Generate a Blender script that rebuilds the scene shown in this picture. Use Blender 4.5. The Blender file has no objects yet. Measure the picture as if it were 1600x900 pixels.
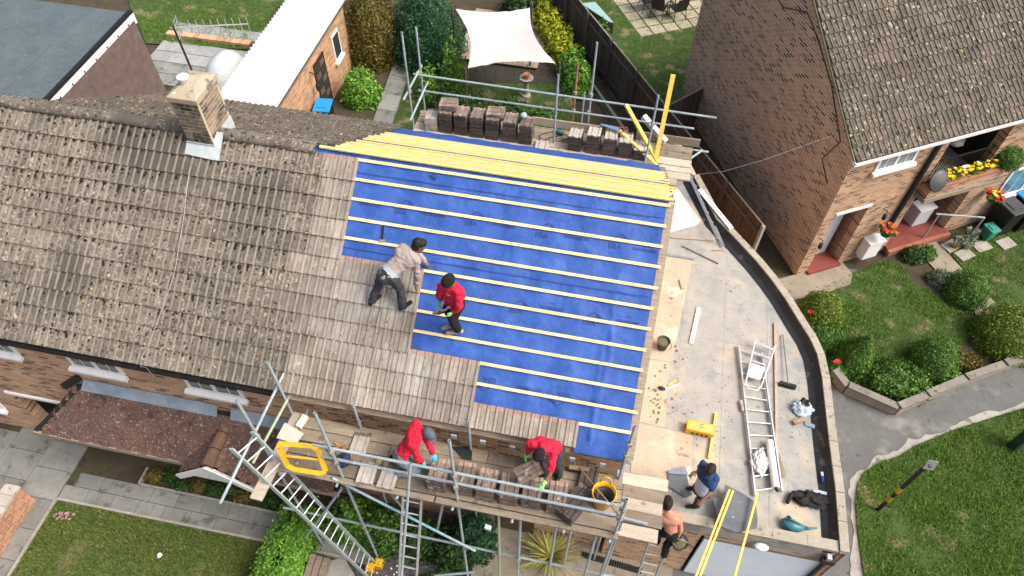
import bpy, bmesh, math, random
import numpy as np
from mathutils import Vector, Matrix, noise, Quaternion
random.seed(7); RN = random.random
def U(a, b): return a + (b - a) * RN()
sc = bpy.context.scene; col = sc.collection
# ------------------------------------------------------------ camera (drone, about 16 m up)
FPX = 1130.708; YAW = -.191253868; PITCH = .911902774; ROLL = .0128539556
CAM = Vector((-.945665722, -8.75002084, 15.8636462))
_f = Vector((math.sin(YAW)*math.cos(PITCH), math.cos(YAW)*math.cos(PITCH), -math.sin(PITCH)))
_r = Vector((math.cos(YAW), -math.sin(YAW), 0)); _u = _r.cross(_f)
CR = _r*math.cos(ROLL) + _u*math.sin(ROLL); CU = -_r*math.sin(ROLL) + _u*math.cos(ROLL); CF = _f
cd = bpy.data.cameras.new('camera'); cam = bpy.data.objects.new('camera', cd); col.objects.link(cam)
cd.sensor_width = 36; cd.lens = FPX/1600*36; cd.clip_start = .1; cd.clip_end = 2000
cam.matrix_world = Matrix(((CR.x, CU.x, -CF.x, CAM.x), (CR.y, CU.y, -CF.y, CAM.y), (CR.z, CU.z, -CF.z, CAM.z), (0, 0, 0, 1)))
sc.camera = cam
# ------------------------------------------------------------ daylight: bright cloud, soft sun from the right
SUN_EL, SUN_AZ = math.radians(52), math.radians(98)      # azimuth clockwise from +Y
w = bpy.data.worlds.new('World'); sc.world = w; w.use_nodes = True
wn = w.node_tree; bg = wn.nodes['Background']; sky = wn.nodes.new('ShaderNodeTexSky'); sky.sky_type = 'NISHITA'
sky.sun_disc = False; sky.sun_elevation = SUN_EL; sky.sun_rotation = SUN_AZ; sky.air_density = .75; sky.dust_density = 8.0; sky.ozone_density = .4
wn.links.new(sky.outputs[0], bg.inputs[0]); bg.inputs[1].default_value = .15
sd = bpy.data.lights.new('sun', 'SUN'); sun = bpy.data.objects.new('sun', sd); col.objects.link(sun)
sd.energy = 1.25; sd.angle = math.radians(25); sd.color = (1, .975, .94)
sdir = Vector((math.sin(SUN_AZ)*math.cos(SUN_EL), math.cos(SUN_AZ)*math.cos(SUN_EL), math.sin(SUN_EL)))
sun.rotation_euler = (-sdir).to_track_quat('-Z', 'Y').to_euler()
sc.view_settings.view_transform = 'Standard'; sc.view_settings.look = 'None'; sc.view_settings.gamma = 1
sc.view_settings.use_curve_mapping = False; sc.view_settings.exposure = .68
# ------------------------------------------------------------ measuring: where the ray through a photo pixel meets a real plane
def ray(px, py): return CF + CR*((px-800)/FPX) - CU*((py-450)/FPX)
def at(px, py, z=0.): d = ray(px, py); return CAM + d*((z-CAM.z)/d.z)
def aty(px, py, y): d = ray(px, py); return CAM + d*((y-CAM.y)/d.y)
def atx(px, py, x): d = ray(px, py); return CAM + d*((x-CAM.x)/d.x)
AL = .602559748; CA, SA = math.cos(AL), math.sin(AL); RZ = 7.4           # main roof: pitch, ridge height; ridge along X at y=0
def rf(x, s, o=0): return Vector((x, -s*CA - o*SA, RZ - s*SA + o*CA))     # front slope
def rb(x, s, o=0): return Vector((x, s*CA + o*SA, RZ - s*SA + o*CA))      # back slope
def atrf(px, py, o=0):
    n = Vector((0, -SA, CA)); d = ray(px, py); t = ((Vector((0, 0, RZ)) + n*o - CAM).dot(n))/d.dot(n); return CAM + d*t
# ------------------------------------------------------------ scene graph
def wloc(o):
    v = Vector((0, 0, 0))
    while o is not None: v = v + o.location; o = o.parent
    return v
def tag(o, label=None, cat=None, group=None, kind=None):
    if label: o['label'] = label
    if cat: o['category'] = cat
    if group: o['group'] = group
    if kind: o['kind'] = kind
    return o
def thing(name, label, cat, loc=(0, 0, 0), group=None, rz=0):
    o = bpy.data.objects.new(name, None); col.objects.link(o); o.location = loc; o.rotation_euler = (0, 0, rz)
    o.empty_display_size = .2
    return tag(o, label, cat, group)
def struct(o): o['kind'] = 'structure'; return o
def copy_tree(o, parent=None):
    c = o.copy(); col.objects.link(c); c.parent = parent
    for ch in list(o.children): copy_tree(ch, c)
    return c
def inst(name, mesh, parent, M4, label=None):
    o = bpy.data.objects.new(name, mesh); col.objects.link(o); o.parent = parent
    o.matrix_local = Matrix.Translation(-wloc(parent)) @ M4 if parent else M4
    if label: o['label'] = label
    return o
def frame(o, x, y, z):                    # 4x4 with given axes
    return Matrix(((x.x, y.x, z.x, o.x), (x.y, y.y, z.y, o.y), (x.z, y.z, z.z, o.z), (0, 0, 0, 1)))
class MB:
    def __init__(s): s.v = []; s.f = []; s.mi = []; s.m = 0
    def add(s, vs, fs):
        b = len(s.v); s.v += [Vector(p) for p in vs]; s.f += [tuple(i+b for i in f) for f in fs]; s.mi += [s.m]*len(fs); return s
    def box(s, c, d, R=None):
        c = Vector(c); x, y, z = d[0]/2, d[1]/2, d[2]/2
        P = [Vector((a, b, e)) for e in (-z, z) for b in (-y, y) for a in (-x, x)]
        if R is not None:
            if not isinstance(R, Matrix): R = Matrix.Rotation(R, 3, 'Z')
            P = [R @ p for p in P]
        return s.add([c+p for p in P], [(0, 2, 3, 1), (4, 5, 7, 6), (0, 1, 5, 4), (2, 6, 7, 3), (0, 4, 6, 2), (1, 3, 7, 5)])
    def bb(s, a, b): a, b = Vector(a), Vector(b); return s.box((a+b)/2, [abs(q) for q in (b-a)])
    def bar(s, p, q, w, h, up=(0, 0, 1)):
        p, q, up = Vector(p), Vector(q), Vector(up); d = (q-p); L = d.length; d.normalize(); x = d.cross(up)
        if x.length < 1e-4: x = d.cross(Vector((1, 0, 0)))
        x.normalize(); n = x.cross(d)
        return s.box((p+q)/2, (w, L, h), Matrix(((x.x, d.x, n.x), (x.y, d.y, n.y), (x.z, d.z, n.z))))
    def tube(s, p, q, r, n=8, r2=None):
        p, q = Vector(p), Vector(q); r2 = r if r2 is None else r2; d = (q-p).normalized()
        a = d.orthogonal().normalized(); b = d.cross(a)
        C = [a*math.cos(2*math.pi*i/n) + b*math.sin(2*math.pi*i/n) for i in range(n)]
        return s.add([p+c*r for c in C] + [q+c*r2 for c in C], [(i, (i+1) % n, n+(i+1) % n, n+i) for i in range(n)] + [tuple(range(n))[::-1], tuple(range(n, 2*n))])
    def pipe(s, p, q, r, n=10, t=.006):         # hollow-ended scaffold tube
        p, q = Vector(p), Vector(q); d = (q-p).normalized(); a = d.orthogonal().normalized(); b = d.cross(a)
        C = [a*math.cos(2*math.pi*i/n) + b*math.sin(2*math.pi*i/n) for i in range(n)]; ri = r-t
        V = [p+d*.08+c*ri for c in C] + [p+c*ri for c in C] + [p+c*r for c in C] + [q+c*r for c in C] + [q+c*ri for c in C] + [q-d*.08+c*ri for c in C]
        F = [tuple(range(n))]
        for k in range(5): F += [(k*n+i, k*n+(i+1) % n, (k+1)*n+(i+1) % n, (k+1)*n+i) for i in range(n)]
        return s.add(V, F + [tuple(range(5*n, 6*n))[::-1]])
    def path(s, pts, r, n=6):
        pts = [Vector(p) for p in pts]; N = len(pts); V = []; a = None
        R = r if isinstance(r, (list, tuple)) else [r]*N
        for i, p in enumerate(pts):
            d = (pts[min(i+1, N-1)]-pts[max(i-1, 0)]).normalized()
            a = d.orthogonal().normalized() if a is None else (a - d*a.dot(d)).normalized()
            b = d.cross(a); V += [p+(a*math.cos(2*math.pi*k/n)+b*math.sin(2*math.pi*k/n))*R[i] for k in range(n)]
        F = [(i*n+k, i*n+(k+1) % n, (i+1)*n+(k+1) % n, (i+1)*n+k) for i in range(N-1) for k in range(n)]
        return s.add(V, F + [tuple(range(n))[::-1], tuple(range((N-1)*n, N*n))])
    def prism(s, poly, z0, z1):
        n = len(poly); a = sum(poly[i][0]*poly[(i+1) % n][1]-poly[(i+1) % n][0]*poly[i][1] for i in range(n))
        P = list(poly) if a > 0 else list(poly)[::-1]
        return s.add([(p[0], p[1], z0) for p in P] + [(p[0], p[1], z1) for p in P], [tuple(range(n))[::-1], tuple(range(n, 2*n))] + [(i, (i+1) % n, n+(i+1) % n, n+i) for i in range(n)])
    def slab(s, pts, t):                       # planar polygon given a thickness along its normal
        pts = [Vector(p) for p in pts]; n = len(pts); nv = (pts[1]-pts[0]).cross(pts[-1]-pts[0]).normalized()*t
        return s.add(pts + [p-nv for p in pts], [tuple(range(n)), tuple(range(n, 2*n))[::-1]] + [(i, n+i, n+(i+1) % n, (i+1) % n) for i in range(n)])
    def quad(s, *p): return s.add(p, [tuple(range(len(p)))])
    def lathe(s, prof, c, n=16, M=None):
        c = Vector(c); V = []; 
        for r, z in prof:
            for k in range(n):
                p = Vector((r*math.cos(2*math.pi*k/n), r*math.sin(2*math.pi*k/n), z)); V.append(c+(M @ p if M else p))
        m = len(prof)
        return s.add(V, [(i*n+k, i*n+(k+1) % n, (i+1)*n+(k+1) % n, (i+1)*n+k) for i in range(m-1) for k in range(n)] + ([tuple(range(n))[::-1]] if prof[0][0] > 1e-3 else []) + ([tuple(range((m-1)*n, m*n))] if prof[-1][0] > 1e-3 else []))
    def blob(s, c, rad, seed=0, amp=.15, fr=2.5, sub=2, R=None):
        bm = bmesh.new(); bmesh.ops.create_icosphere(bm, subdivisions=sub, radius=1); c = Vector(c); V = []
        for v in bm.verts:
            d = v.co.normalized(); k = 1 + amp*noise.noise(d*fr + Vector((seed*3.1, seed*1.7, seed)))
            p = Vector((d.x*rad[0]*k, d.y*rad[1]*k, d.z*rad[2]*k)); V.append(c+(R @ p if R else p))
        F = [tuple(x.index for x in f.verts) for f in bm.faces]; bm.free(); return s.add(V, F)
    def mesh(s, name, mats, smooth=False, off=Vector((0, 0, 0))):
        me = bpy.data.meshes.new(name); me.from_pydata([tuple(p-off) for p in s.v], [], s.f)
        for m in (mats if isinstance(mats, (list, tuple)) else [mats]): me.materials.append(m)
        if isinstance(mats, (list, tuple)) and len(mats) > 1: me.polygons.foreach_set('material_index', s.mi)
        if smooth: me.polygons.foreach_set('use_smooth', [True]*len(me.polygons))
        me.update(); return me
    def build(s, name, mats, parent=None, label=None, cat=None, group=None, kind=None, smooth=False, bevel=0, local=False):
        base = Vector((0, 0, 0)); 
        if parent is not None: off = Vector((0, 0, 0)) if local else wloc(parent)
        else:
            off = Vector((0, 0, 0))
            if not local and s.v:
                zs = min(p.z for p in s.v); off = Vector((sum(p.x for p in s.v)/len(s.v), sum(p.y for p in s.v)/len(s.v), zs)); base = off
        o = bpy.data.objects.new(name, s.mesh(name, mats, smooth, off)); col.objects.link(o); o.parent = parent; o.location = base
        if bevel:
            bm = bmesh.new(); bm.from_mesh(o.data); bmesh.ops.bevel(bm, geom=bm.edges, offset=bevel, segments=1, affect='EDGES'); bm.to_mesh(o.data); bm.free()
        return tag(o, label, cat, group, kind)
def offset_poly(pts, d):                       # open polyline offset to the left by d
    out = []
    for i, p in enumerate(pts):
        a = Vector(pts[max(i-1, 0)][:2]); b = Vector(pts[min(i+1, len(pts)-1)][:2]); p = Vector(p[:2]); 
        t1 = (p-a).normalized() if (p-a).length > 1e-6 else (b-p).normalized(); t2 = (b-p).normalized() if (b-p).length > 1e-6 else t1
        n1 = Vector((-t1.y, t1.x)); n2 = Vector((-t2.y, t2.x)); n = (n1+n2).normalized(); out.append(p + n*(d/max(.4, n.dot(n1))))
    return out
# ------------------------------------------------------------ materials
class NT:
    def __init__(s, name):
        s.m = bpy.data.materials.new(name); s.m.use_nodes = True; s.t = s.m.node_tree; s.b = s.t.nodes['Principled BSDF']
        s.pos = s.n('ShaderNodeNewGeometry')
    def n(s, t, **k):
        x = s.t.nodes.new(t)
        for a, b in k.items(): setattr(x, a, b)
        return x
    def l(s, a, b): s.t.links.new(a, b)
    def noise(s, scale, detail=4, rough=.6, vec=None, dist=0):
        x = s.n('ShaderNodeTexNoise'); x.inputs['Scale'].default_value = scale; x.inputs['Detail'].default_value = detail; x.inputs['Roughness'].default_value = rough; x.inputs['Distortion'].default_value = dist
        s.l(vec or s.pos.outputs['Position'], x.inputs['Vector']); return x.outputs['Fac']
    def scalevec(s, v, src=None):
        x = s.n('ShaderNodeVectorMath', operation='MULTIPLY'); s.l(src or s.pos.outputs['Position'], x.inputs[0]); x.inputs[1].default_value = v; return x.outputs[0]
    def ramp(s, fac, stops, interp='LINEAR'):
        x = s.n('ShaderNodeValToRGB'); e = x.color_ramp.elements; x.color_ramp.interpolation = interp
        while len(e) < len(stops): e.new(.5)
        for i, (p, c) in enumerate(stops): e[i].position = p; e[i].color = (*c, 1) if len(c) == 3 else c
        s.l(fac, x.inputs[0]); return x.outputs[0]
    def step(s, fac, lo, hi):
        x = s.n('ShaderNodeMapRange'); x.inputs[1].default_value = lo; x.inputs[2].default_value = hi; s.l(fac, x.inputs[0]); return x.outputs[0]
    def math(s, op, a, b=None):
        x = s.n('ShaderNodeMath', operation=op)
        for i, v in enumerate((a, b)):
            if v is None: continue
            if isinstance(v, (int, float)): x.inputs[i].default_value = v
            else: s.l(v, x.inputs[i])
        return x.outputs[0]
    def mix(s, fac, a, b, mode='MIX'):
        x = s.n('ShaderNodeMix', data_type='RGBA', blend_type=mode)
        for sock, v in ((x.inputs[0], fac), (x.inputs[6], a), (x.inputs[7], b)):
            if isinstance(v, (int, float)): sock.default_value = v
            elif isinstance(v, tuple): sock.default_value = (*v, 1)
            else: s.l(v, sock)
        return x.outputs[2]
    def vary(s, c, amt):                       # per-object and per-piece lightness
        x = s.n('ShaderNodeObjectInfo'); a = s.n('ShaderNodeAttribute', attribute_name='tint')
        k = s.math('FRACT', s.math('ADD', x.outputs['Random'], a.outputs['Fac'])); g = s.step(k, 0, 1); mr = g.node; mr.inputs[3].default_value = 1-amt; mr.inputs[4].default_value = 1+amt
        v = s.n('ShaderNodeCombineXYZ'); [s.l(g, v.inputs[i]) for i in range(3)]; return s.mix(1., c, v.outputs[0], 'MULTIPLY'), k
    def done(s, c, rough=.7, bump=None, bs=.3, bd=.02, metal=0, spec=.4):
        if isinstance(c, tuple): s.b.inputs['Base Color'].default_value = (*c, 1)
        else: s.l(c, s.b.inputs['Base Color'])
        if isinstance(rough, (int, float)): s.b.inputs['Roughness'].default_value = rough
        else: s.l(rough, s.b.inputs['Roughness'])
        s.b.inputs['Metallic'].default_value = metal; s.b.inputs['Specular IOR Level'].default_value = spec
        if bump is not None:
            x = s.n('ShaderNodeBump'); x.inputs['Strength'].default_value = bs; x.inputs['Distance'].default_value = bd; s.l(bump, x.inputs['Height']); s.l(x.outputs[0], s.b.inputs['Normal'])
        return s.m
def simple(name, c, rough=.6, metal=0, var=.18, scale=6, bump=.15, c2=None, objvar=0, spec=.4, stretch=None):
    t = NT(name); v = t.scalevec(stretch) if stretch else None
    n = t.noise(scale, 5, .65, v); n2 = t.noise(scale*7, 3, .6, v)
    d = c2 or tuple(x*(1-2*var) for x in c)
    cc = t.ramp(n, [(.3, d), (.62, c)]); cc = t.mix(t.step(n2, .35, .7), t.mix(1., cc, (1-var,)*3, 'MULTIPLY'), cc)
    if objvar: cc, _ = t.vary(cc, objvar)
    return t.done(cc, rough, n2, bump, .01, metal, spec)
def spotted(name, base, spots, rough=.85, bump=.4, objvar=0, bd=.02, stretch=None):
    # base: ramp stops ; spots: (colour, scale, lo, hi)
    t = NT(name); v = t.scalevec(stretch) if stretch else None; n = t.noise(2.2, 6, .7, v); f = t.noise(40, 4, .7); c = t.ramp(n, base)
    c = t.mix(t.step(f, .3, .75), t.mix(1., c, (.72, .72, .72), 'MULTIPLY'), c)
    for i, (k, s_, lo, hi) in enumerate(spots):
        o = t.n('ShaderNodeVectorMath', operation='ADD'); t.l(t.pos.outputs['Position'], o.inputs[0]); o.inputs[1].default_value = (i*7.3, i*3.1, i*5.7)
        c = t.mix(t.step(t.noise(s_, 3, .55, o.outputs[0]), lo, hi), c, k)
    if objvar: c, _ = t.vary(c, objvar)
    return t.done(c, rough, f, bump, bd)
def brick(name, c1, c2, mortar, dirv, dark=None, darkp=.2, bw=.225, bh=.075, ms=.01):
    t = NT(name); d = t.n('ShaderNodeVectorMath', operation='DOT_PRODUCT'); t.l(t.pos.outputs['Position'], d.inputs[0]); d.inputs[1].default_value = dirv
    sx = t.n('ShaderNodeSeparateXYZ'); t.l(t.pos.outputs['Position'], sx.inputs[0]); cb = t.n('ShaderNodeCombineXYZ'); t.l(d.outputs['Value'], cb.inputs[0]); t.l(sx.outputs[2], cb.inputs[1])
    b = t.n('ShaderNodeTexBrick'); t.l(cb.outputs[0], b.inputs['Vector']); b.inputs['Scale'].default_value = 1; b.inputs['Brick Width'].default_value = bw; b.inputs['Row Height'].default_value = bh; b.inputs['Mortar Size'].default_value = ms; b.inputs['Mortar Smooth'].default_value = .15; b.inputs['Bias'].default_value = 0
    b.inputs['Color1'].default_value = (0, 0, 0, 1); b.inputs['Color2'].default_value = (1, 1, 1, 1); b.inputs['Mortar'].default_value = (.5, .5, .5, 1)
    st = [(0, dark or c1), (darkp, dark or c1), (darkp+.03, c1), (.6, c2), (1, tuple(x*1.25 for x in c2))]
    c = t.ramp(b.outputs['Color'], st); n = t.noise(1.3, 5, .6); c = t.mix(1., c, t.ramp(n, [(.3, (.75, .75, .76)), (.7, (1.08, 1.06, 1.03))]), 'MULTIPLY')
    f = t.noise(60, 3); c = t.mix(t.step(f, .3, .7), t.mix(1., c, (.8, .8, .8), 'MULTIPLY'), c); c = t.mix(b.outputs['Fac'], c, mortar)
    return t.done(c, .9, t.math('SUBTRACT', t.math('MULTIPLY', f, .3), b.outputs['Fac']), .5, .01)
def leafmat(name, stops, rough=.55, trans=.0):
    t = NT(name); n = t.noise(1.6, 3); k = t.math('FRACT', t.math('ADD', t.pos.outputs['Random Per Island'], t.math('MULTIPLY', n, .9)))
    c = t.ramp(k, [(p, tuple(1.4*x for x in q)) for p, q in stops]); return t.done(c, rough, None, spec=.25)
def flat(name, c, rough=.5, metal=0, spec=.5): return NT(name).done(c, rough, None, metal=metal, spec=spec)
# ------------------------------------------------------------ shared materials
T_OLD = spotted('weathered_mossy_tile', [(.3, (.115, .098, .078)), (.5, (.188, .162, .128)), (.72, (.255, .225, .185))],
    [((.34, .33, .30), 16, .56, .68), ((.44, .33, .22), 10, .62, .68), ((.026, .023, .015), 15, .595, .645), ((.46, .45, .41), 24, .68, .74), ((.05, .045, .032), 8, .66, .72), ((.085, .078, .064), .55, .54, .70)], .92, .5, .16)
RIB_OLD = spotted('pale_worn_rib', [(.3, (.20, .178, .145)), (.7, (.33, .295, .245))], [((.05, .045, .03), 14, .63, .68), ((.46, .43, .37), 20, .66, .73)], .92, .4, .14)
CHAN = spotted('moss_and_tail_shade', [(.3, (.02, .018, .012)), (.7, (.055, .047, .034))], [((.17, .145, .112), 7, .50, .60)], .95)  # moss in the channels; on tile tails it paints the course shadow
CHANN = simple('joint_dirt_and_tail_shade', (.10, .085, .07), .95, c2=(.04, .034, .028))  # dirt in the joints; on relaid tile tails a painted course shadow
RIB_NEW = spotted('pale_clean_rib', [(.3, (.30, .255, .205)), (.7, (.44, .38, .31))], [((.14, .11, .085), 12, .63, .7)], .9, .4, .2)
RIB_R = spotted('olive_rib', [(.3, (.12, .106, .084)), (.7, (.20, .178, .144))], [((.03, .028, .02), 12, .62, .67)], .92, .4, .14)
T_CLEAN = spotted('relaid_tile', [(.3, (.22, .197, .165)), (.5, (.315, .285, .245)), (.7, (.41, .385, .345))],
    [((.42, .36, .29), 7, .6, .72), ((.09, .075, .06), 15, .63, .7), ((.48, .46, .42), 20, .7, .76), ((.42, .42, .395), .8, .52, .72), ((.19, .16, .13), 1.1, .56, .70)], .9, .4, .26, stretch=(3, 1, 1))
T_HEAD = simple('terracotta_tile_head', (.42, .30, .24), .85, c2=(.28, .18, .14), scale=9)
T_STACK = spotted('stacked_tile', [(.3, (.15, .12, .10)), (.7, (.27, .21, .17))], [((.38, .34, .29), 9, .6, .7), ((.05, .045, .04), 12, .6, .68)], .9, .4, .25)
T_STACKD = spotted('dark_stacked_tile', [(.3, (.07, .06, .055)), (.7, (.15, .12, .105))], [((.3, .28, .25), 12, .66, .72)], .9, .4, .25)
T_RIGHT = spotted('olive_brown_tile', [(.3, (.078, .070, .055)), (.5, (.118, .106, .083)), (.7, (.165, .149, .12))],
    [((.45, .33, .20), 10, .60, .655), ((.016, .015, .01), 11, .575, .61), ((.36, .35, .31), 17, .66, .73), ((.55, .36, .06), 2.6, .72, .75), ((.15, .105, .09), 1.1, .58, .70)], .92, .5, .15)
T_LEFT_CANOPY = spotted('purple_brown_plain_tile', [(.3, (.085, .053, .042)), (.7, (.185, .105, .078))], [((.34, .31, .295), 30, .60, .68), ((.05, .035, .03), 7, .58, .68), ((.30, .22, .19), 12, .64, .72)], .9, .4, .2)
T_HUNG = simple('hung_tile', (.115, .084, .074), .85, var=.2, objvar=.45, c2=(.075, .055, .05))
MOSS = simple('moss', (.022, .02, .012), .95, var=.3, c2=(.01, .009, .006), scale=30)
def mem():
    t = NT('blue_breather_membrane'); n = t.noise(3, 6, .7); f = t.noise(90, 4, .7, t.scalevec((1, .35, .35)))
    c = t.ramp(n, [(.3, (.016, .062, .265)), (.5, (.028, .09, .35)), (.72, (.05, .13, .44))]); c = t.mix(t.step(f, .5, 1.1), c, (.08, .165, .5))
    h = t.math('ADD', t.math('MULTIPLY', t.noise(5, 5, .6), 1.), t.math('MULTIPLY', f, .06)); return t.done(c, .55, h, .35, .05, spec=.35)
MEM = mem(); INK = flat('navy_print', (.013, .036, .175), .7)
BAT = simple('pale_batten_timber', (.84, .73, .36), .75, var=.07, c2=(.74, .60, .27), scale=4, objvar=.08, stretch=(1, 8, 8))
BATY = simple('yellow_batten_timber', (.82, .68, .16), .7, var=.08, c2=(.78, .56, .06), scale=4, objvar=.12, stretch=(1, 8, 8))
BATP = simple('pale_yellow_batten', (.84, .74, .30), .7, var=.08, c2=(.76, .60, .14), scale=4, objvar=.14, stretch=(1, 8, 8))
BRK = brick('orange_brown_brick', (.46, .255, .145), (.60, .355, .21), (.52, .41, .30), (1, 0, 0), (.17, .085, .06), .13)
BRKX = brick('orange_brown_brick_side', (.46, .255, .145), (.60, .355, .21), (.52, .41, .30), (0, 1, 0), (.17, .085, .06), .13)
CHB = spotted('chimney_brick', [(.3, (.19, .145, .11)), (.7, (.36, .28, .21))], [((.06, .055, .05), 3, .52, .62), ((.42, .37, .28), 8, .62, .70)], .9, .4, .35)
MORT = spotted('lime_mortar', [(.3, (.46, .39, .27)), (.7, (.62, .54, .40))], [((.12, .11, .10), 4, .58, .68)], .95)
CEM = spotted('cement_flaunching', [(.3, (.38, .32, .23)), (.7, (.52, .45, .34))], [((.16, .15, .13), 6, .60, .68), ((.55, .53, .48), 10, .66, .72)], .95)
LEAD = spotted('lead_flashing', [(.3, (.16, .21, .27)), (.7, (.33, .39, .46))], [((.5, .52, .54), 7, .64, .74)], .5, .15)
WHITE = simple('white_upvc', (.78, .79, .79), .4, var=.04, c2=(.68, .7, .71))
GLASS = flat('window_glass', (.03, .045, .05), .08, spec=.8)
NET = simple('net_curtain', (.30, .36, .38), .25, var=.2, scale=25, c2=(.10, .14, .15), stretch=(6, 6, .5))
BLACK = simple('black_plastic', (.015, .015, .016), .5, var=.2)
GUT = simple('dark_gutter', (.03, .028, .026), .6, var=.3)
TIMB = simple('grey_timber', (.34, .28, .21), .85, var=.15, c2=(.20, .16, .12), scale=5, objvar=.2, stretch=(1, 7, 7))
FELT = spotted('blue_grey_felt', [(.3, (.075, .105, .125)), (.7, (.115, .15, .17))], [((.19, .23, .24), 45, .60, .7), ((.24, .21, .10), 6, .70, .74)], .9)
DARKW = simple('dark_void', (.02, .016, .012), .95)
STEEL = spotted('galvanised_tube', [(.3, (.26, .33, .36)), (.7, (.42, .50, .53))], [((.55, .6, .6), 14, .62, .7), ((.30, .2, .13), 5, .72, .78)], .5, .15)
ALU = simple('aluminium', (.62, .64, .66), .35, metal=.5, var=.08)
# ------------------------------------------------------------ main house
house = thing('terraced_house', 'long brick terraced house being re-tiled, blue membrane and battens on its roof', 'house', (-6, 0, 0))
XL = -15.2; G, S0 = .34, .10; TW = .295
b = MB()
b.bb((XL, -3.25, 0), (-13.1, -3.0, 4.9)); b.bb((-13.1, -3.25, 1.98), (-11.75, -3.0, 4.9)); b.bb((-11.75, -3.25, 0), (.0, -3.0, 4.9))
b.build('front_wall', BRK, house)
MB().bb((-13.1, -3.0, .0), (-11.75, -2.2, .12)).bb((-13.1, -2.25, .12), (-11.75, -2.2, 2.0)).build('porch_recess', BRK, house)
MB().bb((-13.15, -3.30, 1.98), (-11.7, -3.253, 2.06)).build('lintel', WHITE, house)
MB().bb((XL, 3.0, 0), (0, 3.25, 4.9)).build('back_wall', BRK, house)
g = MB(); pr = [(-3.0, 0), (3.0, 0), (3.0, 4.95), (0, 7.22), (-3.0, 4.95)]
g.add([(-.25, y, z) for y, z in pr] + [(0, y, z) for y, z in pr], [(0, 1, 2, 3, 4)[::-1], (5, 6, 7, 8, 9)] + [(i, (i+1) % 5, 5+(i+1) % 5, 5+i) for i in range(5)]); g.build('gable_wall', BRKX, house)
def memdisp(x, s, amp, seed):                   # creases and sag of the membrane
    wv = amp*noise.noise(Vector((x*1.1+seed, s*2.2, seed))) + amp*.5*noise.noise(Vector((x*4, s*3, seed+9)))
    cr = math.exp(-((x+.62+.05*math.sin(s*2+seed))/.035)**2)*.016*max(0, min(1, (s-1.0)/1.5)) + math.exp(-((x+.8-.03*s)/.03)**2)*.012*max(0, min(1, (s-2)/1))
    sag = (-.008*(1-math.cos(2*math.pi*x/.6)) + .007*max(0, 1-abs(noise.noise(Vector((x*.9+s*.5+seed, s*.8-x*.3, 2.))))*9) + .004*max(0, 1-abs(noise.noise(Vector((x*2.1-s*1.2, s*1.7+x*.5, 7.+seed))))*8)) if amp else 0
    return wv+cr+sag
def roofsheet(fn, x0, x1, s0, s1, o, nx, ns, amp, seed):
    m = MB(); V = []
    for j in range(ns+1):
        for i in range(nx+1):
            x = x0+(x1-x0)*i/nx; s = s0+(s1-s0)*j/ns
            V.append(fn(x, s, o+memdisp(x, s, amp, seed)))
    m.add(V, [(j*(nx+1)+i, (j+1)*(nx+1)+i, (j+1)*(nx+1)+i+1, j*(nx+1)+i+1) for j in range(ns) for i in range(nx)]); return m
roofsheet(rf, XL, -6.2, .0, 4.2, -.03, 2, 2, 0, 1).build('roof_underlay', DARKW, house)
memb = []
for k, (a, c) in enumerate(((2.86, 4.27), (1.56, 2.92), (.26, 1.62), (-.0, .31))):
    memb.append(roofsheet(rf, -6.3, -.06, a, min(c, 4.17), -.012+.004*k, 190, max(4, int((c-a)*26)), .009, k*5.).build('membrane', MEM, house, smooth=True))
roofsheet(rf, -.9, -.06, 4.1, 4.31, -.008, 12, 4, .009, 2.).build('membrane', MEM, house, smooth=True)
mb_ = roofsheet(lambda x, s, o: rb(x, s, o), -6.2, -.06, .0, 4.5, -.012, 50, 30, .006, 31); mb_.f = [f[::-1] for f in mb_.f]; mb_.build('membrane', MEM, house, smooth=True)
ur = roofsheet(rb, XL, -6.1, 0, 4.25, -.03, 2, 2, 0, 1); ur.f = [f[::-1] for f in ur.f]; ur.build('roof_underlay', DARKW, house)
for s_ in (.32, 1.63): MB().bar(rf(-5.35, s_, .003), rf(-.3, s_+.012, .003), .007, .005, (0, -SA, CA)).build('lap_shadow_line', flat('painted_lap_shadow', (.008, .025, .13), .7) if s_ < .4 else bpy.data.materials['painted_lap_shadow'], house)  # dark strip along the folded lap, its shadow painted in
# battens
STEPX = [-5.33]*5 + [-3.86]*4 + [-2.65]*2 + [-.88]
for i in range(12):
    s = S0+i*G; b = MB(); b.bar(rf(STEPX[i]-.03, s, .012), rf(U(-.02, .03), s+U(-.006, .006), .012), .05, .026, (0, -SA, CA)); b.build('batten', BAT, house)
    if i > 9: continue
    b = MB(); b.bar(rb(-5.95, s, .012), rb(U(-.0, .05), s, .012), .05, .026, (0, SA, CA)); b.build('batten', BAT, house)
MB().bar(rf(-6.05, -.02, .05), rf(.03, .0, .05), .05, .03).build('ridge_batten', BATP, house)
for i in range(10):
    if i in (4, 9): continue
    s = S0+.165+i*.33+U(-.03, .03)
    e = U(-.15, .06) if i > 3 else U(-.1, .2)
    MB().bar(rb(-5.95+U(-.05, .12), s, .022), rb(e, s+U(-.04, .04), .022), .045, .024, (0, SA, CA)).build('loose_batten', BATY if i % 3 == 0 else BATP, None,
        'yellow batten laid loose on the rear roof slope, %s behind the ridge' % ('first second third fourth fifth sixth seventh eighth ninth tenth'.split()[i]), 'batten', 'yellow battens lying on the rear slope')
# verge undercloak
MB().bar(rf(-.0, .05, -.03), rf(-.0, 4.28, -.03), .13, .03, (0, -SA, CA)).build('verge_board', TIMB, house)
MB().bar(rb(-.0, .05, -.03), rb(-.0, 4.28, -.03), .13, .03, (0, SA, CA)).build('verge_board', TIMB, house)
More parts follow.
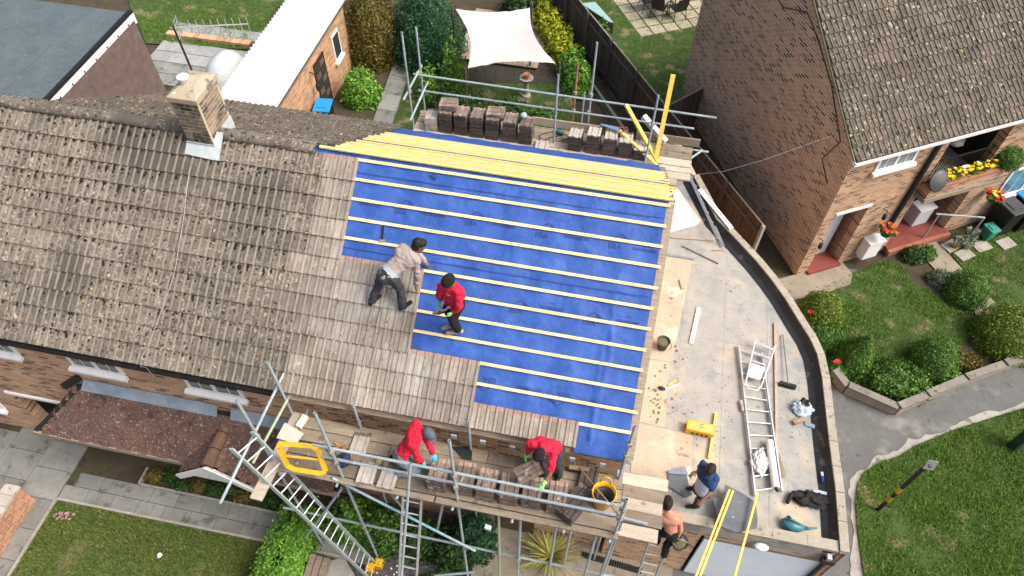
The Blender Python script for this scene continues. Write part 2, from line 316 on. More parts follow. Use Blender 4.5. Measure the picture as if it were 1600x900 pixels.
# printing on the membrane
def textmesh(body, size):
    cu = bpy.data.curves.new('t', 'FONT'); cu.body = body; cu.size = size; cu.align_x = 'CENTER'; cu.align_y = 'CENTER'; o = bpy.data.objects.new('t', cu); col.objects.link(o)
    me = bpy.data.meshes.new_from_object(o.evaluated_get(bpy.context.evaluated_depsgraph_get())); bpy.data.objects.remove(o); return me
bba = textmesh('BBA', .125); bba.materials.append(INK)
def flatmesh(name, polys, mat):
    m = MB()
    for p in polys: m.quad(*[Vector((x, y, 0)) for x, y in p])
    return m.mesh(name, mat)
chev = flatmesh('roof_mark', [[(-.13, 0), (-.105, 0), (.01, .062), (0, .08)], [(0, .08), (.01, .062), (.11, .01), (.13, .01)], [(.02, .02), (.045, .04), (.15, -.02), (.12, -.02)]], INK)
# dashed maker's line, too small in the photo to read
rng = random.Random(3); dash = []
xx = -.2
while xx < .2:
    wd = rng.uniform(.008, .018); dash.append([(xx, -.022), (xx+wd, -.022), (xx+wd, .022), (xx, .022)]); xx += wd+.011
dash += [[(-.04, .06), (.0, .085), (.0, .1), (-.05, .065)], [(.0, .085), (.05, .055), (.06, .06), (.0, .1)]]
dmesh = flatmesh('maker_line', dash, INK)
def stamp(mesh, px, py, rot=0, sx=1):
    p = atrf(px, py, .0); n = Vector((0, -SA, CA)); x = Vector((1, 0, 0)); y = Vector((0, CA, SA)); c, s_ = math.cos(rot), math.sin(rot); s0 = -p.y/CA
    k = 2 if s0 < 1.56 else (1 if s0 < 2.86 else 0); me = mesh.copy(); off = wloc(memb[k])
    for v in me.vertices:
        q = p + (x*c+y*s_)*v.co.x + (y*c-x*s_)*v.co.y; sv = -q.y/CA; v.co = q + n*(-.012+.004*k+memdisp(q.x, sv, .009, k*5.)+.006) - off
    o = bpy.data.objects.new('print', me); col.objects.link(o); o.parent = memb[k]; o['kind'] = 'stuff'
for px, py in ((625, 331), (735.5, 349.5), (846, 367.5), (960.5, 385)):
    stamp(bba, px, py); stamp(chev, px+10, py-12)
for px, py in ((578, 320), (677, 336), (788, 353.5), (900, 372), (1008, 391)): stamp(dmesh, px, py)
for px, py in ((805, 486), (920, 505), (693, 467)): stamp(bba, px, py); stamp(chev, px+8, py-10)
for px, py in ((862, 482), (980, 503)): stamp(dmesh, px, py)
for px, py in ((765, 594), (881, 617.5)): stamp(bba, px, py, math.pi); stamp(chev, px-10, py+10, math.pi)
for px, py in ((826, 608), (942, 632)): stamp(dmesh, px, py, math.pi)
# small fastener scraps and a loose lap corner
MB().slab([atrf(671, 274, .02), atrf(678, 270, .05), atrf(685, 277, .03), atrf(681, 281, .015)], .002).build('lap_corner', MEM, memb[2])
# ------------------------------------------------------------ roof tiles
def tilemesh(name, mats, head):
    m = MB(); P = []
    for h in (0, TW/2): P += [(h+.0, -.010), (h+.005, 0), (h+.090, 0), (h+.100, .022), (h+.141, .022)]
    P.append((TW-.002, -.012)); L = .415; n = len(P)
    rows = [0, L] if not head else [0, L-.075, L]; 
    def zz(y): return .052-.040*y/L
    V = [(x, y, z+zz(y)) for y in rows for x, z in P]; V += [(x, .0, z+zz(0)-.03) for x, z in P]
    F = [(r*n+i, r*n+i+1, (r+1)*n+i+1, (r+1)*n+i) for r in range(len(rows)-1) for i in range(n-1)]; k = len(F); q = len(rows)*n
    F += [(q+i, q+i+1, i+1, i) for i in range(n-1)]; F += [(q, 0, (len(rows)-1)*n), (q+n-1, (len(rows)-1)*n+n-1, n-1)]
    m.add(V, F)
    m.mi = [0]*len(F)
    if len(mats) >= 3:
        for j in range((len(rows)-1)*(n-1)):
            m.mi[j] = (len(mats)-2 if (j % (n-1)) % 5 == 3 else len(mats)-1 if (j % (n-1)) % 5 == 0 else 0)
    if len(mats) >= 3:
        for j in range(k, k+n-1): m.mi[j] = len(mats)-1  # tails take the dark channel colour, painting the shadow line of each course
    if head:
        for j in range(n-1, 2*(n-1)): m.mi[j] = 1
    return m, m.mesh(name, mats)
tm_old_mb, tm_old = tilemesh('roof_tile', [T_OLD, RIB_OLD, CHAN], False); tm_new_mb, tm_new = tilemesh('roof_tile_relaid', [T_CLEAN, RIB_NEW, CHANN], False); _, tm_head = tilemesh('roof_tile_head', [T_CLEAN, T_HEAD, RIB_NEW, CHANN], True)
def joined(name, mb, mats4, mats, parent, label=None):
    # many copies of one tile as a single mesh with a per-tile tint
    vb = np.array([tuple(v) for v in mb.v]); nv = len(vb); V = []; F = []; tint = []
    for k, M4 in enumerate(mats4):
        R = np.array([list(r) for r in M4]); V.append(vb @ R[:3, :3].T + R[:3, 3] - np.array(wloc(parent))); F += [tuple(i+k*nv for i in f) for f in mb.f]; tint += [RN()]*nv
    me = bpy.data.meshes.new(name); me.from_pydata(np.concatenate(V).tolist(), [], F)
    for m in mats: me.materials.append(m)
    if len(mats) > 1: me.polygons.foreach_set('material_index', mb.mi*len(mats4))
    me.attributes.new('tint', 'FLOAT', 'POINT').data.foreach_set('value', tint)
    o = bpy.data.objects.new(name, me); col.objects.link(o); o.parent = parent; o['kind'] = 'stuff'
    if label: o['label'] = label
    return o
UP = Vector((0, CA, SA)); NRM = Vector((0, -SA, CA)); EX = Vector((1, 0, 0))
cells = []
for i in range(12):
    x = STEPX[i]
    while x > XL: x -= TW; cells.append((x, i))
cells.sort(key=lambda c: -c[0]); far = []
for k, (x, i) in enumerate(cells):
    st = S0 + i*G + .385; o = rf(x, st, 0); r = U(-.006, .006); ex = (EX + UP*r).normalized(); up = NRM.cross(ex); M4 = frame(o + NRM*U(-.003, .004), ex, up, NRM)
    old = x < -6.15 + .35*noise.noise(Vector((i*.9, 3, 1))) or (x < -5.2 and RN() < .0)
    if x < -7.1 and not old: old = True
    exposed = (i == 0 and x > -6.2) or (i == 5 and x >= -5.34) or (i == 9 and x >= -3.87) or (i == 11 and x >= -2.66)
    if k < 300: inst('roof_tile', tm_head if exposed else (tm_old if old else tm_new), house, M4)
    else: far.append(M4)
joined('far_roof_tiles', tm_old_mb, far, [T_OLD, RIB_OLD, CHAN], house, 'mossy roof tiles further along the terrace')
# rear slope of the neighbour, tiles seen at a shallow angle
UPb = Vector((0, -CA, SA)); NRb = Vector((0, SA, CA)); EXb = Vector((-1, 0, 0)); back = []
for i in range(13):
    x = -5.98
    while x > XL:
        back.append(frame(rb(x, S0+i*G+.385, 0)+NRb*U(-.003, .004), EXb, UPb, NRb)); x -= TW
        if x < -11.6 and i*G+S0 > .4: break
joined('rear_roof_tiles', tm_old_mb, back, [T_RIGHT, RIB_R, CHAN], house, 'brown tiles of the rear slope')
# ridge tiles (half round)
rm = MB(); n = 8
for y in (0, .44):
    for r in (.125, .108): rm.v += [Vector((y, r*math.cos(math.pi*k/n), r*.85*math.sin(math.pi*k/n))) for k in range(n+1)]
q = n+1
rm.f = [(k, k+1, 2*q+k+1, 2*q+k) for k in range(n)] + [(k, q+k, q+k+1, k+1) for k in range(n)] + [(2*q+k, 2*q+k+1, 3*q+k+1, 3*q+k) for k in range(n)]; rm.mi = [0]*len(rm.f)
rmesh = rm.mesh('ridge_tile', [T_OLD]); x = -6.55
while x > XL:
    inst('ridge_tile', rmesh, house, Matrix.Translation((x, U(-.01, .01), RZ-.005)) @ Matrix.Rotation(U(-.02, .02), 4, 'Z')); x -= .45
MB().path([(XL, 0, RZ+.02), (-6.2, 0, RZ+.02)], .07, 6).build('ridge_bedding', CEM, house)
# moss cushions
mv = []; mf = []
for k in range(3400):
    x = U(XL+1, -6.0); s = U(.05, 4.2); 
    d = noise.noise(Vector((x*.55, s*.6, 4))) + .25*noise.noise(Vector((x*2.3, s*2.0, 8))) - (.55 if x > -7.0 else .0)*(x+7.0)/1.0*1.2
    if d < -.05 + U(-.25, .2): continue
    fr = ((x-STEPX[0]) % (TW/2))/(TW/2); x += (U(-.12, .18)-fr)*TW/2*.8
    p = rf(x, s, .05 - .04*(((s-S0-.385) % G)/G) + .0); r = U(.012, .034)*(1.25 if d > .3 else 1); n_ = 6; b0 = len(mv)
    mv.append(tuple(p+NRM*r*.55))
    for a in range(n_): q_ = r*U(.7, 1.2); mv.append(tuple(p + EX*math.cos(a*math.pi/3)*q_ + UP*math.sin(a*math.pi/3)*q_*1.3 - NRM*.012))
    mf += [(b0, b0+1+a, b0+1+(a+1) % n_) for a in range(n_)]
mm = MB(); mm.add(mv, mf); mm.build('moss', MOSS, house, 'dark moss cushions dotted over the old tiles', kind='stuff')
# gutter, fascia
MB().bb((XL, -3.36, 4.62), (0, -3.33, 4.9)).build('fascia', TIMB, house)
gp = [(-3.36+.05*math.cos(a), 4.90+.05*math.sin(a)) for a in [math.pi*(1+k/6) for k in range(7)]]
gt = MB(); N_ = len(gp); gt.add([(XL, y, z) for y, z in gp] + [(-6.1, y, z) for y, z in gp], [(i, i+1, N_+i+1, N_+i) for i in range(N_-1)]); gt.add([(XL, y-.004, z-.006) for y, z in gp] + [(-6.1, y-.004, z-.006) for y, z in gp], [(i, N_+i, N_+i+1, i+1) for i in range(N_-1)])
gt.v = [v + Vector((0, -.14, -.0)) for v in gt.v]; gt.build('gutter', GUT, house)
gt2 = MB(); gt2.add([(-6.1, y-.14, z) for y, z in gp] + [(.05, y-.14, z) for y, z in gp], [(i, i+1, N_+i+1, N_+i) for i in range(N_-1)]); gt2.build('gutter', TIMB, house)
for k in range(6): MB().box((-2.9+k*.5, -3.6, 4.78), (.09, .03, .11)).build('gutter_bracket', STEEL, house)
gb = MB(); gb.add([(-6.1, y*-1+.14, z) for y, z in gp] + [(.05, y*-1+.14, z) for y, z in gp], [(i, i+1, N_+i+1, N_+i) for i in range(N_-1)]); gb.build('gutter', GUT, house)
# windows
def window(parent, x0, x1, z0, z1, y, panes, glass=GLASS, local=False):
    f = MB(); t = .07; f.bb((x0, y-.03, z0), (x1, y+.05, z0+t)); f.bb((x0, y-.03, z1-t), (x1, y+.05, z1)); f.bb((x0, y-.028, z0+t), (x0+t, y+.05, z1-t)); f.bb((x1-t, y-.028, z0+t), (x1, y+.05, z1-t))
    for k in range(1, panes): xm = x0+(x1-x0)*k/panes; f.bb((xm-.035, y-.026, z0+t), (xm+.035, y+.05, z1-t))
    wd = f.build('window', WHITE, parent, local=local)
    for k in range(panes):
        a = x0+(x1-x0)*k/panes; c = x0+(x1-x0)*(k+1)/panes; MB().bb((a+.04, y-.008, z0+t), (c-.04, y+.02, z1-t)).build('pane', glass, wd, local=local)
        MB().bb(((a+c)/2-.008, y-.012, z0+t), ((a+c)/2+.008, y-.0085, z1-t)).build('glazing_bar', WHITE, wd, local=local)
    s_ = MB(); s_.add([(x0-.06, y-.03, z0+.03), (x1+.06, y-.03, z0+.03), (x1+.06, y-.12, z0-.0), (x0-.06, y-.12, z0-.0), (x0-.06, y-.03, z0-.06), (x1+.06, y-.03, z0-.06), (x1+.06, y-.12, z0-.07), (x0-.06, y-.12, z0-.07)], [(0, 3, 2, 1), (4, 5, 6, 7), (3, 7, 6, 2), (0, 4, 7, 3), (1, 2, 6, 5), (0, 1, 5, 4)])
    s_.build('sill', WHITE, wd, local=local); return wd
for x0, x1 in ((-12.75, -11.62), (-10.5, -9.42), (-8.12, -7.0)): window(house, x0, x1, 3.98, 4.84, -3.26, 2)
window(house, -14.9, -13.75, 1.0, 2.1, -3.26, 2)
# ------------------------------------------------------------ canopy over the front doors
can = MB(); CW = .165; CG = .105
def canpt(x, t, o=0): # t along slope 0 top..1 bottom
    z = 3.42-1.02*t+o*.7; return Vector((x, -3.27-.82*t-o*.7, z))
for lo, hi in ((-11.55, -5.3),):
    nrow = 12
    for r in range(nrow):
        t0 = .13+r*.87/nrow; t1 = t0+.87/nrow+.03
        xa = lo + (0 if lo > -9 else .95*(1-t1)); x = xa + (.08 if r % 2 else 0)
        while x < hi-.04:
            e = min(x+CW-.006, hi)
            can.add([canpt(x, t0, .0), canpt(e, t0, .0), canpt(e, t1, .032+.006*math.sin(x*91+r)), canpt(x, t1, .032+.006*math.sin(x*91+r)), canpt(e, t1, .004), canpt(x, t1, .004)], [(0, 3, 2, 1), (3, 5, 4, 2), (0, 5, 3), (1, 2, 4)]); x += CW
canopy = can.build('canopy_tiles', T_LEFT_CANOPY, house, 'purple-brown canopy tiles speckled with pale lichen', kind='stuff')
MB().slab([canpt(-11.7, 1.0, -.02), canpt(-5.2, 1.0, -.02), canpt(-5.2, .1, -.02), canpt(-10.75, .1, -.02)], .05).build('canopy_deck', DARKW, house)
MB().bb((-11.7, -4.14, 2.26), (-5.2, -4.08, 2.4)).build('canopy_fascia', TIMB, house)
MB().slab([canpt(-10.62, .17, .03), canpt(-7.74, .17, .03), canpt(-7.74, -.02, .03), canpt(-10.55, -.02, .03)], .012).build('flashing', LEAD, house)
MB().slab([canpt(-7.46, .17, .03), canpt(-5.3, .17, .03), canpt(-5.3, -.02, .03), canpt(-7.46, -.02, .03)], .012).build('flashing', LEAD, house)
st = MB()
for k in range(9): st.bb((-10.72-k*.075, -3.285, 3.40-k*.07), (-10.62-k*.075+.0, -3.252, 3.54-k*.07))
st.build('stepped_flashing', BLACK, house)
hip = MB(); hip.slab([canpt(-11.72, 1.0, .0), canpt(-11.6, 1.0, .03), canpt(-10.58, .1, .03), canpt(-10.7, .1, 0)], .03); hip.build('hip_edge', GUT, house)
# gabled porch
def pg(x, y): return 3.08 - abs(x+7.6)*.86
pt = MB()
for sgn in (-1, 1):
    for r in range(8):
        a0 = .10+r*.085; a1 = a0+.105; y = -3.3+(.07 if r % 2 else 0)
        while y > -4.28:
            y2 = max(y-.16, -4.32)
            P = [Vector((-7.6+sgn*a0, y, pg(-7.6+a0, 0))), Vector((-7.6+sgn*a0, y2, pg(-7.6+a0, 0))), Vector((-7.6+sgn*a1, y2, pg(-7.6+a1, 0)+.025)), Vector((-7.6+sgn*a1, y, pg(-7.6+a1, 0)+.025)), Vector((-7.6+sgn*a1, y2, pg(-7.6+a1, 0))), Vector((-7.6+sgn*a1, y, pg(-7.6+a1, 0)))]
            pt.add(P, [(0, 1, 2, 3), (3, 2, 4, 5), (1, 4, 2), (0, 3, 5)]); y -= .165
pt.build('porch_tiles', T_LEFT_CANOPY, house, kind='stuff')
RIDG = simple('brown_ridge_tile', (.17, .10, .06), .85, c2=(.09, .055, .04))
for k in range(3):
    MB().tube((-7.6, -3.3-k*.345, 3.02), (-7.6, -3.63-k*.345, 3.02), .12, 12, .13).build('porch_ridge_tile', RIDG, house)
bg_ = MB()
for sgn in (-1, 1): bg_.slab([(-7.6, -4.36, 3.09), (-7.6, -4.36, 2.88), (-7.6+sgn*.80, -4.36, 2.22), (-7.6+sgn*.86, -4.36, 2.36)], .03 if sgn < 0 else -.03)
bg_.build('bargeboard', WHITE, house)
MB().slab([(-7.6, -4.33, 3.02), (-8.3, -4.33, 2.38), (-6.9, -4.33, 2.38)], .02).build('porch_gable', WHITE, house)
MB().bar((-6.95, -4.3, 2.3), (-6.95, -3.9, 1.5), .06, .06).build('porch_bracket', WHITE, house)
# wires on the old roof
WIRE = flat('grey_cable', (.35, .34, .33), .5)
MB().path([atrf(*p, .07) for p in ((297, 262), (293, 285), (287, 340), (274, 420), (262, 460), (245, 505), (232, 540), (220, 560))] + [aty(220, 573, -3.7), aty(228, 574, -3.75), aty(250, 600, -3.3)], .006, 5).build('cable', WIRE, house)
# ------------------------------------------------------------ chimney (part of the house)
cx0, cx1, cy0, cy1, cz0, cz1 = -8.42, -7.93, -.26, .46, 6.7, 8.22
MB().bb((cx0+.006, cy0+.006, cz0), (cx1-.006, cy1-.006, cz1)).build('chimney_stack', MORT, house); stack = house.children[-1]
bmesh_ = {}
def brk(dx, dy):
    k = (round(dx, 3), round(dy, 3))
    if k not in bmesh_: bmesh_[k] = MB().box((0, 0, 0), (dx, dy, .056)).mesh('brick', [CHB])
    return bmesh_[k]
z = cz0+.04; row = 0
while z < cz1-.03:
    for yy, sgn in ((cy0, 1), (cy1, -1)):
        xs = [cx0, cx0+.242, cx1] if row % 2 else [cx0, cx0+.12, cx0+.367, cx1]
        for a, c in zip(xs, xs[1:]): inst('brick', brk(c-a-.018, .05), stack, Matrix.Translation(((a+c)/2, yy+sgn*.024+U(-.003, .003), z)))
    for xx_, sgn in ((cx0, 1), (cx1, -1)):
        ys = [cy0+.052, cy0+.242, cy0+.484, cy1-.052] if row % 2 else [cy0+.052, cy0+.12, cy0+.362, cy0+.604, cy1-.052]
        for a, c in zip(ys, ys[1:]): inst('brick', brk(.05, c-a-.018), stack, Matrix.Translation((xx_+sgn*.024+U(-.003, .003), (a+c)/2, z)))
    z += .0745; row += 1
capm = MB(); capm.box(((cx0+cx1)/2, (cy0+cy1)/2, cz1+.045), (cx1-cx0+.05, cy1-cy0+.05, .08)); capm.add([(cx0-.02, cy0-.02, cz1+.09), (cx1+.02, cy0-.02, cz1+.09), (cx1+.02, cy1+.02, cz1+.09), (cx0-.02, cy1+.02, cz1+.09), (-8.28, .0, cz1+.17), (-8.06, .0, cz1+.17), (-8.06, .28, cz1+.17), (-8.28, .28, cz1+.17)], [(0, 1, 5, 4), (1, 2, 6, 5), (2, 3, 7, 6), (3, 0, 4, 7), (4, 5, 6, 7)])
capm.build('chimney_cap', CEM, house)
cw = MB(); cw.lathe([(.085, 0), (.085, .10), (.095, .10), (.095, .105)], (-8.25, .06, cz1+.16), 18); cow = cw.build('chimney_cowl', ALU, house, smooth=False)
MB().lathe([(.10, .0), (.10, .02), (.0, .04)], (-8.25, .06, cz1+.262), 18).build('cowl_lid', WHITE, house)
fl = MB(); fl.slab([rf(cx0-.03, .46, .075), rf(cx1+.05, .5, .075), rf(cx1+.05, .26, .09), rf(cx0-.03, .26, .09)], .01); fl.bb((cx0-.02, cy0-.015, 7.14), (cx1+.02, cy0-.002, 7.36)); fl.bb((cx1+.002, cy0, 7.12), (cx1+.014, cy1, 7.44)); fl.slab([rf(cx1+.0, .48, .08), rf(cx1+.13, .5, .08), rf(cx1+.13, .0, .11), rf(cx1+.0, .0, .11)], .01)
fl.build('chimney_flashing', simple('pale_lead', (.42, .52, .56), .55, c2=(.60, .62, .60), scale=9), house)
# ------------------------------------------------------------ television aerial on the chimney
an = thing('television_aerial', 'silver television aerial with long row of rods on a dark mast by the chimney', 'aerial', (-8.3, .47, 7.4))
m0 = Vector((-8.36, .5, 7.5)); m1 = Vector((-8.38, .48, 9.15)); MB().tube(m0, m1, .018).build('mast', GUT, an)
d = Vector((.955, .30, 0)).normalized(); p = Vector((0, 0, 1)); a0 = m1-d*.06+Vector((0, 0, -.03)); a1 = a0+d*1.25
MB().tube(a0, a1, .012).build('boom', ALU, an)
for k in range(9): c = a0+d*(.32+k*.115); MB().tube(c-p*.12, c+p*.12, .007, 5).build('rod', ALU, an)
rf_ = MB(); c = a0+d*.12
for s_ in (-.14, -.07, .07, .14): rf_.tube(c+p*s_-d.cross(p)*.1, c+p*s_+d.cross(p)*.1, .006, 4)
rf_.tube(c-p*.16-d.cross(p)*.1, c+p*.16-d.cross(p)*.1, .007, 4); rf_.tube(c-p*.16+d.cross(p)*.1, c+p*.16+d.cross(p)*.1, .007, 4); rf_.build('reflector', ALU, an)
# ------------------------------------------------------------ rear dormer (part of the house)
dz = 7.12; dx = -11.75; dy1 = 3.55
MB().bb((-16.5, .35, dz-.2), (dx-.02, dy1, dz)).build('dormer_roof', FELT, house)
MB().bb((-16.5, .35, dz), (dx-.1, .42, dz+.06)).build('dormer_flashing', LEAD, house)
MB().slab([(-13.9, -.12, RZ+.10), (-12.05, -.12, RZ+.10), (-12.05, .4, dz+.07), (-13.9, .4, dz+.07)], .015).build('dormer_flashing', LEAD, house)
for k in range(3): MB().bb((-12.75-k*.95, .5, dz+.0), (-12.72-k*.95, dy1-.03, dz+.006)).build('felt_lap', FELT, house)
MB().bb((dx-.06, .45, dz-.02), (dx+.02, dy1+.03, dz+.05)).build('felt_edge', BLACK, house)
MB().bb((dx+.005, .42, dz-.24), (dx+.035, dy1+.02, dz-.022)).build('dormer_fascia', WHITE, house)
for k in range(7): MB().box((dx+.04, .75+k*.42, dz-.12), (.012, .035, .035)).build('screw_cap', GUT, house)
ck = MB(); ck.slab([(dx-.01, .4, dz-.15), (dx-.01, dy1-.05, RZ-(dy1-.05)/CA*SA-.1), (dx-.01, dy1-.05, dz-.15)], -.05); ck.build('dormer_cheek', T_HUNG, house)
ht = MB(); r = 0; z = dz-.30
while z > 4.85:
    y = .5 + (.0825 if r % 2 else 0)
    while y < dy1-.05:
        y2 = min(y+.157, dy1-.03)
        if RZ - (y+.06)/CA*SA < z: ht.add([(dx, y, z+.1), (dx, y2, z+.1), (dx+.036, y2, z+.015), (dx+.04, (y+y2)/2, z-.008), (dx+.036, y, z+.015), (dx+.008, y, z+.015), (dx+.008, y2, z+.015), (dx+.008, (y+y2)/2, z-.005)], [(0, 4, 3, 2, 1), (4, 5, 7, 3), (3, 7, 6, 2), (0, 5, 4), (1, 2, 6)])
        y += .165
    z -= .1; r += 1
htile = ht.build('hung_tiles', T_HUNG, house, kind='stuff'); 
me = htile.data; tv = []; nv = len(me.vertices)
for k in range(nv//8): tv += [RN()]*8
me.attributes.new('tint', 'FLOAT', 'POINT').data.foreach_set('value', tv)
MB().bb((-16.5, dy1-.08, 5.0), (dx, dy1-.02, dz-.2)).build('dormer_front', WHITE, house)
# ------------------------------------------------------------ ground, paths, lawns
SOIL = spotted('garden_soil', [(.3, (.045, .034, .022)), (.7, (.09, .07, .045))], [((.05, .07, .02), 3, .55, .65), ((.17, .14, .10), 18, .66, .72)], .95)
ASPH = spotted('worn_asphalt', [(.3, (.115, .12, .12)), (.7, (.165, .17, .165))], [((.22, .215, .20), 1.3, .56, .7), ((.25, .24, .22), 30, .66, .73), ((.07, .07, .07), 5, .66, .72)], .92)
CONC = spotted('pale_concrete', [(.3, (.30, .285, .25)), (.7, (.42, .40, .36))], [((.2, .19, .16), 4, .6, .7), ((.5, .48, .44), 15, .66, .73)], .92)
CONC2 = spotted('tan_concrete', [(.3, (.26, .225, .17)), (.7, (.36, .32, .25))], [((.15, .13, .09), 5, .6, .7)], .92)
SLABM = spotted('grey_paving_slab', [(.3, (.19, .20, .185)), (.7, (.30, .305, .285))], [((.10, .11, .09), 3, .56, .68), ((.31, .31, .29), 22, .66, .74)], .92, .3, .16)
SLABW = spotted('cream_paving_slab', [(.3, (.36, .32, .23)), (.7, (.50, .45, .34))], [((.2, .18, .12), 5, .6, .7)], .92, .3, .12)
SLABP = spotted('pale_patio_slab', [(.3, (.28, .30, .30)), (.7, (.40, .42, .41))], [((.18, .18, .16), 6, .62, .7)], .92, .3, .1)
LAWN = spotted('lawn_turf', [(.3, (.04, .075, .014)), (.5, (.06, .11, .02)), (.72, (.095, .15, .035))], [((.23, .19, .105), 1.5, .56, .67), ((.10, .15, .035), 9, .62, .72), ((.02, .03, .008), 14, .62, .7)], .95, .8, bd=.05)
def sheet(name, pts, z, mat, zt=None):
    m = MB(); n = len(pts); a = sum(pts[i][0]*pts[(i+1) % n][1]-pts[(i+1) % n][0]*pts[i][1] for i in range(n)); P = list(pts) if a > 0 else list(pts)[::-1]
    m.quad(*[Vector((p[0], p[1], z)) for p in P]); o = m.build(name, mat); return struct(o)
def pp(*px, z=0): return [tuple(at(x, y, z))[:2] for x, y in px]
sheet('ground', [(-300, -300), (300, -300), (300, 400), (-300, 400)], -.05, SOIL)
sheet('footpath', [(-1.2, -30), (60, -30), (60, 6.0), (5.2, 6.0), (4.0, 5.0), (-1.2, -3.2)], -.03, ASPH)
VERGE = pp((1352, 1000), (1350, 900), (1340, 830), (1337, 790), (1339, 760), (1350, 738), (1376, 722), (1404, 713), (1428, 698), (1446, 690), (1490, 672), (1540, 656), (1620, 632), (1900, 560), (2000, 1000))
sheet('grass_verge', VERGE, .02, LAWN)
ve = [Vector((*p, 0)) for p in VERGE[:14]]; vo = offset_poly([(p.x, p.y) for p in ve], .20)
m = MB()
for i in range(len(ve)-1):
    
    for q in range(6):
        u0, u1 = q/6, (q+1)/6
        def ed(u):
            a_ = ve[i].lerp(ve[i+1], u); o_ = vo[i].lerp(vo[i+1], u); k_ = .75+1.1*noise.noise(Vector((a_.x*1.3, a_.y*1.3, 4)))+.5*noise.noise(Vector((a_.x*5, a_.y*5, 9))); return Vector((a_.x, a_.y, -.018)), Vector((a_.x+(o_.x-a_.x)*max(.1, k_), a_.y+(o_.y-a_.y)*max(.1, k_), -.018))
        A0, B0 = ed(u0); A1, B1 = ed(u1); m.quad(A0, A1, B1, B0)
struct(m.build('worn_concrete_edge', spotted('bleached_concrete', [(.3, (.30, .29, .26)), (.7, (.46, .45, .42))], [((.16, .16, .15), 3, .58, .66)], .92)))
sheet('soil_bed', pp((1245, 460), (1340, 425), (1420, 380), (1640, 320), (1640, 555), (1505, 598), (1395, 640), (1308, 603), (1290, 545)), -.01, SOIL)
LG1 = pp((1262, 462), (1338, 424), (1385, 408), (1410, 415), (1425, 440), (1470, 465), (1480, 480), (1540, 500), (1500, 540), (1475, 540), (1450, 560), (1400, 575), (1350, 585), (1320, 520), (1290, 480))
sheet('front_lawn', LG1, .015, LAWN)
LG2 = pp((1478, 386), (1545, 362), (1640, 330), (1640, 520), (1590, 505), (1545, 478), (1520, 440))
sheet('front_lawn', LG2, .015, LAWN)
sheet('concrete_path', pp((1420, 378), (1452, 368), (1562, 482), (1532, 500)), .03, CONC2)
sheet('concrete_landing', pp((1205, 440), (1262, 424), (1311, 405), (1332, 430), (1328, 445), (1300, 455), (1240, 470)), .03, CONC2)
# low garden wall by the path
wl = [at(*p) for p in ((1297, 588), (1318, 612), (1396, 645), (1440, 626), (1500, 600), (1560, 578), (1640, 552))]
WCAP = spotted('grey_wall_coping', [(.3, (.20, .19, .165)), (.7, (.30, .285, .25))], [((.12, .12, .09), 5, .58, .68)], .95, .3, .15)
gw = thing('garden_wall', 'low stone-capped garden wall curving round the topiary bed', 'wall', tuple(wl[2]))
for i in range(len(wl)-1):
    a, c = wl[i], wl[i+1]; MB().bar(a+Vector((0, 0, .14)), c+Vector((0, 0, .14)), .14, .28).build('wall_course', CONC2, gw); L = (c-a).length; k = max(1, round(L/.85))
    for j in range(k): MB().bar(a.lerp(c, j/k+.01)+Vector((0, 0, .345)), a.lerp(c, (j+1)/k-.01)+Vector((0, 0, .30)), .19, .05).build('coping_stone', WCAP, gw)
# front-left paving and lawn
LF = [(-12.08, -4.72), (-7.3, -4.66), (-6.55, -4.70), (-6.6, -9), (-12.2, -9)]
sheet('front_lawn', LF, .015, LAWN)
pav = struct(bpy.data.objects.new('paving', None)); col.objects.link(pav)
for a, c in (((-12.12, -9), (-12.08, -4.69)), ((-12.08, -4.69), (-5.4, -4.62)), ((-10.4, -4.0), (-7.0, -4.0)), ((-10.45, -4.0), (-10.45, -3.6))):
    MB().bar((*a, .02), (*c, .02), .05, .12).build('edging', CONC, pav)
x = -12.9
def slab_(x0, y0, x1, y1, mat, par, z=.0):
    MB().slab([Vector((x0+.006, y0+.006, z+U(0, .006))), Vector((x1-.006, y0+.006, z+U(0, .006))), Vector((x1-.006, y1-.006, z+U(0, .006))), Vector((x0+.006, y1-.006, z+U(0, .006)))], .04).build('paving_slab', mat, par)
for i in range(4):
    for j in range(9): y = -9.2+j*.68 - (.0 if i % 2 else .3); slab_(-12.13-(i+1)*.9, y, -12.13-i*.9, y+.68, SLABM, pav)
for j in range(2):
    for i in range(12): x = -12.1+i*.62+(.18 if j else 0); slab_(x, -4.66+j*.33, x+.62, -4.33+j*.33, SLABM, pav)
sheet('path_base', [(-16, -10), (-5.0, -10), (-5.0, -3.2), (-16, -3.2)], -.04, SOIL)
sheet('forecourt', [(-2.6, -12), (1.6, -12), (1.6, -3.2), (-2.6, -3.2)], -.015, CONC2)
sheet('slate_chippings', [(-5.2, -12), (-2.6, -12), (-2.6, -3.2), (-5.2, -3.2)], -.02, spotted('purple_slate_chippings', [(.3, (.06, .055, .065)), (.7, (.13, .12, .14))], [((.22, .2, .22), 26, .58, .66), ((.02, .02, .02), 20, .6, .66)], .9, .9, bd=.04))
sheet('concrete_path', [(-5.75, -12), (-4.9, -12), (-4.9, -5.0), (-5.35, -4.6), (-5.75, -4.8)], -.005, CONC)
